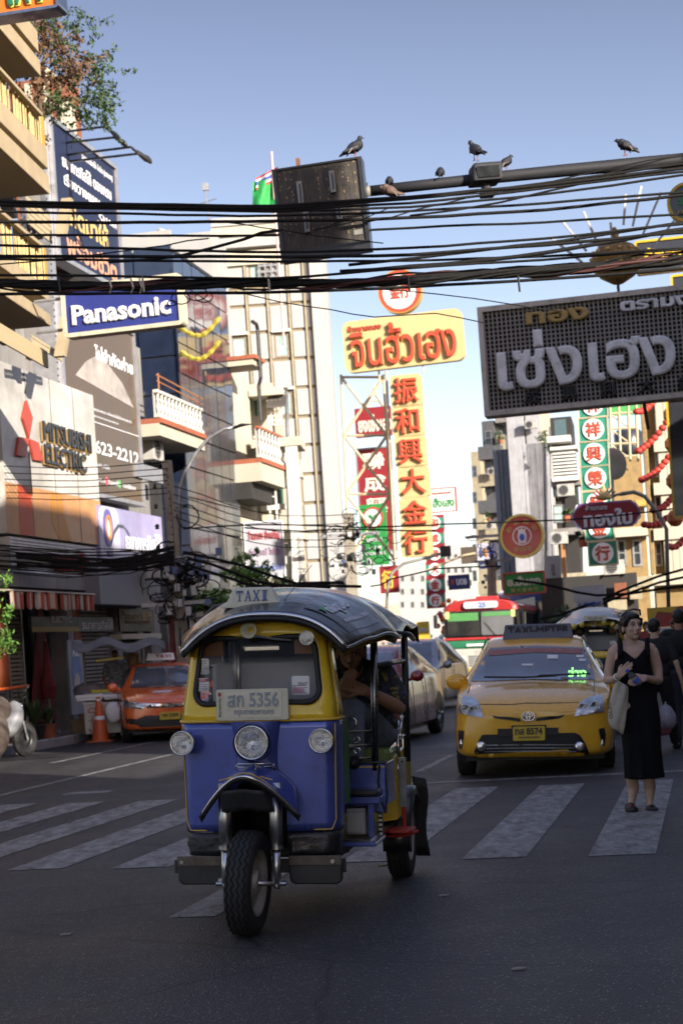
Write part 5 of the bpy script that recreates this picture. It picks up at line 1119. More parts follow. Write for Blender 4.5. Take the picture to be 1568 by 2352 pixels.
# B1 beige building with balconies
phi1 = rad(6); p0 = P(108, 700, 32.5); b1 = thing('balcony_building', 'beige building with tan balcony slabs and pleated screens at the left edge', 'building', (p0.x, p0.y, 0), pi/2-phi1)
f1 = frame_of(b1); XL = -7.0
def band(nm, yt, yb, xr, a, b, m, x0=XL, par=b1):
    X, Z1 = f1.px(xr, yt, a); _, Z0 = f1.px(xr, yb, a); return obj(nm, MB().box(x0, X, a, b, Z0, Z1), m, par, bev=.015)
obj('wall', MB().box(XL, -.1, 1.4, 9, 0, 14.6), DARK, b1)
for xr, y0, y1 in ((86,70,115),(92,137,172),(98,258,266),(108,340,385),(112,402,443),(100,560,569),(112,660,690),(116,722,748)):
    band('balcony_slab', y0, y1, xr, -.55 if y1-y0 > 12 else -.60, .9 if y1-y0 > 12 else -.50, TAN)
for xr, y0, y1, n in ((99,267,336,58),(104,570,656,50)):
    X, Z1 = f1.px(xr, y0, -.5); _, Z0 = f1.px(xr, y1, -.5)
    pm_ = mat('pleated screen', (.42,.32,.14), .6, var=.5, scale=5, dirt=.4, dirtcol=(.12,.08,.04)); sl_ = MB().hexa([(-.042,-.5,Z0),(.04,-.46,Z0),(.035,-.44,Z0),(-.045,-.48,Z0),(-.042,-.5,Z1),(.04,-.46,Z1),(.035,-.44,Z1),(-.045,-.48,Z1)]).mesh('screen_slat', pm_)
    for i in range(n): put('screen_slat', sl_, b1, (X-.06-.075*i, random.uniform(0,.02), 0), (0,0,random.uniform(-.3,.3)))
    obj('screen_post', MB().box(X-.03, X+.05, -.5, -.42, Z0, Z1), mat('ochre post', (.35,.22,.05), .6), b1)
for xr, y0, y1 in ((100,-80,60),(112,448,560),(112,752,835)):
    X, Z1 = f1.px(xr, y0, .3); _, Z0 = f1.px(xr, y1, .3)
    for k in range(4): obj('column', MB().box(X-.9-1.7*k, X-.65-1.7*k, .3, .55, Z0, Z1), CONC, b1)
    obj('strut', MB().hexa([(X-.9,-.2,Z0),(X-.7,-.2,Z0),(X-.7,0,Z0),(X-.9,0,Z0),(X-.2,-.2,Z0+.9),(X,-.2,Z0+.9),(X,0,Z0+.9),(X-.2,0,Z0+.9)]), TAN, b1)
def lattice(nm, par, X0, X1, Z0, Z1, y, pitch, bar, m, th_=.02, kind='stuff'):
    mb = MB(); x = X0
    while x < X1: mb.box(x, x+bar, y-th_, y, Z0, Z1); x += pitch
    z = Z0
    while z < Z1: mb.box(X0, X1, y-th_*1.3, y-th_*.1, z, z+bar); z += pitch
    o = obj(nm, mb, m, par)
    if kind: o['kind'] = kind
    return o
for (x0,y0,x1,y1) in ((60,450,118,560),(70,770,140,830)):
    X0,X1,Z0,Z1 = f1.rect(x0,y0,x1,y1,.2); lattice('perforated_screen', b1, X0, X1, Z0, Z1, .2, .11, .055, mat('pierced block', (.38,.31,.20), .8))
X, Z1 = f1.px(100, 800, -.5); _, Z0 = f1.px(100, 850, -.5)
fm_ = MB().prism([(-.035, 0), (.035, 0), (.035, .26), (0, .30), (-.035, .26)], -.56, -.52).mesh('fringe_tile', BEI)
for i in range(46): put('fringe_tile', fm_, b1, (X-.09*i, 0, Z0+.05))
# tree growing on that roof terrace
tr = thing('rooftop_tree', 'green and brown leafed tree growing out beside the balconies above the dark billboard', 'tree', P(95, 260, 33.2))
def tl(x, y, Y=33.2): return P(x, y, Y)-tr.location
for pts, r in ((((95,275),(105,240),(128,215),(150,190)),(.06,.05,.04,.02)), (((95,275),(90,200),(100,140),(120,80)),(.08,.06,.04,.015)), (((105,262),(130,240),(150,228),(175,222)),(.05,.04,.03,.01)), (((90,200),(60,150),(40,120)),(.05,.03,.01)), (((100,140),(140,90),(180,62)),(.03,.02,.01)), (((128,215),(160,150),(170,100)),(.03,.02,.01))):
    obj('branch', MB().tube([tl(a, b) for a, b in pts], list(r), 7), BARK, tr, smooth=True)
for (x, y, n, sx, sz, mm, s_) in ((150,60,520,.42,.22,LEAFM,.045),(110,78,600,.45,.30,LEAFM,.045),(85,130,900,.55,.5,LEAFB,.05),(125,120,700,.35,.35,LEAFB,.05),(185,165,420,.34,.30,LEAFM,.045),(228,150,330,.26,.26,LEAFM,.045),(235,200,420,.30,.34,LEAFM,.045),(255,218,60,.2,.1,LEAFM,.045),(60,190,800,.6,.4,LEAFB,.05),(150,180,700,.4,.4,LEAFB,.05),(140,250,420,.4,.22,LEAFM,.045),(200,235,260,.28,.26,LEAFM,.045),(240,260,180,.16,.22,LEAFM,.045),(205,255,300,.25,.2,LEAFM,.045),(30,160,500,.4,.4,LEAFB,.05)):
    leaves('foliage', tl(x, y), int(n*.9), s_*1.1, mm, tr, (sx*1.75, .8, sz*1.75), 'stuff', 26, .085)
# tower behind the tree
def cambox(name, label, cat, x0, y0, x1, y1, Y, depth, m, rz=-TH, group=None, bottom=None, part='wall'):
    p = P((x0+x1)/2, (y0+y1)/2, Y); th = thing(name, label, cat, (p.x, p.y, 0), rz, group); f = frame_of(th); R_ = f.rect(x0, y0, x1, y1)
    z0 = R_[2] if bottom is None else bottom; obj(part, MB().box(R_[0], R_[1], 0, depth, z0, R_[3]), m, th); return th, f, (R_[0], R_[1], z0, R_[3])
BRK = mat('brown brick', (.20,.07,.035), .85, var=.25, scale=5, dirt=.3); 
tw_, f_, R_ = cambox('tower_block', 'tall brown and cream tower rising behind the rooftop tree', 'building', 20, 190, 172, 600, 46, 1.2, BRK)
for (x0,y0,x1,y1) in ((66,190,82,600),(104,150,118,600),(135,225,172,600)): pbox('cream_pier', f_, x0, y0, x1, y1, -.2, -.2 if x0 < 130 else -.15, .6, CRM, tw_)
for yy in (235, 265, 330): pbox('pipe', f_, 85, yy, 118, yy+5, -.3, -.35, -.22, WF, tw_)
# B2 bank building carrying the billboards
b2, f2 = lthing('shophouse', 'narrow shophouse behind the tall billboards, with the grey canopy over its shutter', 'building', 226, 1250)
Xr, _ = f2.px(372, 1250); XR3, _ = f2.px(312, 900)
obj('wall', MB().box(-4.6, Xr, .25, 9, 0, 9.5), CONC, b2)
def lboard(name, label, cat, xl, xr, yt, yb, off, th_, m, fm=None, fw=.06, t=-13.5, XW=None):
    th, fr = lthing(name, label, cat, xr, (yt+yb)/2, t); X1, Z1 = fr.px(xr, yt, off); _, Z0 = fr.px(xr, yb, off); X0 = fr.px(xl, (yt+yb)/2, off)[0] if XW is None else X1-XW
    obj('panel', MB().box(X0, X1, off, off+th_, Z0, Z1), m, th)
    if fm:
        f_ = MB(); ring(f_, [(X0-fw,Z0-fw),(X1+fw,Z0-fw),(X1+fw,Z1+fw),(X0-fw,Z1+fw)], [(X0,Z0),(X1,Z0),(X1,Z1),(X0,Z1)], off-.05, off+th_+.05); obj('frame', f_, fm, th)
    return th, fr, (X0, X1, Z0, Z1)
NAVY = mat('navy print', (.012,.018,.050), .5, var=.12, scale=.8, dirt=.1); BRN = mat('brown print', (.09,.06,.035), .4, var=.2, scale=.4, coat=.3)
bb, fb, R_ = lboard('billboard', 'tall dark blue bank billboard with pale and gold Thai lettering at upper left', 'billboard', 132, 262, 388, 655, -.35, .25, NAVY, ALU, .10)
WL = mat('white lettering', (.60,.60,.62), .5, var=.05); GLD = mat('gold lettering', (.52,.38,.14), .5, var=.1); PNK = mat('rose gold lettering', (.5,.26,.16), .5)
X0,X1,Z0,Z1 = R_; W_ = X1-X0; H_ = Z1-Z0
for body, cx, cz, w_, h_, m_, b_ in (('ธนาคารทิสโก้ จำกัด (มหาชน)', .70, .90, .5, .07, WL, .0), ('ธนาคารทิสโก้ ตอบครบ', .52, .76, .78, .11, WL, .03), ('เรื่องวางแผน', .42, .62, .56, .10, WL, .03), ('ดูแล', .82, .50, .3, .06, WL, .02), ('คิดมาให้', .5, .37, .62, .19, GLD, .03), ('พร้อมชีวิต', .52, .13, .80, .19, PNK, .03)):
    letter(bb, body, X0+W_*cx, Z0+H_*cz, W_*w_, H_*h_, m_, -.355, .01, b_)
obj('side_panel', MB().box(X0-.45, X0-.12, -.30, .3, Z0-3.6, Z1+.1), ALU, bb)
hol = MB().cyl((0,0,0), .025, .02, 8, 'y').mesh('perforation', DARK)
for i in range(44): put('perforation', hol, bb, (X0-.40, -.31, Z1-.1-.14*i))
b3_, f3_, R2 = lboard('billboard', 'tall brown bank billboard with phone number above the purple sign', 'billboard', 152, 303, 770, 1150, -.33, .2, BRN, ALU, .09)
X0,X1,Z0,Z1 = R2; W_ = X1-X0; H_ = Z1-Z0
for body, cx, cz, w_, h_, m_, b_ in (('ไม่จำกัดค่าย', .70, .80, .55, .085, WL, .04), ('02-623-2212', .55, .26, .85, .075, WL, .02), ('ติดต่อสอบถามรายละเอียดได้ที่ธนาคาร', .5, .47, .8, .02, WL, 0), ('ทุกวันเวลาทำการของธนาคาร', .4, .43, .6, .018, WL, 0), ('ธนาคารทิสโก้', .35, .16, .35, .025, WL, 0), ('tisco  bank  online', .6, .08, .6, .03, WL, 0)):
    letter(b3_, body, X0+W_*cx, Z0+H_*cz, W_*w_, H_*h_, m_, -.335, .008, b_)
obj('picture', MB().prism([(X0+W_*.15,Z0+H_*.62),(X0+W_*.95,Z0+H_*.56),(X0+W_*.80,Z0+H_*.68),(X0+W_*.5,Z0+H_*.80),(X0+W_*.30,Z0+H_*.72)], -.337, -.331), mat('pale cloth print', (.34,.30,.27), .5, var=.3, scale=2), b3_)
obj('picture', MB().prism(ellipse(X0+W_*.45, Z0+H_*.97, W_*.22, H_*.06), -.337, -.331), mat('blue print', (.18,.30,.48), .5, var=.3, scale=3), b3_)
obj('rule_line', MB().box(X0, X1, -.337, -.33, Z0+H_*.395, Z0+H_*.40), WL, b3_)
for i, c in enumerate(((.1,.2,.6),(.6,.1,.12),(.1,.4,.12))): obj('icon', MB().prism(ellipse(X0+W_*(.30+.18*i), Z0+H_*.08, .10, .10), -.338, -.332), mat('icon %d' % i, c, .5), b3_)
# floodlights on arms above the blue billboard
for i, (a, b, c) in enumerate((((125,303),(240,290),(298,325)), ((125,327),(262,315),(300,322)), ((135,355),(300,337),(335,357)), ((140,370),(318,352),(352,370)))):
    th = thing('floodlight', ('short floodlight on the topmost arm over the blue billboard','floodlight on the second arm over the blue billboard','floodlight on the third arm over the blue billboard','floodlight on the lowest arm over the blue billboard')[i], 'floodlight', P(*b, 36.3-.3*i), group='floodlights over the blue billboard')
    q = th.location.copy(); Rv = lambda x, y, Y: P(x, y, Y)-q
    obj('arm', MB().tube([Rv(a[0]-30, a[1]+6, 38.5), Rv(*b, 36.3-.3*i)], .028, 6), BLKP, th)
    e_ = Rv(b[0]+(38 if i % 2 == 0 else 30), b[1]+(30 if i%2 == 0 else 18), 35.8)
    obj('lamp_head', MB().grid([[(Vector((0,0,0)).lerp(e_, t_)+Vector((0, .11*cos(a_)*k_, .07*sin(a_)*k_))) for a_ in [2*pi*j/10 for j in range(10)]] for t_, k_ in ((-.05,.15),(.1,.55),(.35,.5),(.5,.9),(.8,1.1),(1,.7),(1.05,.1))], cu=True), mat('black lamp housing', (.03,.028,.026), .4), th, smooth=True)
# hung sign builder: facing us, standing out over the street
def hung(name, label, x0, y0, x1, y1, Y, m, fm=None, rz=-TH, dep=.22, r=0.0, fw=.06, lean=0.0, cat='sign', group=None, shape=None):
    p = P((x0+x1)/2, (y0+y1)/2, Y); th = thing(name, label, cat, p, rot=(0, lean, rz), group=group); f = frame_of(th)
    M_ = Matrix.Translation(p) @ Matrix.Rotation(rz, 4, 'Z') @ Matrix.Rotation(lean, 4, 'Y'); f.M = M_; f.I = M_.inverted()
    X0, Z1 = f.px(x0, y0); X1, _ = f.px(x1, y0); _, Z0 = f.px(x0, y1)
    w2 = abs(X1-X0)/2; pc = f.px((x0+x1)/2, y0)[1]; pd = f.px((x0+x1)/2, y1)[1]
    poly = shape(w2, pd, pc) if shape else rrect(-w2, w2, pd, pc, max(r, .01), 4)
    obj('panel', MB().prism(poly, 0, dep), m, th)
    if fm:
        n = len(poly); c = Vector((0, (pd+pc)/2)); big = [tuple(c+(Vector(q)-c)*(1+fw/max(.05, w2))) for q in poly] if not shape else [tuple(c+(Vector(q)-c)*(1+fw/max(.05, w2))) for q in poly]
        if not shape: big = rrect(-w2-fw, w2+fw, pd-fw, pc+fw, max(r, .01)+fw, 4)
        f_ = MB(); ring(f_, big, poly, -.04, dep+.03); obj('frame', f_, fm, th)
    return th, f, (-w2, w2, pd, pc)
def onsign(th, R, body, cx, cz, w, h, m, depth=.03, bold=.02, y=0.0, nm='lettering', keep=False):
    return letter(th, body, R[0]+(R[1]-R[0])*cx, R[2]+(R[3]-R[2])*cz, (R[1]-R[0])*w, (R[3]-R[2])*h, m, y, depth, bold, nm, keep=keep)
def bracket(th, pts, r=.03, m=None): return obj('bracket', MB().tube(pts, r, 6), m or BLKP, th)
ORG = mat('orange sign face', (.55,.13,.015), .4, var=.08)
th, f, R_ = hung('sign', 'orange sign with green and yellow Thai letters in the top left corner', -110, -70, 128, 30, 20, ORG, CHR, fw=.035)
YGN = mat('yellow green letter', (.50,.48,.08), .4); GRN = mat('green letter', (.01,.12,.06), .4)
for body, cx in (('ข้าว',.22),('เผา',.70)): onsign(th, R_, body, cx, .52, .34, .85, YGN, .03, .05); onsign(th, R_, body, cx, .53, .32, .80, GRN, .02, .015, -.028)
PB = mat('blue sign face', (.022,.032,.17), .35, var=.08)
th, f, R_ = hung('sign', 'blue and white electronics shop sign in a cream frame on the left', 150, 652, 410, 752, 29, PB, mat('cream frame', (.50,.46,.34), .6, dirt=.4), fw=.07, lean=-rad(.4))
onsign(th, R_, 'Panasonic', .49, .40, .88, .46, WL, .05, .035)
bracket(th, [(R_[0], .1, R_[3]-.1), (R_[0]-.6, .1, R_[3]-.1)], .03, ALU); bracket(th, [(R_[0], .1, R_[2]+.1), (R_[0]-.6, .1, R_[2]+.1)], .03, ALU)
# appliance maker's board
MRB = mat('marbled print', (.40,.375,.345), .45, var=.5, scale=.55, coat=.2); OR2 = mat('orange print', (.42,.20,.08), .45, var=.3, scale=.7, coat=.2)
mb_, fm2, R_ = lboard('shop_board', 'large pale board with red diamond emblem and raised gold capitals', 'sign', 0, 213, 908, 1250, -.55, .35, MRB, None, XW=5.2)
X0,X1,Z0,Z1 = R_; H_ = Z1-Z0
obj('lower_panel', MB().box(X0, X1, -.56, -.55, Z0, Z0+H_*.295), OR2, mb_)
obj('painted_shape', MB().prism([(X1-2.6,Z0),(X1-1.9,Z0),(X1-2.2,Z0+H_*.15),(X1-2.35,Z0+H_*.29),(X1-2.9,Z0+H_*.29),(X1-2.95,Z0+H_*.1)], -.566, -.561), mat('ochre print', (.42,.18,.03), .45), mb_)
obj('painted_shape', MB().prism([(X1-4.6,Z0),(X1-3.9,Z0),(X1-3.95,Z0+H_*.28),(X1-4.6,Z0+H_*.30)], -.566, -.561), mat('red print', (.38,.05,.015), .45), mb_)
for k in range(1, 4): obj('seam', MB().box(X0+1.3*k, X0+1.3*k+.012, -.568, -.55, Z0, Z1), CONC, mb_)
RD = mat('red diamond', (.34,.05,.03), .4, var=.1); GD2 = mat('gold raised letter', (.30,.19,.07), .45, var=.2)
def ppoly(fr, pts, off): return [fr.px(*q, off) for q in pts]
ZC = lambda a, b: (a*.4, 752.6+b*.4)
em = thing('emblem', None, None); em.parent = mb_
for pts in ([(138,418),(172,520),(152,638),(116,520)], [(152,638),(130,745),(78,735),(95,628)], [(152,638),(205,660),(235,770),(180,762)]): obj('diamond', MB().prism(ppoly(fm2, [ZC(*q) for q in pts], -.55), -.62, -.56), RD, em, bev=.01)
for body, (a,b), (c,d) in (('MITSUBISHI', (222,530), (508,718)), ('ELECTRIC', (232,664), (480,828))):
    Xa, Za = fm2.px(*ZC(a, b), -.56); Xb, Zb = fm2.px(*ZC(c, d), -.56); _, Zt = fm2.px(*ZC(a, b), -.56); _, Zl = fm2.px(*ZC(a, (b+115)), -.56)
    letter(mb_, body, (Xa+Xb)/2+.03, (Zt+Zl)/2-.02, Xb-Xa, Zt-Zl, GD2, -.56, .07, .035); letter(mb_, body, (Xa+Xb)/2, (Zt+Zl)/2, (Xb-Xa)*.985, (Zt-Zl)*.96, BLKP, -.62, .04, .018)
# purple bank board
VIO = mat('violet print', (.26,.24,.40), .4, var=.35, scale=.7, coat=.3)
vb_, fv, R_ = lboard('shop_board', 'lilac bank board with orange and white ring emblem', 'sign', 229, 370, 1188, 1300, -.60, .3, VIO, None)
X0,X1,Z0,Z1 = R_
letter(vb_, 'ธนาคารทิสโก้', X0+(X1-X0)*.66, Z0+(Z1-Z0)*.42, (X1-X0)*.58, (Z1-Z0)*.42, WL, -.61, .03, .03)
obj('white_field', MB().prism(rrect(X0, X0+(X1-X0)*.30, Z0, Z1, .3, 5), -.608, -.60), mat('pale lilac', (.42,.41,.50), .4), vb_)
m_ = MB(); ring(m_, ellipse(X0+.55, Z0+(Z1-Z0)*.60, .30, .42, 24), ellipse(X0+.55, Z0+(Z1-Z0)*.60, .18, .27, 24), -.63, -.605); obj('ring_emblem', m_, mat('indigo ring', (.12,.10,.30), .4), vb_)
m_ = MB(); ring(m_, ellipse(X0+.55, Z0+(Z1-Z0)*.60, .20, .29, 24), ellipse(X0+.55, Z0+(Z1-Z0)*.60, .15, .22, 24), -.64, -.605); obj('ring_emblem', m_, mat('orange ring', (.55,.22,.05), .4), vb_)
letter(vb_, 'TISCO', X0+.55, Z0+.14, .42, .14, mat('indigo ring', None), -.61, .01, .01)
# white slatted fascia with red letters, beam, awning
ff, f_, R_ = lboard('fascia', 'white slatted shop fascia with red Thai letters under the cable bundle', 'sign', 0, 229, 1258, 1328, -.5, .3, WF, None, XW=5.0)
X0,X1,Z0,Z1 = R_; n = 11
slm = MB().hexa([(X0,-.53,0),(X1,-.53,0),(X1,-.50,0),(X0,-.50,0),(X0,-.505,.05),(X1,-.505,.05),(X1,-.50,.05),(X0,-.50,.05)]).mesh('slat', WF)
for i in range(n): put('slat', slm, ff, (0,0,Z0+(Z1-Z0)*i/n))
RDL = mat('red letter', (.30,.015,.02), .4)
letter(ff, 'ตาหมงเส็ง', X1-1.9, Z0+(Z1-Z0)*.42, 2.0, .42, RDL, -.53, .08, .05)
bm, f_, R_ = lboard('concrete_canopy', 'stained concrete canopy edge under the red lettered fascia', 'canopy', 0, 229, 1330, 1358, -.6, 1.1, CONC, None, XW=5.0)
X0,X1,Z0,Z1 = R_
aw = thing('awning', 'tattered striped red and white awning fringe above the dark shop', 'awning', bm.location, RL)
fm3 = [mat('red awning', (.30,.07,.05), .8, var=.3, dirt=.5), mat('off white awning', (.40,.33,.26), .8, var=.2, dirt=.5)]
Xa, Za = f_.px(218, 1368, -1.2); _, Zb = f_.px(218, 1400, -1.2)
for k in range(2):
    pm_ = MB().grid([[(x_, -1.2+.04*sin(x_*30), Zb+.15*k_+(.02*sin(x_*40) if k_ == 0 else 0)) for x_ in (0,.03,.06,.09,.12)] for k_ in (0, 1, 2)]).mesh('fringe_strip', fm3[k])
    for i in range(k, 36, 2): put('fringe_strip', pm_, aw, (Xa-.12-.12*i, random.uniform(-.02,.02), random.uniform(-.02,.01)), (0, random.uniform(-.06,.06), 0))
obj('awning_cloth', MB().hexa([(Xa-4.4,-1.22,Zb+.30),(Xa,-1.22,Zb+.30),(Xa,-.2,Z0-.1),(Xa-4.4,-.2,Z0-.1),(Xa-4.4,-1.2,Zb+.33),(Xa,-1.2,Zb+.33),(Xa,-.2,Z0-.05),(Xa-4.4,-.2,Z0-.05)]), fm3[1], aw)
# grey canopy over the bank
gc, f_, R_ = lboard('grey_canopy', 'plain grey fascia over the bank entrance below the purple board', 'canopy', 229, 365, 1306, 1392, -.9, .9, mat('grey panel', (.17,.17,.19), .5, var=.1, scale=2), None)
# shop fronts under them
sf, f_ = lthing('shopfront', 'dark ground floor shop with roller shutters and pillars behind the cart', 'shopfront', 226, 1500)
X_ = lambda x, y=1550, o=0: f_.px(x, y, o)[0]
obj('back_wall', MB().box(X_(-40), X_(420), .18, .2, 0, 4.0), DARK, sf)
SH = mat('cream shutter', (.36,.31,.24), .6, var=.15, dirt=.4, dirtcol=(.12,.10,.08)); SHG = mat('grey shutter', (.30,.28,.26), .55, var=.15, dirt=.4)
def shutter(xl, xr, zt, m, th_, fr, lab=None, zb=.2, off=.0):
    a, b = fr.px(xl, 1560, off)[0], fr.px(xr, 1560, off)[0]; sh = thing('roller_shutter', None, None); sh.parent = th_
    if lab: sh['label'] = lab
    me = MB().hexa([(a,off-.02,0),(b,off-.02,0),(b,off+.02,0),(a,off+.02,0),(a,off-.04,.055),(b,off-.04,.055),(b,off+.02,.055),(a,off+.02,.055)]).mesh('slat', m)
    for i in range(int((zt-zb)/.085)): put('slat', me, sh, (0,0,zb+.085*i))
    obj('guide_rail', MB().box(b, b+.05, off-.06, off+.05, zb, zt).box(a-.05, a, off-.06, off+.05, zb, zt), GREY, sh)
shutter(20, 51, 3.0, SH, sf, f_); shutter(-45, 8, 2.6, SH, sf, f_); shutter(186, 252, 3.0, SHG, sf, f_)
for x0, x1, m_ in ((138,150,CONC),(152,168,BRK),(252,262,CONC),(300,312,CONC),(330,352,CONC)): obj('pillar', MB().box(X_(x0), X_(x1), -.25, .2, .14, 3.9), m_, sf)
obj('red_gate', MB().prism([(X_(60), .4), (X_(118), .4), (X_(100), 2.9), (X_(92), 2.9)], -.06, -.03), mat('dark red cloth', (.14,.02,.02), .8, var=.3), sf)
# shop signs below the canopies
th, fx, R_ = lboard('shop_sign', 'grey bank sign hung low over the shutter, letters partly covered', 'sign', 180, 258, 1418, 1450, -.3, .08, mat('slate sign', (.07,.08,.10), .5), None); X0,X1,Z0,Z1 = R_
letter(th, 'ธนาคารทิสโก้', (X0+X1)/2+.1, (Z0+Z1)/2, (X1-X0)*.9, (Z1-Z0)*.7, WL, -.305, .01, .01)
th, fx, R_ = lboard('shop_sign', 'dim gold lettered shop sign right of the bank pillar', 'sign', 275, 352, 1400, 1450, -.3, .08, mat('black sign', (.02,.018,.016), .5), None); X0,X1,Z0,Z1 = R_
letter(th, 'ห้างทอง 金行', (X0+X1)/2, (Z0+Z1)/2+.1, (X1-X0)*.85, (Z1-Z0)*.4, mat('dim gold', (.28,.17,.06), .5), -.305, .01, .02); letter(th, 'เยาวราช กรุงเทพ', (X0+X1)/2, Z0+.2, (X1-X0)*.7, (Z1-Z0)*.2, mat('dim red', (.16,.04,.03), .5), -.305, .01, .0)
obj('ledge', MB().box(X0-.2, X1+.2, -.4, -.1, Z0-.18, Z0-.06), CRM, th)
th, fx, R_ = lboard('shop_sign', 'black sign with small diamond emblem under the awning', 'sign', 72, 180, 1418, 1440, -.7, .08, mat('black sign', None), None); X0,X1,Z0,Z1 = R_
letter(th, 'ELECTRIC', (X0+X1)/2+.3, (Z0+Z1)/2+.05, 1.1, .13, GREY, -.705, .01, .0); obj('yellow_band', MB().box(X0, X1, -.705, -.70, Z0-.1, Z0), mat('dim ochre', (.2,.15,.04), .6), th)
th, fx, R_ = lboard('poster_panel', 'tall poster with ice cream picture between the shutters', 'poster', 160, 187, 1470, 1640, -.28, .05, mat('poster base', (.20,.22,.26), .5, var=.3, scale=4), None); X0,X1,Z0,Z1 = R_
obj('picture', MB().prism(ellipse((X0+X1)/2, Z0+.9, .28, .55), -.285, -.28), mat('blue poster', (.08,.14,.32), .5, var=.4, scale=5), th); obj('picture', MB().prism(ellipse((X0+X1)/2, Z0+.6, .18, .28), -.29, -.286), mat('cream poster', (.42,.38,.32), .5, var=.3, scale=8), th)
letter(th, 'ASL', (X0+X1)/2, Z1-.25, .4, .2, WL, -.286, .005, .02)
# B3 next building: balustrade, grey board, dark openings
BLW = mat('white balustrade', (.50,.48,.43), .8, var=.1, dirt=.3)
def baluster_row(th_, X0, X1, Z0, Z1, y, n, top=BLW):
    prof = [(.035,0),(.06,.03),(.03,.12),(.075,.35),(.03,.6),(.055,.72),(.03,.8),(.05,1.0)]; h = Z1-Z0-.16; me = MB().lathe([(r, q*h) for r, q in prof], 8).mesh('baluster', BLW); me.shade_smooth()
    for i in range(n): put('baluster', me, th_, (X0+(X1-X0)*(i+.5)/n, y+.06, Z0+.08))
    obj('handrail', MB().box(X0, X1, y, y+.14, Z1-.08, Z1), top, th_, bev=.01); obj('base_rail', MB().box(X0, X1, y, y+.14, Z0, Z0+.08), BLW, th_)
    obj('backing', MB().box(X0, X1, y+.12, y+.14, Z0+.08, Z1-.08), mat('pale grey render', (.35,.34,.32), .9), th_)
b3, f3 = lthing('shophouse', 'old cream shophouse with white balustrade between brown billboard and dark glass block', 'building', 360, 1000)
X0, _ = f3.px(306, 1000); X1, _ = f3.px(412, 1000); _, zb = f3.px(412, 1002); _, zt = f3.px(412, 945)
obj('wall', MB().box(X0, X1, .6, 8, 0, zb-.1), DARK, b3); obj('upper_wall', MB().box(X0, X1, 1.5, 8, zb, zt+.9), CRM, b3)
obj('balcony_floor', MB().box(X0, X1, -.75, .7, zb-.14, zb-.02), TERR, b3); obj('cornice', MB().box(X0, X1, -.68, .7, zb-.45, zb-.145), CRM, b3)
baluster_row(b3, X0, X1, zb, zt, -.7, 13)
obj('rust_rail', MB().tube([(X0,-.7,zt+.35),(X1,-.7,zt+.25)], .02, 6).tube([(X0,-.7,zt+.2),(X1,-.7,zt+.1)], .015, 6).tube([(X0+.1,-.7,zt),(X0+.1,-.7,zt+.4)], .02, 6), mat('orange rail', (.35,.14,.05), .7), b3)
obj('ledge', MB().box(X0-1.5, X0+.8, -.9, .7, zt+2.2, zt+2.35), CRM, b3, bev=.02)
th, fx, R_ = lboard('blank_board', 'blank grey board beside the utility pole over dark window openings', 'sign', 314, 378, 1080, 1112, -.4, .08, ALU, None)
b4, f4 = lthing('glass_building', 'dark blue glass office block with curved reflections', 'building', 415, 900)
X1, _ = f4.px(533, 900); _, Zt = f4.px(415, 585); n = 6
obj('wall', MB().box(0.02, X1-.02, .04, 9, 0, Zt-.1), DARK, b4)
fa = MB()
gx = [X1*i/n for i in range(n+1)]; gz = [2.5+(Zt-2.5)*i/12 for i in range(13)]
for i in range(n):
    for j in range(12):
        me = MB().box(.02, gx[1]-.02, -.01, .03, .02, gz[1]-gz[0]-.02).mesh('glass_pane', GB2 if (j < 8) else GLB) if (i == 0) else me
        if i == 0: fa_ = fa_ if j else []; fa_.append(me)
        put('glass_pane', fa_[j], b4, (gx[i], 0, gz[j]), (random.uniform(-.006,.006), 0, random.uniform(-.012,.012)))
obj('mullions', MB().box(0, X1, -.03, .0, Zt-.1, Zt), BLKT, b4)
# its face towards us
Xa = f4.px(280, 900)[0]; pm4 = thing('side_face', None, None); pm4.parent = b4; pm4.rotation_euler = (0,0,-pi/2)
wL = 2.2; zz = [2.5+(Zt+.2-2.5)*i/10 for i in range(11)]
obj('side_wall', MB().box(-wL, 0, .02, .2, 0, Zt), DARK, b4).matrix_local = Matrix.Rotation(-pi/2, 4, 'Z')
for i in range(2):
    for j in range(10):
        put('glass_pane', MB().box(.02, wL/2-.02, -.02, .02, .02, zz[1]-zz[0]-.03).mesh('glass_pane', GLB), pm4, (-wL+wL/2*i, 0, zz[j]))
obj('roof_cap', MB().box(-wL-1, .0, -.05, .1, Zt+.1, Zt+.5), WTL, b4).matrix_local = Matrix.Rotation(-pi/2, 4, 'Z')
def refl_strip(p, q, nm, lb, m):
    pts = [Vector(p).lerp(Vector(q), t_/12)-Vector((0,0,.35*sin(pi*t_/12))) for t_ in range(13)]; o = obj(nm, MB().tube(pts, [.05+.03*(i%2) for i in range(13)], 6), m); tag(o, lb, 'reflection'); return o
YRFL = mat('yellow bunting', (.32,.26,.03), .6)
refl_strip(P(414,752,46.3), P(505,728,46.3), 'reflection', 'lower yellow strip built as a reflection in the dark glass block', YRFL); refl_strip(P(414,806,46.3), P(505,782,46.3), 'reflection', 'second yellow strip built as a reflection in the dark glass block', YRFL)  # solid yellow strips put in as reflections on the dark glass
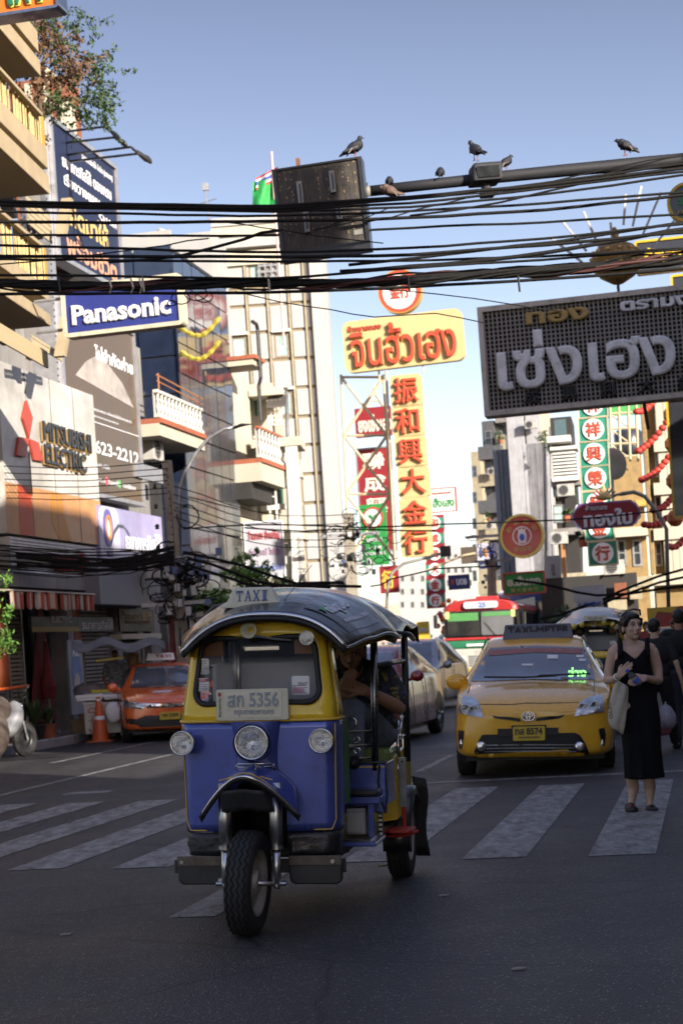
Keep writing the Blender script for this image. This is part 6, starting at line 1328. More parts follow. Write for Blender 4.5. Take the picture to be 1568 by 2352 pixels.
# B5 cream building
b5, f5 = lthing('shophouse', 'cream shophouse with green shutters, balustrade and ladder beside the dark glass block', 'building', 531, 1000)
X1, _ = f5.px(592, 1000); Z = lambda y, x=592, o=0: f5.px(x, y, o)[1]
obj('wall', MB().box(.05, X1+.4, .3, 8, 0, Z(870)), CRM, b5)
zb, zt = Z(1075), Z(1008); obj('balcony_floor', MB().box(.05, X1, -.9, .3, zb-.15, zb-.02), TERR, b5); obj('cornice', MB().box(.05, X1-.1, -.84, .3, zb-.7, zb-.155), CRM, b5); obj('soffit', MB().box(.05, X1-.3, -.5, .3, zb-1.2, zb-.7), DARK, b5)
baluster_row(b5, .05, X1, zb, zt, -.85, 8, TERR)
obj('upper_ledge', MB().box(.05, 1.2, -.8, .3, Z(880), Z(868)), CRM, b5); obj('tile_cap', MB().box(.0, 1.1, -.9, .2, Z(868), Z(860)), TERR, b5)
obj('downpipe', MB().tube([(-.1,-.9,Z(795)),(.35,-.9,Z(795)),(.45,-.9,Z(805)),(.45,-.9,Z(905)),(.15,-.9,Z(925)),(.15,-.9,Z(1000))], .06, 8), BLKP, b5)
c5, f6, R5 = cambox('shophouse', 'cream corner house facing us with white steel canopy and ladder', 'building', 545, 885, 664, 1500, 55, 3, CRM, rz=-rad(4), bottom=0)
for (x0,y0,x1,y1) in ((568,900,578,945),(583,905,592,955)): window(c5, *f6.rect(x0,y0,x1,y1), 0, GF, WG, (1,2))
ww = window(c5, *f6.rect(604,1052,652,1162), 0, GF, WG, (3,3)); obj('sill', MB().box(*f6.rect(600,1162,658,1170)[:2], -.25, .1, *f6.rect(600,1162,658,1170)[2:]), WF, ww)
window(c5, *f6.rect(640,1250,668,1340), 0, GF, WF, (1,1))
def slab(y0, y1, x0, x1, dep=1.8, par=c5, fr=f6, m=CRM): 
    r = fr.rect(x0, y0, x1, y1, -dep); return obj('canopy_slab', MB().box(r[0], r[1], -dep, .0, r[2], r[3]), m, par, bev=.02)
slab(1010, 1022, 575, 690); slab(1225, 1238, 560, 700, 1.4); slab(895, 905, 570, 650, 1.0)
r = f6.rect(610, 905, 655, 920, -1.2); obj('tin_awning', MB().hexa([(r[0],-1.3,r[2]-.2),(r[1],-1.3,r[2]-.2),(r[1],0,r[3]+.3),(r[0],0,r[3]+.3),(r[0],-1.3,r[2]-.14),(r[1],-1.3,r[2]-.14),(r[1],0,r[3]+.36),(r[0],0,r[3]+.36)]), mat('dark tin', (.08,.07,.06), .6, dirt=.4), c5)
r = f6.rect(612, 920, 648, 975, -.9); lattice('balcony_grille', c5, r[0], r[1], r[2], r[3], -.9, .14, .03, WF)
la = thing('ladder', 'white ladder fixed upright to the front of the cream corner house', 'ladder', c5.location, c5.rotation_euler[2]); r = f6.rect(608, 985, 640, 1240, -1.9)
for x in (r[0], r[1]): obj('rail', MB().box(x-.03, x+.03, -1.95, -1.89, r[2], r[3]), WF, la)
for i in range(9): obj('rung', MB().box(r[0], r[1], -1.94, -1.9, r[2]+(r[3]-r[2])*(i+.5)/9-.02, r[2]+(r[3]-r[2])*(i+.5)/9+.02), WF, la)
for x, y0, y1 in ((682,1020,1520),(695,1232,1520)):
    r = f6.rect(x, y0, x+5, y1, -1.7); obj('steel_post', MB().box(r[0], r[1], -1.75, -1.65, r[2], r[3]), WF, c5)
th, fx, R_ = hung('sign', 'grey lightbox with faded red Thai letters above the small tree', 565, 1200, 650, 1325, 50, mat('grey lightbox', (.24,.24,.27), .5, var=.1), ALU, rz=-rad(-12), fw=.04)
onsign(th, R_, 'ร้านทอง ยิ่งเจริญ', .5, .76, .85, .2, RDL, .03, .03); onsign(th, R_, 'อุปกรณ์ ไฟฟ้า', .5, .45, .85, .18, mat('mauve letter', (.22,.12,.2), .5), .03, .02); onsign(th, R_, 'จำหน่าย สายไฟ หลอดไฟ โคมไฟ', .5, .18, .9, .12, mat('blue letter', (.15,.2,.5), .5), .02, .02)
# white tower block
tb_, f7, R_ = cambox('tower_block', 'tall white clad tower with pale green windows in the middle distance', 'building', 482, 597, 764, 1420, 97, 5, JNT, rz=-rad(3), bottom=0)
rows_ = [597, 660, 700, 762, 828, 895, 962, 1028, 1095, 1162, 1228, 1295, 1362, 1430]; cols = [0, .125, .345, .555, .77, .93, 1.0]
Zr = [f7.px(617, y)[1] for y in rows_]; Xc = [R_[0]+(R_[1]-R_[0])*c for c in cols]; wins = {(3,1),(3,3),(5,3),(7,3),(9,3),(11,3),(5,1),(7,1),(0,2)}
for i in range(len(Zr)-1):
    for j in range(len(Xc)-1):
        g_ = .09
        if (i, j) in wins:
            w0 = Xc[j]+(Xc[j+1]-Xc[j])*.18; w1 = Xc[j+1]-(Xc[j+1]-Xc[j])*.12
            window(tb_, w0, w1, Zr[i+1]+.1, Zr[i]-.15, -.02, mat('brown frame', (.22,.17,.12), .6), WGN, (1,1), ft=.12); obj('hood', MB().box(w0-.1, w1+.1, -.35, 0, Zr[i]-.1, Zr[i]+.05), WF, tb_)
            obj('cladding_panel', MB().box(Xc[j]+g_, w0-.02, -.10, 0, Zr[i+1]+g_, Zr[i]-g_), WTL, tb_)
        else: obj('cladding_panel', MB().box(Xc[j]+g_, Xc[j+1]-g_, -.10, 0, Zr[i+1]+g_, Zr[i]-g_), WTL, tb_, bev=.02)
for j in range(1, len(Xc)-1): obj('rib', MB().box(Xc[j]-.05, Xc[j]+.05, -.22, 0, 0, Zr[0]), mat('ochre rib', (.34,.29,.20), .8, dirt=.3), tb_)
obj('corner_pier', MB().box(R_[1]-.02, R_[1]+.9, -.4, 2, 0, Zr[0]), WTL, tb_)
for y0, y1, x0, x1, m_ in ((505,512,485,640,WTL),(512,527,490,640,CONC),(527,535,486,650,CRM),(535,552,492,640,CONC),(552,562,486,655,WTL),(562,585,492,640,CONC),(585,597,482,740,CRM)):
    r = f7.rect(x0, y0, x1, y1); obj('roof_tier', MB().box(r[0], r[1], .5 if m_ is CONC else -.3, 4, r[2], r[3]), m_, tb_)
r = f7.rect(592, 600, 638, 640); lattice('louvre', tb_, r[0], r[1], r[2], r[3], -.25, .35, .12, GREY)
ant = thing('aerial', 'thin television aerial mast on the tower roof', 'aerial', P(480, 505, 97)); obj('mast', MB().tube([(0,0,0),(-.1,0,2.1)], .05, 5), GREY, ant); obj('antenna_rod', MB().tube([(-.7,0,.9),(.5,0,1.2)], .03, 4).tube([(-.4,0,.6),(.4,0,.75)], .03, 4), GREY, ant); obj('antenna_head', MB().box(-.25,.1,-.1,.1,1.7,2.1), GREY, ant)
vp = thing('vent_pipe', 'white curved vent pipe on the roof behind the dark glass block', 'pipe', P(385, 575, 60)); obj('pipe', MB().tube([(0,0,-.5),(0,0,.5),(-.1,0,.68),(-.3,0,.75)], .09, 10), WTL, vp, smooth=True)
rb_, f_, R_ = cambox('roof_building', 'low white roof line behind the dark glass block', 'building', 275, 555, 490, 640, 62, 2, WTL, bottom=0)
# flags on the tower roof
fl = thing('flagpole', 'flagpole with a striped national flag and a green flag behind the signal box', 'flag', P(637, 560, 42))
obj('pole', MB().tube([(0,0,-2.5),(.0,0,2.28)], .03, 8), mat('red white pole', (.5,.35,.33), .5), fl)
def flag(x0, x1, y0, y1, m, nm):
    q = fl.location; rows = [[P(x0+(x1-x0)*i/8, y0[0]+(y0[1]-y0[0])*i/8+(y1-y0[0])*j/5, 42+.12*sin(i*1.3+j*.5))-q for i in range(9)] for j in range(6)]; return obj(nm, MB().grid(rows), m, fl, smooth=True)
for k, (m_, a, b) in enumerate(((mat('flag red', (.45,.03,.04), .7),0,.17),(WHT,.17,.34),(mat('flag blue', (.05,.06,.28), .7),.34,.66),(WHT,.66,.83),(mat('flag red', None),.83,1))):
    rows = [[P(588+50*i/8, 408-26*i/8+(28)*(a+(b-a)*j), 42+.1*sin(i*1.2))-fl.location for i in range(9)] for j in range(2)]; obj('flag_stripe', MB().grid(rows), m_, fl, smooth=True)
flag(580, 648, (418,404), 478, mat('green flag', (.02,.28,.06), .6), 'green_flag')
# ---------------- signs over the middle ----------------
CRS = mat('cream lightbox', (.46,.37,.18), .5, var=.06, scale=1.5, dirt=.3, dirtcol=(.45,.33,.12), streak=True); RSG = mat('red raised letter', (.40,.06,.03), .45, var=.08); GDE = mat('brass edge', (.40,.26,.06), .45)
MRN = mat('maroon sign', (.22,.015,.022), .5, var=.1); SGN = mat('sign green', (.02,.22,.05), .45); TEAL = mat('teal sign', (.02,.20,.13), .45); STL = mat('cream steel', (.50,.42,.27), .6, var=.15, dirt=.35, dirtcol=(.25,.15,.07))
th, f, R_ = hung('sign', 'wide cream gold shop sign with large red Thai letters high over the street', 786, 722, 1064, 842, 60, CRS, None, r=.28, lean=-rad(1.0), dep=.3)
for m_, b_, d_ in ((GDE,.026,.10),(RSG,.013,.16)): onsign(th, R_, 'จินฮั้วเฮง', .50, .47, .88, .80, m_, d_, b_)
onsign(th, R_, 'ห้างขายทอง', .19, .84, .28, .13, RSG, .05, .02)
bracket(th, [(-1.0,.3,R_[2]),(-1.0,.3,R_[2]-.4)], .04, STL); bracket(th, [(.6,.15,R_[2]),(.6,.15,R_[2]-.3)], .03, STL)
th, f, R_ = hung('sign', 'round white sign with red rim on top of the wide cream gold sign', 872, 622, 964, 716, 60, WHT, None, shape=lambda w,a,b: ellipse(0,(a+b)/2,w,w,32), dep=.25)
m_ = MB(); c_ = (R_[2]+R_[3])/2; ring(m_, ellipse(0,c_,.75,.75,32), ellipse(0,c_,.62,.62,32), -.05, .3); obj('rim', m_, RSG, th); m_ = MB(); ring(m_, ellipse(0,c_,.78,.78,32), ellipse(0,c_,.75,.75,32), -.06, .3); obj('rim', m_, GDE, th)
letter(th, '金行', 0, c_, .7, .5, RSG, 0, .04, .03); letter(th, 'เยาวราช', 0, c_+.38, .6, .2, RSG, 0, .03, .02)
cl = thing('sign_column', 'column of six cream lightboxes with red Chinese characters', 'sign', P(945, 1277, 59.5), -TH)
for ch, x, y0, y1 in (('振',932,863,931),('和',936,933,1000),('興',942,1003,1070),('大',949,1073,1140),('金',953,1145,1208),('行',955,1212,1276)):
    f = frame_of(cl); X0,X1,Z0,Z1 = f.rect(x-38, y0, x+38, y1); lb = obj('lightbox', MB().prism(rrect(X0,X1,Z0,Z1,.14,4), 0, .3), CRS, cl)
    for m_, b_, d_, k in ((GDE,.035,.07,.80),(RSG,.022,.13,.78)): letter(lb, ch, (X0+X1)/2, (Z0+Z1)/2, (X1-X0)*k, (Z1-Z0)*k*1.02, m_, 0, d_, b_)
obj('mast', MB().tube([tuple(f.px(884,850)[:1])+(.2,)+tuple(f.px(884,850)[1:]), (f.px(905,1290)[0], .2, f.px(905,1290)[1])], .05, 6), STL, cl)
gt = thing('sign_gantry', 'cream steel lattice tower carrying the gold shop signs', 'gantry', P(835, 1290, 61), -TH); f = frame_of(gt); pt = lambda x, y, d=0: (f.px(x, y, d)[0], d, f.px(x, y, d)[1])
lv = [(783,868,880),(787,1000,890),(795,1095+60,905)]
xs = lambda y: (783+(y-866)*.045, 880+(y-866)*.06)
ys = [866, 1000, 1135, 1285]
for d in (0, .9):
    for i in range(3):
        a, b = xs(ys[i]), xs(ys[i+1]); ym = (ys[i]+ys[i+1])/2
        obj('brace', MB().tube([pt(a[0],ys[i],d), pt(b[1],ys[i+1],d)], .055, 6), STL, gt); obj('brace', MB().tube([pt(a[1],ys[i],d), pt(b[0],ys[i+1],d)], .055, 6), STL, gt)
        obj('crossbar', MB().tube([pt(a[0],ys[i],d), pt(a[1],ys[i],d)], .05, 6), STL, gt)
    obj('upright', MB().tube([pt(xs(860)[0],860,d), pt(xs(1300)[0],1300,d)], .05, 6), STL, gt); obj('upright', MB().tube([pt(xs(860)[1],860,d), pt(xs(1300)[1],1300,d)], .045, 6), STL, gt)
et = thing('tower_model', 'small cream tower-shaped ornament between the lattice braces', 'ornament', P(862, 930, 70)); e = et.location
obj('legs', MB().tube([P(842,935,70)-e, P(856,905,70)-e, P(858,885,70)-e], [.09,.07,.04], 6).tube([P(882,935,70)-e, P(862,905,70)-e, P(858,885,70)-e], [.09,.07,.04], 6).tube([P(846,920,70)-e, P(878,920,70)-e], .05, 6), CRM, et)
def simple(nm, lab, x0, y0, x1, y1, Y, m, lines=(), fm=None, **k):
    th, f, R = hung(nm, lab, x0, y0, x1, y1, Y, m, fm, **k)
    for l in lines: onsign(th, R, *l[:6], .04, l[6] if len(l) > 6 else .02)
    return th, R
WL2 = mat('cream raised letter', (.58,.54,.45), .5)
simple('sign', 'maroon sign with cream Thai letters behind the lattice tower', 815, 935, 897, 1002, 66, MRN, (('ยงเซ่งเฮง',.55,.45,.95,.6,WL2,.04),))
simple('sign', 'tall maroon sign with cream Chinese characters behind the lattice', 826, 1030, 900, 1265, 67, MRN, (('聯',.5,.88,.7,.17,WL2,.03),('成',.5,.66,.7,.17,WL2,.03),('興',.5,.44,.7,.16,WL2,.03)), ALU)
th, R_ = simple('sign', 'green bank sign with a white sprout emblem behind the lattice', 830, 1158, 888, 1298, 64, SGN, (('A T M',.5,.28,.5,.07,WL),('EXCHANGE',.5,.19,.8,.05,WL),('บริการ',.5,.42,.6,.08,WL)))
c_ = R_[2]+(R_[3]-R_[2])*.78; obj('disc', MB().prism(ellipse(0,c_,.36,.36,24), -.03, 0), WHT, th); m_ = MB(); ring(m_, ellipse(0,c_,.40,.40,24), ellipse(0,c_,.34,.34,24), -.06, 0); obj('disc_rim', m_, RSG, th)
obj('sprout', MB().prism([(-.20,c_+.12),(-.05,c_+.10),(0,c_),(.05,c_+.10),(.20,c_+.14),(.12,c_+.02),(.02,c_-.06),(0,c_-.2),(-.02,c_-.06),(-.13,c_+.0)], -.05, -.03), SGN, th)
simple('sign', 'maroon sign with yellow Chinese character low behind the utility pole', 872, 1300, 914, 1362, 66, MRN, (('行',.45,.5,.75,.7,mat('yellow letter', (.55,.36,.05), .5),.04),))
simple('sign', 'white sign with green Thai letters far over the street', 984, 1122, 1046, 1174, 110, WHT, (('ฮั่งเฮง',.55,.4,.8,.45,SGN,.03),('ห้างทองเยาวราช',.5,.82,.7,.13,RSG)), RSG, fw=.05)
rg = thing('sign_column', 'distant red and green sign column with white discs and red characters', 'sign', P(1000, 1395, 82), -TH); f = frame_of(rg)
for i, ch in enumerate('和成興大金行'):
    y0 = 1185+35.5*i; x = 997+.6*i*1.0; X0,X1,Z0,Z1 = f.rect(x-22, y0, x+22, y0+33); lb = obj('lightbox', MB().box(X0,X1,0,.3,Z0,Z1), MRN, rg); obj('green_band', MB().box(X0,X1,-.03,0,Z0+.14,Z1-.14), TEAL, lb)
    obj('disc', MB().prism(ellipse((X0+X1)/2,(Z0+Z1)/2,.31,.31,20), -.06, -.03), WHT, lb); letter(lb, ch, (X0+X1)/2, (Z0+Z1)/2, .42, .42, RSG, -.06, .03, .04)
th, R_ = simple('sign', 'small navy bank sign hung by the far utility pole', 1029, 1320, 1078, 1354, 92, mat('navy sign', (.015,.02,.10), .5), (('UOB',.63,.5,.5,.45,WL,.05),)); onsign(th, R_, '井', .2, .5, .16, .4, RSG, .03, .04)
th, R_ = simple('sign', 'small white bank sign with blue and orange letters', 1093, 1247, 1140, 1290, 74, mat('pale lilac', None), (('t',.22,.5,.14,.55,mat('bank blue', (.04,.10,.45), .5),.08),('t',.48,.5,.16,.55,mat('bank orange', (.6,.22,.04), .5),.08),('b',.75,.5,.20,.55,mat('bank blue', None),.08)))
obj('lower_panel', MB().box(R_[0]+.1, R_[1], 0, .2, R_[2]-.30, R_[2]-.03), mat('navy sign', None), th); letter(th, 'พร้อมบวก', 0, R_[2]-.16, .6, .12, WL, 0, .02, .01)
th, R_ = simple('traffic_sign_back', 'brown back of a road sign on an arm beside the white bank sign', 1058, 1256, 1094, 1294, 70, mat('brown metal', (.08,.06,.045), .6), ()); bracket(th, [(-1.8,.1,-.5),(-.2,-.05,0),(.3,-.05,.05)], .05, STL)
th, f, R_ = hung('sign', 'round red sign with a crowned white emblem on the right', 1149, 1182, 1248, 1280, 60, mat('red disc', (.42,.04,.03), .35, coat=.5), None, shape=lambda w,a,b: ellipse(0,(a+b)/2,w,w,36), dep=.25)
c_ = (R_[2]+R_[3])/2; m_ = MB(); ring(m_, ellipse(0,c_,.78,.78,36), ellipse(0,c_,.70,.70,36), -.06, .28); obj('rim', m_, mat('gold rim', (.55,.42,.10), .3, metal=.5), th)
m_ = MB(); ring(m_, ellipse(0,c_,.34,.34,28), ellipse(0,c_,.30,.30,28), -.04, 0); obj('inner_ring', m_, WHT, th); obj('emblem', MB().prism([(-.12,c_-.26),(.12,c_-.26),(.16,c_),(.12,c_+.18),(.16,c_+.26),(.05,c_+.22),(0,c_+.30),(-.05,c_+.22),(-.16,c_+.26),(-.12,c_+.18),(-.16,c_)], -.05, 0), WHT, th); obj('emblem_core', MB().prism(ellipse(0,c_-.05,.09,.13,12), -.07, -.05), mat('bank blue', None), th)
for i, ch in enumerate(('ฮั้ว','เซ่ง','เฮง','ทอง')): a = rad(150-40*i); letter(th, ch, .52*cos(a), c_+.52*sin(a), .20, .17, GLD, 0, .02, .03, rot=(0, -(a-pi/2)*1.0*1, 0))
letter(th, 'เยาวราช', 0, c_-.46, .6, .14, GLD, 0, .02, .02)
th, R_ = simple('sign', 'green sign with cream Thai letters and red border above the bus', 1158, 1317, 1248, 1362, 64, SGN, (('อ.มั่นคง',.5,.62,.86,.5,WL2,.04),('香 大 金 金 行',.5,.17,.7,.2,GLD,.02)), RSG, fw=.06)
simple('sign', 'tall narrow white sign right of the green Thai sign', 1256, 1276, 1290, 1425, 72, WTL, (('แ',.5,.78,.25,.18,CONC),('เ',.5,.5,.2,.16,CONC),('า',.5,.24,.22,.14,CONC)))
simple('sign', 'narrow vertical orange sign strip right of the white sign', 1292, 1250, 1301, 1400, 70, mat('orange print', None))
gc2 = thing('sign_column', 'green sign column with white discs and red characters on the right', 'sign', P(1365, 1297, 50), -TH); f = frame_of(gc2)
for ch, x, y0, y1 in (('林',1361,903,957),('祥',1362,960,1012),('興',1364,1015,1069),('榮',1367,1072,1124),('發',1370,1130,1182),('金',1376,1186,1240),('行',1384,1245,1296)):
    X0,X1,Z0,Z1 = f.rect(x-36, y0, x+36, y1); lb = obj('lightbox', MB().box(X0,X1,0,.3,Z0,Z1), TEAL, gc2); m_ = MB(); ring(m_, [(X0,Z0),(X1,Z0),(X1,Z1),(X0,Z1)], [(X0+.03,Z0+.03),(X1-.03,Z0+.03),(X1-.03,Z1-.03),(X0+.03,Z1-.03)], -.03, 0); obj('trim', m_, STL, lb)
    obj('disc', MB().prism(ellipse((X0+X1)/2,(Z0+Z1)/2,.31,.31,24), -.05, 0), WHT, lb); letter(lb, ch, (X0+X1)/2, (Z0+Z1)/2, .44, .44, RSG, -.05, .03, .03)
def octo(w, a, b): h = b-a; c = h*.32; return [(-w+c,a),(w-c,a),(w,a+c),(w,b-c),(w-c,b),(-w+c,b),(-w,b-c),(-w,a+c)]
th, f, R_ = hung('sign', 'maroon eight-sided gold shop sign with white Thai letters', 1314, 1152, 1470, 1212, 44, mat('violet border', (.22,.10,.30), .4), None, shape=octo, dep=.25)
k_ = [(q[0]*.93, R_[2]+.05+(q[1]-R_[2])*(1-.1/(R_[3]-R_[2]))) for q in octo(R_[1], R_[2], R_[3])]; obj('face', MB().prism(k_, -.03, 0), MRN, th)
for s_ in (-1, 1): obj('corner_stripe', MB().prism([(s_*R_[1]*.86, R_[3]-.02),(s_*R_[1]*.99,R_[3]-.22),(s_*R_[1]*.95,R_[3]-.24),(s_*R_[1]*.82,R_[3]-.03)], -.035, 0), WHT, th); obj('corner_stripe', MB().prism([(s_*R_[1]*.86, R_[2]+.02),(s_*R_[1]*.99,R_[2]+.22),(s_*R_[1]*.95,R_[2]+.24),(s_*R_[1]*.82,R_[2]+.03)], -.035, 0), WHT, th)
onsign(th, R_, 'ทองใบ', .52, .38, .72, .66, WL, .05, .045, -.03); onsign(th, R_, 'ห้างทอง', .36, .80, .32, .22, WL, .04, .02, -.03)
o_ = thing('ornament', 'carved rayed ornament standing on the maroon eight-sided sign', 'ornament', P(1388, 1150, 44)); obj('body', MB().lathe([(0,.0),(.2,.05),(.14,.16),(.05,.25),(.02,.40),(0,.48)], 12), GLD, o_, smooth=True)
for i in range(9): a = rad(20+17.5*i); obj('ray', MB().box(-.02,.02,-.02,.02,.12,.36), MRN, o_).rotation_euler = (0, pi/2-a, 0)
simple('sign', 'blank white lightbox below the green character column', 1316, 1345, 1390, 1380, 46, mat('plain white', (.42,.42,.43), .5)); simple('sign', 'small white sign with blue Thai letters over red characters', 1324, 1376, 1384, 1410, 40, mat('plain white', None), (('อ. เงียบสิงห์',.5,.68,.85,.3,mat('bank blue', None)),('榮 昌 發',.5,.25,.8,.4,RSG,.02)))
simple('sign', 'small square yellow banner far down the street', 957, 1428, 985, 1470, 88, mat('yellow banner', (.5,.36,.03), .6), (('OPEN',.5,.55,.7,.2,WL),))
# lattice-backed gold shop sign at upper right
GRD = mat('grey lattice', (.27,.25,.23), .6, var=.25, scale=2, dirt=.55, dirtcol=(.13,.09,.05))
th, f, R_ = hung('sign', 'big grey lattice-backed shop sign with raised white Thai letters at upper right', 1114, 692, 1680, 922, 33, DARK, None, lean=-rad(.3), dep=.1, rz=-TH)
X0,X1,Z0,Z1 = R_; lt_ = MB().box(0,.028,-.30,-.27,Z0,Z1).mesh('lattice_bar', GRD); lh_ = MB().box(X0,X1,-.27,-.245,0,.022).mesh('lattice_bar', GRD); x = X0
while x < X1: put('lattice_bar', lt_, th, (x,0,0)); x += .085
z = Z0
while z < Z1: put('lattice_bar', lh_, th, (0,0,z)); z += .085
m_ = MB(); ring(m_, [(X0-.1,Z0-.1),(X1+.1,Z0-.1),(X1+.1,Z1+.1),(X0-.1,Z1+.1)], [(X0,Z0),(X1,Z0),(X1,Z1),(X0,Z1)], -.36, .14); obj('frame', m_, mat('weathered frame', (.48,.44,.38), .6, dirt=.5), th)
W0 = fr_w = (X1-X0); px_ = lambda x: X0+W0*(x-1114)/566
GWL = mat('grey white raised letter', (.66,.66,.68), .5, var=.2, dirt=.35)
letter(th, 'เซ่งเฮง', px_(1345), Z0+(Z1-Z0)*.47, W0*.725, (Z1-Z0)*.58, GWL, -.31, .12, .028); letter(th, 'ว', px_(1610), Z0+(Z1-Z0)*.42, W0*.11, (Z1-Z0)*.36, GWL, -.31, .12, .028)
letter(th, 'ทอง', px_(1287), Z0+(Z1-Z0)*.88, W0*.26, (Z1-Z0)*.13, mat('tarnished gold', (.35,.24,.08), .5, dirt=.3), -.31, .08, .05); letter(th, 'ตรามงกุฎ', px_(1545), Z0+(Z1-Z0)*.88, W0*.40, (Z1-Z0)*.14, GWL, -.31, .08, .05)
for i, ch in enumerate('成興利大金行'): letter(th, ch, px_(1215+88*i), Z0+(Z1-Z0)*.10, W0*.065, (Z1-Z0)*.15, BLKT, -.31, .08, .04)
bracket(th, [(px_(1470), 0, Z0-.1), (px_(1475), .1, Z0-.6)], .04)
# gilt dome ornament with rays standing on it
dm = thing('dome_ornament', 'gilded dome ornament with a fan of thin rays on top of the lattice sign', 'ornament', P(1420, 668, 33.4)); GM = mat('tarnished gilt', (.22,.13,.035), .5, metal=.4, var=.6, scale=14, bump=.5, bscale=20)
obj('dome', MB().lathe([(.0,.12),(.10,.14),(.34,.28),(.46,.50),(.50,.62),(.46,.74),(.34,.88),(.14,.97),(.06,1.02),(.08,1.12),(.03,1.25)], 20), GM, dm, smooth=True)
for i in range(12):
    for j in range(4): a = 2*pi*i/12; r_ = (.40,.475,.49,.44)[j]; obj('boss', MB().ball((r_*cos(a), r_*sin(a), .38+.13*j), .05, 6, (1,1,.9)), mat('bright gilt', (.42,.27,.08), .4, metal=.5), dm)
obj('stem', MB().cyl((0,0,-.05), .03, .2, 8), BLKT, dm)
for a, r0, r1 in ((-48,.9,1.7),(-35,1.0,1.75),(-20,.95,1.7),(-3,.9,1.35),(8,1.3,1.9),(16,1.3,2.1),(27,1.2,2.1),(42,1.1,1.8)):
    obj('ray', MB().box(-.022,.022,-.02,.02,r0,r1), GREY, dm).rotation_euler = (0, rad(a), 0)
th, f, R_ = hung('sign', 'round black cannabis shop sign with yellow ring at the right edge', 1532, 415, 1624, 512, 29, mat('black sign gloss', (.025,.025,.03), .3, coat=.6), None, shape=lambda w,a,b: ellipse(0,(a+b)/2,w,w,36), dep=.2)
c_ = (R_[2]+R_[3])/2; m_ = MB(); ring(m_, ellipse(0,c_,.34,.34,36), ellipse(0,c_,.29,.29,36), -.04, .2); obj('rim', m_, mat('yellow rim', (.55,.36,.02), .4), th)
for i in range(7): a = rad(90+(i-3)*28); L_ = (.14,.18,.22,.24,.22,.18,.14)[i]; q = Vector((cos(a), sin(a))); n_ = Vector((-q.y, q.x)); o_ = Vector((-.02, c_-.03)); obj('leaf_blade', MB().prism([tuple(o_), tuple(o_+q*L_*.5+n_*.022), tuple(o_+q*L_), tuple(o_+q*L_*.5-n_*.022)], -.02, 0), SGN, th)
letter(th, 'CANNABIS', .04, c_-.16, .42, .07, mat('yellow rim', None), 0, .02, .02)
for (a,b,c,d,lb) in ((1462,545,1700,612,'black sign with yellow brushed letters behind the gilded dome'),(1545,628,1700,680,'black sign with yellow border just above the lattice sign, right edge'),(1541,915,1700,1180,'black vertical sign with yellow border at the right edge')):
    th, f, R_ = hung('sign', lb, a, b, c, d, 38, mat('black sign gloss', None), mat('yellow rim', None), fw=.05)
    if c-a > 200: letter(th, 'ภัตตาคาร', -.3, (R_[2]+R_[3])/2, 1.4, .38, mat('yellow rim', None), 0, .04, .05)
# ---------------- buildings on the right ----------------
GFN = mat('grey fin', (.34,.34,.36), .8, var=.12, dirt=.4, streak=True); GDK = mat('dark grey wall', (.075,.077,.085), .85, var=.25, dirt=.3, streak=True); OCH = mat('ochre wall', (.25,.17,.07), .8, var=.15, dirt=.4); BGB = mat('sandy wall', (.32,.28,.19), .85, var=.15, dirt=.4, streak=True)
def rb(label, x0, y0, x1, Y, dep, m, rz, fins=(), wins=(), fm=GFN, wm=None, fd=.5, nm='shophouse', fy=None):
    th, f, R = cambox(nm, label, 'building', x0, y0, x1, 1480, Y, dep, m, rz=rz, bottom=0)
    for a, b in fins: X = f.rect(a, y0, b, 1400); obj('fin', MB().box(X[0], X[1], -fd, 0, 3.5, R[3]+((-1)**int(a))*.4*0+.5), fm, th, bev=.04)
    for w_ in wins: window(th, *f.rect(*w_), 0, None or GREY, wm or WG, (1,2), ft=.08)
    return th, f, R
rb('furthest sandy coloured building on the right side of the street', 1080, 1038, 1130, 165, 4, BGB, -rad(20), wins=[(1084,1070+60*i,1096,1095+60*i) for i in range(5)])
b_, f, R = rb('dark grey building with deep balconies, second furthest on the right', 1105, 968, 1165, 148, 5, GDK, -rad(20), wins=[(1112,990+55*i,1130,1022+55*i) for i in range(7)]+[(1140,990+55*i,1155,1022+55*i) for i in range(7)])
for i in range(6): r = f.rect(1098, 1040+62*i, 1150, 1052+62*i, -1.2); obj('balcony', MB().box(r[0], r[1], -1.3, 0, r[2], r[3]+.5), BGB if i % 2 else GDK, b_)
r = f.rect(1138, 1000, 1165, 1130, -.3); obj('tiled_panel', MB().box(r[0], r[1], -.3, 0, r[2], r[3]), BGB, b_); r = f.rect(1135, 940, 1168, 968); obj('roof_shed', MB().box(r[0], r[1], 0, 4, r[2], r[3]), CONC, b_)
b_, f, R = rb('pale grey building with tall vertical fins behind the round red sign', 1152, 1050, 1222, 122, 4, GDK, -rad(16), fins=[(1152+9*i,1157+9*i) for i in range(8)], nm='finned_building')
b_, f, R = rb('tall grey building with two bold fins and slot windows', 1178, 940, 1262, 118, 4, GDK, -rad(16), fins=[(1184,1193),(1203,1213),(1226,1236),(1246,1253)], wins=[(1194,1000+70*i,1202,1045+70*i) for i in range(5)]+[(1214,1020+70*i,1225,1065+70*i) for i in range(5)], nm='finned_building')
for y in (1075, 1150, 1235): r = f.rect(1212, y, 1226, y+8, -.4); obj('ledge', MB().box(r[0], r[1], -.5, 0, r[2], r[3]), GFN, b_)
b_, f, R = rb('light grey ribbed building right of the bold fins', 1222, 1040, 1275, 100, 4, GDK, -rad(14), fins=[(1222+7*i,1226+7*i) for i in range(7)], nm='finned_building')
b_, f, R = rb('dark shophouse with glass balconies and louvred box by the green column', 1262, 960, 1345, 82, 4, DARK, -rad(10), wins=[(1268,1100,1300,1140),(1268,1160,1300,1200)], wm=WGN)
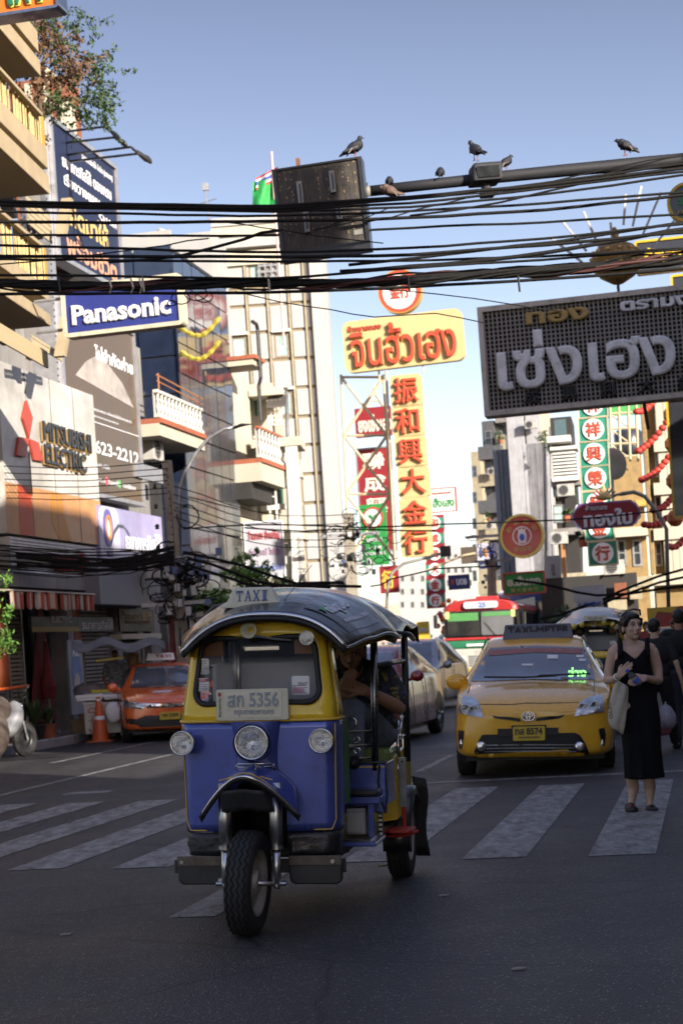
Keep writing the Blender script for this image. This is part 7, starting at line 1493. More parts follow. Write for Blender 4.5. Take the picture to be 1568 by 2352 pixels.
r = f.rect(1268, 1035, 1325, 1095, -1.6); lo = thing('louvre_box', None, None); lo.parent = b_; me = MB().hexa([(r[0],-1.7,0),(r[1],-1.7,0),(r[1],-1.62,0),(r[0],-1.62,0),(r[0],-1.62,.09),(r[1],-1.62,.09),(r[1],-1.58,.09),(r[0],-1.58,.09)]).mesh('louvre_slat', WF)
for i in range(int((r[3]-r[2])/.16)): put('louvre_slat', me, lo, (0,0,r[2]+.16*i))
obj('louvre_frame', MB().box(r[0]-.1, r[1]+.1, -1.75, 0, r[3], r[3]+.15), WF, lo); obj('louvre_frame', MB().box(r[0]-.1, r[1]+.1, -1.75, 0, r[2]-.15, r[2]), WF, lo)
for (x0,y0,x1,y1,m_) in ((1255,1003,1310,1012,WF),(1265,1100,1345,1112,CONC),(1270,1215,1340,1225,CONC),(1262,1320,1345,1332,BGB)): r = f.rect(x0,y0,x1,y1,-1.2); obj('ledge', MB().box(r[0], r[1], -1.2, 0, r[2], r[3]), m_, b_)
r = f.rect(1272, 965, 1302, 1010, -1); obj('glass_balcony', MB().box(r[0], r[1], -1.1, -.9, r[2], r[3]), mat('green grey glass', (.06,.10,.11), .15, coat=.5), b_)
sd = thing('planter', 'green balcony plants on the grey building right of the bold fins', 'plant', P(1250, 1010, 98)); leaves('foliage', (0,0,0), 160, .12, LEAFM, sd, (.5,.3,.6), 'stuff', 6)
fb_, f, R = rb('cream backed building behind the green column of characters', 1238, 935, 1290, 105, 3, CRM, -rad(12))
b_, f, R = rb('ochre building with round satellite dish and black pipes behind the octagonal sign', 1395, 1030, 1500, 68, 5, OCH, -rad(6), wins=[(1415,1240,1440,1300),(1450,1240,1475,1300)])
for (x0,y0,x1,y1,m_) in ((1390,1215,1500,1228,CRM),(1390,1330,1500,1345,BGB),(1440,1150,1500,1160,GDE)): r = f.rect(x0,y0,x1,y1,-1); obj('ledge', MB().box(r[0], r[1], -1, 0, r[2], r[3]), m_, b_)
dsh = thing('satellite_dish', 'round pale satellite dish on the ochre building', 'dish', P(1410, 1065, 60), rad(30)); obj('dish', MB().lathe([(0,.12),(.3,.09),(.55,0),(.57,.01),(.3,.11),(0,.14)], 20, (0,0,0), 'y'), CRM, dsh, smooth=True)
tk = thing('water_tank', 'dark round water tank above the ochre building', 'tank', P(1445, 1045, 64)); obj('tank', MB().lathe([(0,0),(.5,0),(.55,.1),(.55,.8),(.4,.95),(0,1.0)], 16), mat('dark tank', (.03,.035,.045), .25, coat=.6), tk, smooth=True)
sc2 = thing('scaffold', 'cream steel scaffold frame behind the green column, top right', 'scaffold', P(1430, 1050, 62), -TH); f = frame_of(sc2)
for x in (1400, 1420, 1442, 1460): a, b = f.px(x, 930), f.px(x+5, 1060); obj('upright', MB().tube([(a[0],0,a[1]),(b[0],0,b[1])], .05, 5), STL, sc2)
for y in (950, 985, 1020, 1050): a, b = f.px(1400, y), f.px(1464, y-3); obj('crossbar', MB().tube([(a[0],0,a[1]),(b[0],0,b[1])], .045, 5), STL, sc2); c = f.px(1442, y+30); obj('brace', MB().tube([(a[0],.02,a[1]),(c[0],.02,c[1])], .03, 5), STL, sc2)
gcl = thing('safety_net', 'green safety netting above the scaffold', 'net', P(1430, 935, 63)); obj('net', MB().box(-.9,.9,0,.04,-.3,.4), mat('green net', (.05,.25,.06), .8), gcl)
# yellow pilastered building with lantern strings, facing the street at a glancing angle
b6, f, R = cambox('shophouse', 'yellow building with cream pilasters hung with red lanterns at the right edge', 'building', 1478, 930, 1700, 1480, 54, 6, OCH, rz=-rad(10), bottom=0)
for i, (a, b) in enumerate(((1480,1498),(1524,1531),(1540,1547),(1556,1563),(1572,1579),(1590,1600))):
    r = f.rect(a, 915, b, 1370, -.3); obj('pilaster', MB().box(r[0], r[1], -.35, 0, 3.2, R[3]+.3), OCH if i == 0 else CRM, b6, bev=.03)
for y in (1010, 1110, 1215, 1320): r = f.rect(1500, y, 1700, y+12, -.4); obj('floor_band', MB().box(r[0], r[1], -.45, 0, r[2], r[3]), CRM, b6)
for y in (950, 1040, 1140, 1245):
    for x in (1502, 1533, 1549, 1565, 1581): window(b6, *f.rect(x, y, x+(20 if x < 1510 else 7), y+55), 0, WF, WG, (1,2), ft=.05)
LR = mat('red lantern', (.38,.035,.02), .5, var=.15); n_ = 0
lm = MB().ball((0,0,0), .115, 10, (1,1,.82)).mesh('lantern', LR); lm.shade_smooth()
for k, (x0, y0, x1, y1, n) in enumerate(((1462,945,1500,920,5),(1466,1035,1530,970,6),(1474,1102,1535,1050,6),(1500,1172,1545,1140,5),(1480,1205,1530,1190,4),(1535,1255,1568,1240,3))):
    ls = thing('lantern_string', ('short top string of red lanterns near the lattice sign','second string of red lanterns down the yellow building','third string of red lanterns down the yellow building','fourth string of red lanterns, near the striped flag','string of larger red lanterns beside the octagonal sign','lowest red lantern string at the right edge')[k], 'lanterns', P(x0, y0, 46), group='strings of red lanterns')
    q = ls.location; obj('string', MB().tube([P(x0,y0,46)-q, P((x0+x1)/2,(y0+y1)/2+5,46.5)-q, P(x1,y1,47)-q], .012, 4), BLKT, ls)
    for i in range(n+2): t_ = i/(n+1); put('lantern', lm, ls, P(x0+(x1-x0)*t_, y0+(y1-y0)*t_+8*sin(pi*t_), 46+t_)-q)
for i, (x, y) in enumerate(((1542,952),(1545,1020),(1548,1105),(1550,1190))):
    o = obj('lantern', MB().lathe([(.05,.22),(.12,.2),(.22,.08),(.22,-.08),(.12,-.2),(.05,-.22)], 12), mat('orange lantern', (.5,.13,.04), .5)); o.location = P(x, y, 45); tag(o, 'big orange lantern, number %s from the top at the right edge' % ('one','two','three','four')[i], 'lantern', 'big orange lanterns')
# street level on the right
b7, f, R = cambox('shop_row', 'row of cluttered dark shop fronts behind the waiting tuk-tuk', 'building', 1240, 1330, 1480, 1600, 66, 4, DARK, rz=-rad(8), bottom=0)
for (x0,y0,x1,y1,m_) in ((1300,1400,1330,1440,WF),(1395,1380,1440,1400,BGB),(1360,1440,1410,1455,RED),(1240,1445,1300,1460,CONC),(1410,1340,1440,1372,BRK),(1445,1350,1475,1375,BGB)): r = f.rect(x0,y0,x1,y1,-.5); obj('shop_panel', MB().box(r[0], r[1], -.6, -.3, r[2], r[3]), m_, b7)
aw2 = thing('awning', 'long sandy awning over the pavement behind the bus', 'awning', P(1190, 1390, 72)); q = aw2.location
obj('cloth', MB().add([tuple(P(*p_)-q) for p_ in ((1115,1395,74),(1228,1372,70),(1230,1402,68),(1130,1405,70))], [(0,1,2,3)]), mat('sandy awning', (.42,.36,.24), .8, dirt=.3), aw2, solid=.05)
th, R_ = simple('shop_sign', 'red and yellow food stall fascia with pink round emblem at the right edge', 1486, 1392, 1640, 1438, 34, mat('red fascia', (.30,.035,.03), .45, var=.3)); m_ = obj('yellow_swirl', MB().prism([(R_[0],R_[3]),(0,R_[3]),(-.2,R_[3]-.12),(-.45,R_[3]-.08),(-.55,R_[3]-.28),(R_[0],R_[2]+.1)], -.02, 0), mat('yellow print', (.55,.36,.04), .5), th); obj('emblem', MB().prism(ellipse(.10,(R_[2]+R_[3])/2,.13,.13,20), -.03, 0), mat('pink print', (.5,.12,.22), .5), th)
th, R_ = simple('shop_sign', 'small stall sign with cream letters below the red and yellow fascia', 1500, 1448, 1640, 1488, 34.5, mat('brown sign', (.12,.07,.06), .5), (('อาหารทะเล',.35,.6,.5,.4,WL2,.02),)); obj('yellow_band', MB().box(R_[0], R_[1], -.03, 0, R_[2]-.1, R_[2]), mat('yellow print', None), th)
simple('menu_board', 'pink menu board on a red stand behind the woman in black', 1508, 1464, 1534, 1500, 29, mat('salmon card', (.55,.22,.20), .6), (('เมนู',.5,.75,.5,.18,WL),)); simple('notice', 'red lantern-like notice above the menu board', 1470, 1450, 1488, 1476, 31, mat('red fascia', None))
rbn = obj('ribbon', MB().tube([P(1345,1428,38), P(1365,1440,38), P(1378,1438,38), P(1390,1420,38)], .02, 6), mat('pink ribbon', (.6,.05,.09), .5)); tag(rbn, 'bright pink ribbon hanging over the waiting tuk-tuk', 'ribbon')
st2 = thing('food_stall', 'red and glass food stall cabinet at the right edge behind the walkers', 'stall', P(1545, 1560, 31).xy.to_3d(), -rad(8)); obj('cabinet', MB().box(-.35,.9,0,.6,.5,1.05), RED, st2, bev=.02); obj('glass_case', MB().box(-.3,.85,.05,.55,1.05,1.42), DG, st2); obj('top_shelf', MB().box(-.4,.95,-.05,.65,1.42,1.5), WF, st2); obj('cabinet_base', MB().box(-.3,.85,.05,.55,0,.5), GREY, st2)
for i, (x, y) in enumerate(((955,1488),(988,1488),(1300,1440))):
    bs = thing('bush', ('green bush far down the left pavement','green bush by the distant white building','dark green bush beside the shop row')[i], 'plant', P(x, y, 100 if i < 2 else 60)); leaves('foliage', (0,0,0), 260, .16, LEAFM, bs, (.9,.6,.5), 'stuff', 8); obj('stem', MB().tube([(0,0,-1.2),(0,0,.2)], .06, 6), BARK, bs)
# distant white buildings at the end of the street
for i, (x0,y0,x1,Y,lb) in enumerate(((905,1300,1010,190,'white building at the far end of the street, left half'),(985,1398,1062,230,'lower white building at the far end of the street'),(868,1392,925,150,'pinkish low building behind the tuk-tuk canopy'),(1015,1250,1090,260,'hazy white block far behind the navy bank sign'))):
    th, f, R = cambox('building', lb, 'building', x0, y0, x1, 1500, Y, 4, WTL if i != 2 else mat('pink wall', (.45,.32,.26), .8), rz=-rad(2), bottom=0)
    for r_ in range(3):
        for c_ in range(4): x = x0+(x1-x0)*(.14+.22*c_); y = y0+22+r_*30; window(th, *f.rect(x, y, x+9, y+14), 0, GREY, WG, (1,1), ft=.08)
for i, (x,y,Y) in enumerate(((1018,1388,80),(1035,1400,85),(1010,1410,80),(1030,1380,90),(1045,1385,85))):
    b = thing('flower_garland', ('orange festival garland','white festival garland','red festival garland','small orange garland','small red garland')[i]+' hanging over the far street', 'garland', P(x,y,Y))
    for k in range(5): obj('blossom', MB().ball((.15*sin(k*2.4), 0, -.28*k), .14, 8), (ORG, WHT, LR, ORG, LR)[(i+k)%5], b, smooth=True)
# tall buildings out of view that shade the street, and their neighbours on the left
def row(label, s0, s1, t0, t1, H, m, nm='shophouse'):
    c = ST((s0+s1)/2, t0); sgn = 1 if t1 > t0 else -1; L_ = s1-s0; th = thing(nm, label, 'building', c, (pi/2-TH) if sgn < 0 else (-pi/2-TH)); fl_ = max(2, int(H/3.4)); nb = max(2, int(L_/3)); hs = [(-L_/2+L_*(i+.2)/nb, -L_/2+L_*(i+.8)/nb, 3.6+3.3*j, 5.4+3.3*j) for i in range(nb) for j in range(fl_-1) if 5.5+3.3*j < H]
    obj('wall', MB().wall(-L_/2, L_/2, 0, H, hs, 0, .2).box(-L_/2, L_/2, .21, abs(t1-t0), 0, H-.02), m, th)
    for h in hs: obj('pane', MB().box(h[0], h[1], .14, .18, h[2], h[3]), WG, th)
    obj('shop_canopy', MB().box(-L_/2+.1, L_/2-.1, -1.4, -.02, 3.0, 3.25), CONC, th)
for i, (a, b, H, m) in enumerate(((-5,1,10.5,BGB),(1,8.6,11.5,BEI),(8.6,14.4,5.6,CRM),(14.4,20,13.2,CONC),(20,30,12.5,CRM),(30,43,8.5,BGB))): row('%s shophouse on the right side of the street, outside the view' % ('first sandy','second beige','lowest cream','grey','tall cream','far sandy')[i], a, b, 4.6, 6.8, H, m)
for i, (a, b, H, m) in enumerate(((14,26.0,12,BEI),)): row('%s shophouse on the left side of the street, outside the view' % ('beige',)[i], a, b, -14.6, -22, H, m)
# ---------------- mast arm, signal back, birds ----------------
MST = mat('dark mast paint', (.016,.016,.020), .65, var=.25, bump=.1); PAL = mat('pale galvanised', (.26,.25,.22), .5, metal=.3, var=.2, dirt=.2)
ma = thing('traffic_mast', 'long dark horizontal mast arm reaching in from the right above the cables', 'mast', P(2080, 1700, 18).xy.to_3d()); q = ma.location
my = lambda x: 455-(x-700)*.1118+9*max(0, (x-1000)/568)**2
obj('arm', MB().tube([P(x, my(x), 18)-q for x in (850, 1000, 1150, 1300, 1450, 1568, 1800, 2080)], [.056,.058,.062,.066,.070,.074,.08,.09], 16), MST, ma, smooth=True)
obj('arm_end', MB().tube([P(704, 456, 18)-q, P(851, my(851), 18)-q], .055, 16), PAL, ma, smooth=True)
obj('post', MB().tube([(0,0,0), (0,0,8.3)], [.16,.12], 14), MST, ma, smooth=True)
for x in (842, 897): obj('bolt', MB().tube([P(x, my(x)-8, 18)-q, P(x, my(x)-20, 18)-q], .012, 6), MST, ma)
BRK2 = mat('weathered black board', (.035,.030,.026), .6, var=.6, scale=9, bump=.3, dirt=.35, dirtcol=(.22,.17,.10), streak=True)
sb = thing('signal_box', 'weathered black back of a signal panel hung from the end of the mast arm', 'signal', P(740, 470, 17.8), rot=(0, -rad(2.3), -rad(9))); f = Fr(sb.location, -rad(9))
obj('panel', MB().box(-.47,.43,0,.03,-.43,.42), BRK2, sb); m_ = MB(); ring(m_, [(-.49,-.52),(.46,-.52),(.46,.44),(-.49,.44)], [(-.45,-.43),(.42,-.43),(.42,.42),(-.45,.42)], -.02, .20); obj('housing', m_, BLKP, sb)
for x, a, b in ((-.215,.27,.02),(-.18,-.04,-.27),(.135,.33,.10),(.17,-.01,-.20)):
    br = obj('bracket', MB().box(x-.028, x+.028, -.05, 0, b, a), PAL, sb, bev=.004); obj('slot', MB().box(x-.004, x+.018, -.052, -.05, b+.03, a-.03), mat('slot blue', (.05,.06,.10), .5), br)
obj('label_plate', MB().box(.30,.39,-.006,0,-.36,-.31), PAL, sb); obj('top_stub', MB().box(-.24,-.20,.05,.09,.42,.54), mat('rusty steel', None), sb)
R_ = random.Random(4); fk = MB().box(-.007,.007,-.004,0,-.006,.006).mesh('rust_fleck', mat('pale fleck', (.30,.22,.12), .8))
for i in range(90): x = R_.choice([-.42,-.36,-.30,-.12,-.02,.08,.24,.30,.37])+R_.gauss(0,.008); put('rust_fleck', fk, sb, (x, -.001, R_.uniform(-.35,.40)), (0, R_.uniform(0,3), 0))
cm = thing('traffic_camera', 'boxy dark traffic camera housing on the mast arm', 'camera', P(1113, 400, 17.95), rot=(0, -rad(2.8), rad(8)))
obj('housing', MB().hexa([(-.17,-.16,-.10),(.15,-.16,-.10),(.15,.15,-.10),(-.17,.15,-.10),(-.14,-.13,.10),(.17,-.13,.10),(.17,.12,.10),(-.14,.12,.10)]), MST, cm, bev=.025)
obj('window', MB().box(-.12,.12,-.168,-.15,-.075,.05), DG, cm, bev=.01); obj('mount', MB().cyl((0,0,-.22), .055, .12, 12).box(-.07,.07,-.05,.05,-.24,-.18), MST, cm)
PG = mat('dark pigeon feathers', (.014,.014,.018), .6, var=.6, scale=22); PGL = mat('pigeon wing bars', (.14,.13,.12), .7, var=.4, scale=30); PGB = mat('brown pigeon feathers', (.10,.06,.045), .7, var=.5, scale=20)
def pigeon(label, px, Y, yaw, s=1.0, up=.0, m=PG, lie=False, head=(.085,0,.215)):
    s *= .92; th = thing('pigeon', label, 'bird', P(*px, Y), rad(yaw), 'pigeons on the mast and cables'); V = lambda *a: Vector(a)*s
    tl_ = rad(-35+up)
    blob('body', [('e', V(0,0,.125), (.095*s,.060*s,.062*s), -math.degrees(tl_)*.0-28, 'Y'), ('e', V(.045,0,.150), (.055*s,.052*s,.060*s)), ('c', V(.05,0,.17), V(head[0]*.9, head[1], head[2]-.01), .038*s, .024*s), ('e', V(*head), (.028*s,.023*s,.024*s)), ('c', V(-.06,0,.10), V(-.165,0,.03 if not lie else .08), .030*s, .012*s)], m, th, .006, 2)
    for sy in (-1, 1):
        obj('wing', MB().grid([[V(.055-.2*t_, sy*(.050+.012*sin(pi*t_)), .165-.10*t_-.075*w_*(1-t_*.8)+.0*t_) for w_ in (0,.5,1)] for t_ in [i/6 for i in range(7)]]), m, th, smooth=True, solid=.006)
        obj('wing_bar', MB().quad(V(-.03,sy*.068,.10), V(-.045,sy*.068,.10), V(-.085,sy*.066,.045), V(-.07,sy*.066,.045)), PGL, th)
        if not lie: obj('leg', MB().tube([V(.0,sy*.025,.09), V(.01,sy*.025,.03), V(.005,sy*.025,0)], .005*s, 5).tube([V(-.015,sy*.025,.003), V(.035,sy*.025,.003)], .004*s, 4), mat('pigeon leg', (.25,.08,.07), .6), th)
    hx = head[0]+.028; obj('beak', MB().tube([V(hx-.005, head[1], head[2]-.002), V(hx+.022, head[1], head[2]-.012)], [.007*s,.001*s], 6), BLKT, th)
pigeon('large pigeon preening on top of the signal box', (815,364), 17.9, 10, 1.05, head=(.075,.02,.235))
pigeon('small round pigeon facing away just right of the signal box', (895,432), 18, 85, .72, head=(.05,0,.17))
pigeon('brown pigeon crouched on a cable below the mast arm', (897,462), 17.6, 184, .95, m=PGB, lie=True, head=(.10,0,.17))
pigeon('pigeon standing alone midway along the mast arm', (1012,415), 18, 80, .82, head=(.05,0,.18))
pigeon('big dark pigeon on top of the camera housing', (1094,368), 17.95, 120, 1.0, head=(.06,.03,.225))
pigeon('pigeon half hidden behind the camera housing', (1162,392), 18, 15, .80)
pigeon('pigeon in profile facing left, farthest right on the mast', (1437,356), 18, 182, .92, head=(.10,0,.19))
# ---------------- overhead cables ----------------
CAB = mat('black cable', (.009,.009,.009), .7, var=.4, scale=20, dirt=.25, dirtcol=(.05,.035,.02), spec=.2); RC = random.Random(11)
def cable(label, pts, Y, r, m=CAB, group='cables strung across the street', n=6, wob=1.2, cat='cable', ydr=0.0):
    p = []
    for i in range(len(pts)-1):
        a, b = pts[i], pts[i+1]; k = max(2, int(abs(b[0]-a[0])/70))
        for j in range(k): t_ = j/k; p.append((a[0]+(b[0]-a[0])*t_, a[1]+(b[1]-a[1])*t_))
    p.append(pts[-1]); q = []
    for i, (x, y) in enumerate(p):   # light smoothing plus a little waviness
        y_ = (p[max(0,i-1)][1]+2*y+p[min(len(p)-1,i+1)][1])/4; q.append(P(x, y_+RC.uniform(-wob,wob), Y+ydr*i/len(p)))
    o = obj('cable', MB().tube(q, r, n), m, smooth=True); return tag(o, label, cat, group)
XS = (-60, 250, 627, 941, 1250, 1640)
rows_ = [(460,468,474,452,424,378),(466,474,482,466,432,384),(484,490,496,485,466,436),(508,511,508,500,482,440),(538,541,541,522,510,486),(560,570,580,570,548,505),(588,589,589,586,562,526),(594,597,600,598,588,566),(470,478,486,476,446,392),(676,673,672,658,642,610),(470,474,478,458,420,366),(630,634,640,615,596,566)]
for i, r_ in enumerate(rows_):
    cable('black cable crossing the whole view, %s at the left edge' % ('topmost of all', 'third from the top', 'fifth from the top', 'sixth from the top', 'seventh from the top', 'eighth from the top', 'ninth from the top', 'tenth from the top', 'fourth from the top', 'just under the thick bundle', 'second from the top', 'just above the thick bundle')[i], list(zip(XS, r_)), 16.6+.35*(i%5), .0135+.004*(i%3 == 0), wob=1.0)
for lb, pts, r in (('cable rising from the left bundle towards the signal box', ((250,602),(420,590),(560,545),(640,525)), .016), ('cable climbing right from the centre into the bundle', ((0,608),(180,592),(380,560),(480,545)), .007), ('loose wire sagging beneath the signal box', ((520,508),(600,520),(720,540),(880,560)), .006),
    ('thin wire drooping from the bundle to the lattice sign', ((830,660),(1000,672),(1180,700),(1290,715)), .006), ('curly loose wire hanging below the bundle in the middle', ((540,665),(640,695),(760,708),(860,735),(1000,712),(1110,745)), .006), ('diagonal wire rising to the mast arm', ((840,515),(960,480),(1090,450),(1250,420),(1568,350)), .007), ('upper diagonal cable rising to the right edge', ((941,498),(1150,465),(1350,415),(1600,360)), .011), ('wire dipping under the mast arm', ((950,455),(1130,440),(1290,425),(1600,345)), .008), ('steep thin wire below the signal box', ((720,530),(830,505),(900,470)), .005), ('cable sloping up right above the gilded dome', ((800,610),(1100,575),(1350,545),(1620,500)), .016), ('second cable sloping up over the gilded dome', ((780,625),(1100,600),(1350,565),(1620,515)), .022)):
    cable(lb, pts, 17.2, r)
bd = thing('cable_bundle', 'thick bundle of many black cables tied together across the whole street', 'cables', P(784, 645, 17))
def strand(off, ph, r, m):
    ks = [(-80,650),(100,656),(330,655),(560,652),(784,648),(941,641),(1150,628),(1350,612),(1650,588)]
    pts = []
    for i in range(len(ks)-1):
        for j in range(5):
            t_ = j/5; x = ks[i][0]+(ks[i+1][0]-ks[i][0])*t_; y = ks[i][1]+(ks[i+1][1]-ks[i][1])*t_; a = ph+x*.011; sp = 1+.35*max(0, (x-900)/600)
            pts.append(P(x, y+off*sp*sin(a)+off*.3*sin(a*2.3), 17+.03*cos(a))-bd.location)
    o = obj('strand', MB().tube(pts, r, 6), m, bd, smooth=True)
for i in range(16): strand(3+10*(i%8)/8, i*.9, .011+.008*(i%4 == 0), CAB if i % 7 else mat('dull red wire', (.05,.012,.01), .5))
for x in (138, 330, 618, 938, 1190): obj('cable_tie', MB().tube([P(x-2,636,17)-bd.location+Vector((0,-.05,0)), P(x+2,672,17)-bd.location+Vector((0,-.05,0))], .012, 6), CRM if x == 330 or x == 618 else BLK, bd)
for k, (cx, cy, rr) in enumerate(((415,685,22),(450,672,26),(468,678,20),(395,690,10))):
    obj('coil', MB().tube([P(cx+rr*cos(a), cy+rr*.6*sin(a)+2*k, 16.9)-bd.location for a in [2*pi*i/20 for i in range(22)]], .006, 5), CAB, bd, smooth=True)
for x in (320, 250, 300): obj('tape_end', MB().tube([P(x,640,16.9)-bd.location, P(x+6,660,16.85)-bd.location, P(x+2,672,16.9)-bd.location], .010, 5), CRM, bd)
# low cables by the left shops and the poles
LP = [((-20,1262),(200,1285),(330,1292),(400,1275)),((-20,1275),(200,1300),(330,1300),(400,1282)),((-20,1288),(150,1308),(320,1312),(410,1290)),((-20,1270),(180,1292),(300,1302),(400,1262)),((-20,1300),(130,1300),(300,1288),(400,1250)),((420,1262),(560,1300),(680,1345),(790,1335)),((430,1275),(540,1320),(640,1350),(830,1345)),((425,1290),(520,1330),(600,1350),(760,1350)),((560,1210),(700,1220),(850,1215),(1000,1220)),((420,1215),(600,1205),(820,1213),(1000,1205)),((1000,1207),(1200,1200),(1400,1185),(1600,1160)),((850,1352),(900,1330),(1000,1305),(1150,1300)),((1240,1425),(1330,1400),(1420,1362),(1600,1290)),((1250,1440),(1340,1405),(1430,1370),(1600,1310)),((1180,1330),(1280,1345),(1370,1375),(1600,1340))]
for i, p_ in enumerate(LP):
    lb = ('topmost','second','third','fourth','lowest','upper','middle','lower','upper','middle','','','upper','middle','lower')[i]+' low cable in the sagging run along the left shops' if i < 5 else ('upper','middle','lower')[i-5]+' low cable sagging from the left pole to the middle pole' if i < 8 else ('short thin','long thin','right-hand thin')[i-8]+' cable crossing the street at sign height' if i < 11 else ('upper','middle','lower')[i-12]+' low cable sagging along the right-hand shops' if i > 11 else 'low cable right of the middle pole'
    cable(lb, p_, 33 if i < 8 else 40, .034 if i < 8 else .02 if i < 12 else .034, wob=2.5, group='low sagging street cables')
for i in range(16):
    y = 1245+i*4.2; cable('thin loose wire in the sagging run along the left shops', ((-20,y),(150,y+18+RC.uniform(-6,6)),(300,y+14+RC.uniform(-8,8)),(400,1262+RC.uniform(-12,25))), 32.6, .012, wob=3, group='thin wires along the left shops')
for y in (1068, 1084, 1098, 1112, 1128, 1141): cable('thin power line crossing the pale board with the diamond emblem', ((-20,y),(130,y+8),(260,y+4),(385,y-10)), 32.6, .010, wob=.8, group='power lines across the pale board')
for y in (1120, 1140, 1158, 1175, 1192): cable('thin power line running from the left pole to the middle pole', ((400,y-10),(520,y+40),(650,y+70),(820,y+60)), 33, .010, wob=.8, group='power lines to the middle pole', ydr=8)
# concrete pole on the left with its tangle
CPO = mat('pole concrete', (.27,.24,.19), .85, var=.2, scale=2, bump=.2, dirt=.5)
def pole(label, xt, yt, xb, Y, w_, n, seed, cy, cr):
    g = P(xb, 1600, Y); g.z = 0; th = thing('utility_pole', label, 'pole', g); top = P(xt, yt, Y)-g; R = random.Random(seed)
    obj('shaft', MB().hexa([(-w_,-w_,0),(w_,-w_,0),(w_,w_,0),(-w_,w_,0),(top.x-w_*.7,-w_*.7,top.z),(top.x+w_*.7,-w_*.7,top.z),(top.x+w_*.7,w_*.7,top.z),(top.x-w_*.7,w_*.7,top.z)]), CPO, th, bev=.01)
    for i in range(14): z = top.z*(.62+.37*i/14); obj('hole', MB().cyl((top.x*z/top.z, -w_*.82-.0, z), .018, .01, 8, 'y'), DARK, th)
    for i in range(5): z = top.z-.5-.42*i; obj('insulator', MB().lathe([(.0,-.06),(.05,-.05),(.03,-.02),(.055,.01),(.03,.04),(0,.06)], 10, (top.x-.28,-.05,z)), BLKP, th, smooth=True)
    obj('cross_arm', MB().box(top.x-.9, top.x+.9, -.12, -.04, cr[2], cr[2]+.1).box(top.x-.7, top.x+.7, -.14, -.05, cr[2]-.9, cr[2]-.82), GREY, th)
    for i in range(n):
        cx = R.gauss(cr[0], cr[1]*.5); cz = R.gauss(cr[2]-.5, .42); r = R.uniform(.08,.38); sq = R.uniform(.4,1.2); a0 = R.uniform(0,6); L_ = R.uniform(3,6.6); dy = R.uniform(-.35,-.1)
        obj('wire_coil', MB().tube([(cx+r*cos(a0+L_*j/12), dy+.1*sin(j), cz+r*sq*sin(a0+L_*j/12)) for j in range(13)], R.uniform(.008,.02), 5), CAB if R.random() > .12 else mat('dull red wire', None), th)
    for i in range(int(n*.5)):
        cx = R.gauss(cr[0], cr[1]*.5); cz = R.gauss(cr[2]-.5, .42)
        obj('junction_box', MB().box(cx-.06, cx+.06, -.36, -.24, cz-.09*R.uniform(.5,1.5), cz+.08), R.choice([BLKT, BLKT, GREY, WF, mat('blue grey ink', None)]), th, bev=.01)
    return th
pl_ = pole('concrete utility pole at left buried in a black tangle of wires and boxes', 383, 1058, 430, 35.0, .14, 46, 3, 0, (.15,.75,3.5))
obj('downpipe', MB().tube([(-.28,-.1,.0),(-.3,-.1,2.6),(-.5,-.1,2.9)], .04, 8), GREY, pl_, smooth=True); obj('red_conduit', MB().tube([(-.16,-.16,0),(-.22,-.16,2.4)], .03, 6), mat('dark red cloth', None), pl_)
obj('fluorescent_tube', MB().box(.16,.26,-.2,-.12,1.9,2.35), WF, pl_)
pole('concrete utility pole in the middle distance before the cream house', 800, 1178, 820, 52, .22, 34, 5, 0, (.2,.9,4.9))
pole('distant concrete pole left of the bus', 1128, 1290, 1136, 62, .20, 10, 8, 0, (0,.5,5.2))
lm_ = thing('street_lamp', 'street lamp with a curved arm reaching right from the left pole', 'street lamp', P(412, 1600, 35.4).xy.to_3d()); q = lm_.location
obj('arm', MB().tube([P(a,b,35.4)-q for a,b in ((412,1300),(414,1120),(425,1085),(450,1040),(480,1005),(515,985),(545,980))], .035, 8), GREY, lm_, smooth=True); obj('post', MB().tube([(0,0,0), P(412,1300,35.4)-q], .05, 8), GREY, lm_)
obj('lamp_head', MB().tube([P(535,983,35.4)-q, P(555,976,35.3)-q, P(578,974,35.2)-q], [.04,.075,.02], 8, flat=.5), MST, lm_, smooth=True)
lm2 = thing('street_lamp', 'pale street lamp arm bending left behind the octagonal sign', 'street lamp', P(1535, 1600, 42).xy.to_3d()); q = lm2.location
obj('arm', MB().tube([P(a,b,42)-q for a,b in ((1535,1400),(1530,1215),(1512,1180),(1480,1140),(1455,1130),(1425,1135))], .05, 8), PAL, lm2, smooth=True); obj('lamp_head', MB().tube([P(1430,1134,42)-q, P(1405,1138,42)-q], [.08,.03], 8, flat=.6), PAL, lm2, smooth=True)
lm3 = thing('street_lamp', 'grey street lamp arm curving right beside the maroon signs', 'street lamp', P(885, 1600, 56).xy.to_3d()); q = lm3.location
obj('arm', MB().tube([P(a,b,56)-q for a,b in ((885,1450),(890,1350),(900,1315),(925,1295),(985,1280),(1010,1272))], .05, 8), PAL, lm3, smooth=True); obj('lamp_head', MB().box(.0,.35,-.1,.1,-.25,.1), MST, lm3).location = P(1010,1262,56)-q
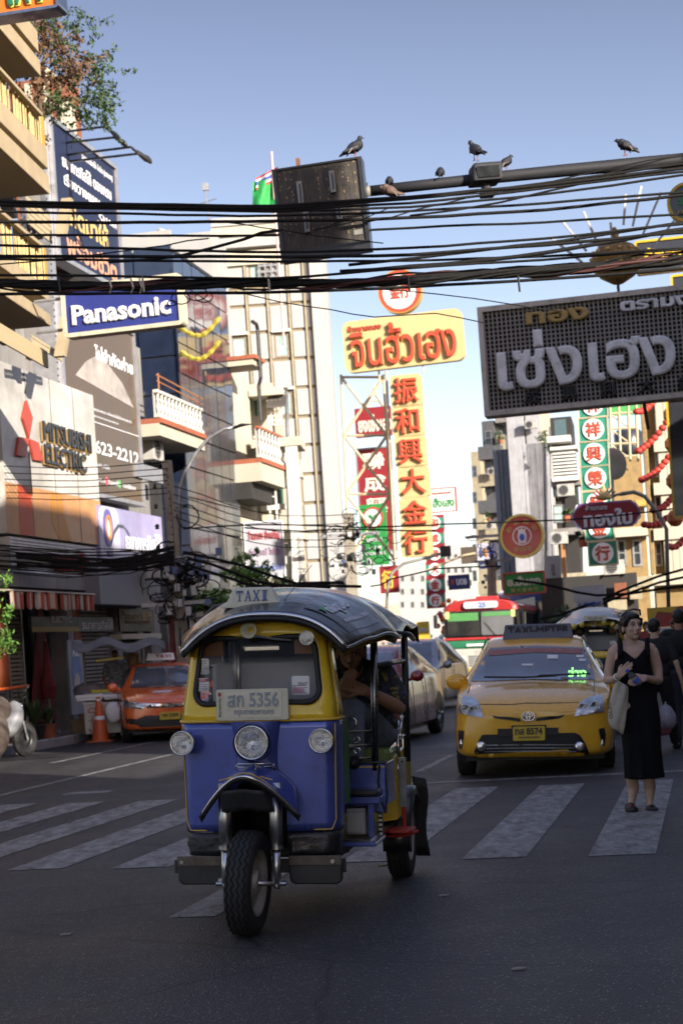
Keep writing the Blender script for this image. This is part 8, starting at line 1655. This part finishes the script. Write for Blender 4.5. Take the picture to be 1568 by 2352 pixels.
# small street tree by the pole
st_ = thing('street_tree', 'small bright green street tree behind the taxi sign', 'tree', P(530, 1600, 40).xy.to_3d()); q = st_.location
obj('trunk', MB().tube([(0,0,0), (.1,0,1.8), (.3,.1,2.8)], [.07,.05,.03], 8), BARK, st_, smooth=True)
for a, b in ((490,1385),(580,1300)): obj('branch', MB().tube([(.1,0,1.8), P(a,b,40)-q], [.04,.015], 6), BARK, st_, smooth=True)
for x, y, n, sx, sz in ((555,1345,520,.5,.22),(520,1372,420,.45,.18),(590,1330,300,.35,.22),(548,1310,160,.18,.25),(488,1388,200,.3,.12),(575,1290,80,.12,.15)): leaves('foliage', P(x,y,40)-q, n, .075, mat('bright leaf', (.09,.19,.03), .55, var=.5, scale=3), st_, (sx*1.6,.5,sz*1.6), 'stuff', 9)
# ---------------- left pavement ----------------
g = G(232, 1706); cn_ = thing('traffic_cone', 'orange traffic cone with white bands on the road by the kerb', 'cone', g); CO = mat('orange cone', (.50,.09,.02), .5, var=.15, dirt=.3)
obj('cone_body', MB().lathe([(.17,.04),(.035,.86),(.028,.88),(0,.88)], 24), CO, cn_, auto=40); obj('base', MB().box(-.24,.24,-.24,.24,0,.04), CO, cn_, bev=.01); obj('weight', MB().box(-.27,.27,-.27,.27,.0,.025), BLK, cn_)
obj('band', MB().lathe([(.105,.44),(.093,.51)], 24), WHT, cn_); obj('band', MB().lathe([(.049,.80),(.044,.83)], 24), WHT, cn_)
def onpav(x, Y): Y *= 1.112; g = P(x, 1600, Y); g.z = .14; return g
ct = thing('vendor_cart', 'street vendor cart under a grey tarpaulin', 'cart', onpav(255, 30.4), rad(8)); f = frame_of(ct)
r = f.rect(192, 1596, 338, 1604); obj('counter', MB().box(r[0], r[1], -.3, .5, .72, .80), GREY, ct, bev=.01)
for x in (r[0]+.05, r[1]-.05):
    for y in (-.28, .48): obj('post', MB().tube([(x,y,0),(x,y,1.62)], .018, 6), GREY, ct)
rows = []
for i in range(13):
    row = []
    for j in range(7):
        x = f.px(166,1490)[0]+(f.px(378,1500)[0]-f.px(166,1490)[0])*i/12; row.append((x, -.9+1.8*j/6, 1.86-.12*i/12-.10*abs(j-3)/3-.07*(j==0)-.02*(j==1)-.06*sin(i*1.1)-.03*sin(j*2+i)))
    rows.append(row)
obj('tarpaulin', MB().grid(rows), mat('grey blue tarpaulin', (.13,.135,.145), .85, var=.3, scale=3, bump=.5, bscale=6, dirt=.3), ct, smooth=True, solid=.012)
obj('light_tube', MB().tube([(f.px(220,1510)[0],-.4,1.42),(f.px(285,1510)[0],-.4,1.46)], .022, 8), mat('warm yellow tube', (.7,.6,.15), .4), ct)
obj('shelf_front', MB().box(r[0], r[0]+.75, -.32, -.28, .15, .72), mat('cream board', (.36,.33,.25), .7, var=.2, dirt=.5), ct)
def tcrate(nm, lab, x, z, Y, w, h, m, cat='box', txt=None, tm=None, trot=(0,0,0), d=.4, bev=.02):
    p = P(x, 1600, Y*1.112); th = thing(nm, lab, cat, (p.x, p.y, z), rad(8)); obj('body', MB().box(-w/2, w/2, -d/2, d/2, 0, h), m, th, bev=bev); obj('lid', MB().box(-w/2-.015, w/2+.015, -d/2-.015, d/2+.015, h-.06, h-.0), m, th, bev=.01)
    if txt: letter(th, txt, 0, h*.45, h*.75, w*.6, tm or DRED, -d/2-.002, .004, .01, rot=trot)
    return th
FOAM = mat('dirty white foam', (.46,.44,.38), .8, var=.15, dirt=.45, dirtcol=(.2,.17,.1))
tcrate('foam_box', 'tall white foam box with red lettering beside the cone', 211, .16, 29.7, .34, .62, FOAM, txt='Sushi D', tm=mat('red print', None), trot=(0, -rad(90), 0))
tcrate('foam_box', 'cream foam box stuffed with a white bag, right of the cone', 258, .16, 29.7, .40, .60, FOAM)
tcrate('foam_tray', 'row of white foam trays along the front of the cart', 205, .80, 29.9, .5, .12, WHT, 'tray'); tcrate('foam_tray', 'white foam tray at the right end of the cart front', 262, .80, 29.9, .4, .10, WHT, 'tray')
tcrate('fruit_crate', 'yellow and green crate on the cart counter', 242, .80, 30.3, .50, .20, mat('yellow crate', (.48,.42,.03), .5), 'crate'); tcrate('fruit_crate', 'orange basket beside the yellow crate', 275, .80, 30.3, .22, .16, CO, 'crate'); tcrate('cardboard_box', 'open cardboard box on the pavement behind the cone', 182, .15, 30.6, .4, .28, mat('cardboard', (.22,.15,.09), .9), 'box'); tcrate('fruit_crate', 'yellow tray of goods at the back of the cart', 300, .92, 31.0, .45, .14, mat('yellow crate', None), 'crate')
def sack(nm, lab, x, z, Y, r, m, sc=(1,.8,.8)):
    o = obj(nm, MB().ball((0,0,0), r, 14, sc), m, smooth=True); p = P(x, 1600, Y*1.112); o.location = (p.x, p.y, z+r*sc[2]*.95); tag(o, lab, 'bag')
    for v in o.data.vertices: v.co *= 1+.25*mnoise.noise(v.co*7)
sack('cloth_bundle', 'grey cloth bundle on the left end of the cart', 205, .80, 30.5, .24, mat('grey bundle', (.18,.16,.17), .9, var=.4), (1.3,.8,.75)); sack('plastic_bag', 'crumpled white plastic bag hanging on the foam box', 259, .36, 29.4, .17, WHT, (1,.5,1.2)); sack('plastic_bag', 'pale plastic bags at the right end of the cart', 282, .62, 30.0, .16, WHT, (.8,.7,1.4)); sack('plastic_bag', 'bag of orange snacks hung under the tarpaulin', 313, 1.25, 31.2, .2, mat('tan snack bag', (.35,.22,.12), .5), (.7,.5,1.2))
for i, (x, lb) in enumerate(((395,'folded red parasol, left one by the utility pole'),(421,'folded red parasol, right one against the tuk-tuk canopy'),(113,'folded dark red parasol in front of the dark shop'))):
    th = thing('parasol', lb, 'parasol', onpav(x, 32.3 if i < 2 else 31.5)); obj('cloth', MB().lathe([(.04,1.72 if i<2 else 1.9),(.06,1.6),(.11,1.2),(.17,.75 if i < 2 else .95),(.13,.72)], 14), mat('red parasol cloth', (.42,.03,.02), .7, var=.3, scale=4, bump=.5) if i < 2 else mat('dark red cloth', None), th); obj('tip', MB().tube([(0,0,1.7),(0,0,1.95)], [.035,.01], 8), mat('pale tip', (.4,.4,.45), .5), th); obj('pole', MB().tube([(0,0,0),(0,0,1.9)], .02, 6), GREY, th); obj('foot', MB().cyl((0,0,0), .18, .06, 14), GREY, th)
for i, (x, Y, h, lb) in enumerate(((78,28.9,.55,'broad leafed potted plant by the scooter'),(105,29.3,.4,'low dark potted plant right of the broad leafed one'),(52,29.2,.7,'tall spiky potted plant behind the scooter'))):
    th = thing('potted_plant', lb, 'plant', onpav(x, Y)); obj('pot', MB().lathe([(0,0),(.13,0),(.18,.26),(.2,.28),(.17,.28),(0,.25)], 16), BLKP if i != 1 else TERR, th, auto=40)
    R = random.Random(i)
    for k in range(26 if i != 2 else 12):
        a = R.uniform(0,6.28); L_ = h*R.uniform(.6,1.15); sp = R.uniform(.15,.55)*(1 if i != 2 else .4); wd = .035 if i != 2 else .03; n_ = Vector((-sin(a), cos(a), 0))*wd; P_ = [Vector((cos(a)*sp*t_*L_*1.2, sin(a)*sp*t_*L_*1.2, .27+L_*(t_-.35*sp*t_*t_))) for t_ in (0,.35,.7,1)]
        obj('leaf', MB().grid([[p-n_*w_, p+n_*w_] for p, w_ in zip(P_, (.3,1.2,1.0,.05))]), LEAFM, th, smooth=True)
p2 = P(50, 1600, 29.3); p2.z = 0
bike('white and black scooter parked at the kerb at the left edge', p2, rad(150), mat('white scooter fairing', (.20,.20,.21), .3, coat=.6)); p3 = P(-22, 1600, 28.6); p3.z = 0
cv = thing('covered_motorbike', 'motorbike under a brown cover cut by the left edge', 'motorbike', p3); blob('cover', [('l', [(Vector((0,-.5,.3)), .2), (Vector((0,-.2,.95)), .16), (Vector((.05,.3,.85)), .22), (Vector((0,.8,.6)), .28)]), ('e', Vector((.02,-.1,.45)), (.26,.6,.42))], mat('brown cover', (.10,.075,.06), .8, var=.3, bump=.6, bscale=6), cv, .02, 4); obj('wheel', MB().lathe([(.2,-.05),(.29,-.04),(.29,.04),(.2,.05)], 20, (0,-.55,.29), 'x'), TYRE, cv)
hn = thing('hanging_plant', 'bright green leafy branch hanging in at the left edge', 'plant', P(4, 1400, 26)); 
for y, n in ((-.0,120),(-.35,110),(-.65,80),(.3,60)): leaves('foliage', (.0,0,y), n, .05, mat('bright leaf', None), hn, (.18,.2,.2), 'stuff', 5)
obj('stem', MB().tube([(-.3,0,.5),(-.1,0,.1),(0,0,-.7)], .015, 5), BARK, hn)
og = thing('orange_banner', 'orange cloth banner hanging at the left edge below the canopy', 'banner', P(-8, 1462, 31.5)); obj('cloth', MB().grid([[(-.35+.09*i+.02*sin(j), .03*sin(i*1.7), -1.0+.35*j) for i in range(7)] for j in range(6)]), mat('orange cloth', (.24,.06,.02), .7, var=.2), og, smooth=True, solid=.01); obj('rail', MB().tube([(-.4,-.03,-1.0),(.55,-.03,-.95)], .03, 8), CO, og)
mh = obj('manhole_cover', MB().cyl((0,0,0), .33, .006, 28), mat('cast iron', (.05,.045,.045), .5, metal=.5, var=.4, bump=.6)); mh.location = G(690, 2190, .002); mh['kind'] = 'structure'
mh.location = ST(15.5, -9.6, .001)
# ---------------- air conditioners, pipes, stains of use on the facades ----------------
ACM = mat('air conditioner casing', (.38,.37,.34), .5, var=.12, dirt=.45, dirtcol=(.14,.11,.08))
ac0 = None
def ac(label, x, y, Y, rz, w_=.8, front=0):
    global ac0
    th = thing('air_conditioner', label, 'air conditioner', P(x, y, Y), rz, 'air conditioners on the facades')
    obj('casing', MB().box(-w_/2, w_/2, -.3, 0, 0, w_*.7), ACM, th, bev=.015)
    m_ = MB(); ring(m_, ellipse(-.1, w_*.35, .24, .24, 20), ellipse(-.1, w_*.35, .21, .21, 20), -.32, -.30); obj('fan_ring', m_, GREY, th); obj('fan_grille', MB().prism(ellipse(-.1, w_*.35, .21, .21, 16), -.305, -.30), DARK, th)
    for k in range(4): obj('grille_bar', MB().box(-.31, .11, -.318, -.308, w_*.35-.15+.09*k, w_*.35-.135+.09*k), GREY, th)
    obj('bracket', MB().box(-w_/2, -w_/2+.04, -.32, .05, -.05, 0), BLKP, th); obj('bracket', MB().box(w_/2-.04, w_/2, -.32, .05, -.05, 0), BLKP, th)
for a in (('air conditioner below the glass balcony on the right', 1300, 1140, 80, -rad(10)), ('air conditioner low on the dark shophouse, right', 1285, 1250, 80, -rad(10)), ('air conditioner on the ochre building under the dish', 1432, 1200, 66, -rad(6)), ('air conditioner above the white lightbox', 1410, 1320, 66, -rad(6)),
          ('air conditioner on the cream corner house by the ladder', 668, 1100, 54.6, -rad(4)), ('air conditioner near the top of the bold finned building', 1220, 985, 117, -rad(16)), ('air conditioner halfway up the dark building with balconies', 1132, 1090, 146, -rad(20)), ('air conditioner lower on the dark building with balconies', 1128, 1215, 146, -rad(20)), ('air conditioner over the bank canopy behind the pole', 350, 1330, 39, RL), ('air conditioner in the dark opening by the blank grey board', 340, 1060, 43, RL)): ac(*a)
for lb, pts, r in (('grey downpipe on the edge of the cream corner house', ((658,900,54.4),(664,1200,54.4),(668,1500,54.4)), .07), ('dark pipe down the ochre building', ((1405,1060,67),(1408,1250,67),(1412,1400,67)), .07), ('white pipe up the dark shophouse on the right', ((1330,980,81),(1338,1200,81),(1342,1400,81)), .06), ('black cable run down the grey finned building', ((1262,980,99),(1268,1200,99),(1270,1380,99)), .06)):
    q = P(*pts[0]); o = obj('downpipe', MB().tube([P(*p)-q for p in pts], r, 6), GREY if 'grey' in lb else WF if 'white' in lb else BLKP, smooth=True); o.location = q; tag(o, lb, 'pipe')
for i, (x, y, Y, s_, lb) in enumerate(((1150,1010,147,1.2,'plants on an upper balcony of the dark building'),(1122,1190,147,.9,'plants on a lower balcony of the dark building'),(1300,1185,81,.5,'leafy pot on the balcony under the louvred box'),(548,985,54,.35,'dry grass tuft on the white steel canopy'),(1340,1240,60,.4,'greenery beside the green sign column'))):
    pl = thing('balcony_plant', lb, 'plant', P(x, y, Y)); leaves('foliage', (0,0,.2*s_), 90, .11*max(1, s_), LEAFM, pl, (.5*s_,.3*s_,.4*s_), 'stuff', 5); obj('pot', MB().lathe([(0,-.25),(.16,-.25),(.2,0),(0,0)], 10), TERR, pl)
# litter and stains on the road
for i, (x, y, c, lb) in enumerate(((870,1990,(.30,.24,.12),'flattened yellow scrap on the road beside the rear wheel'),(1010,2060,(.3,.3,.28),'small pale scrap of paper on the dark road'),(140,2150,(.25,.24,.2),'tiny pale scrap on the road at left'),(1180,2230,(.28,.26,.22),'crumb of litter on the road at right'))):
    o = obj('litter', MB().prism([(0,0),(.05,.01),(.06,.04),(.02,.05),(-.01,.03)], 0, .006, 'z'), mat('litter %d' % i, c, .8)); o.location = G(x, y, .002); tag(o, lb, 'litter')
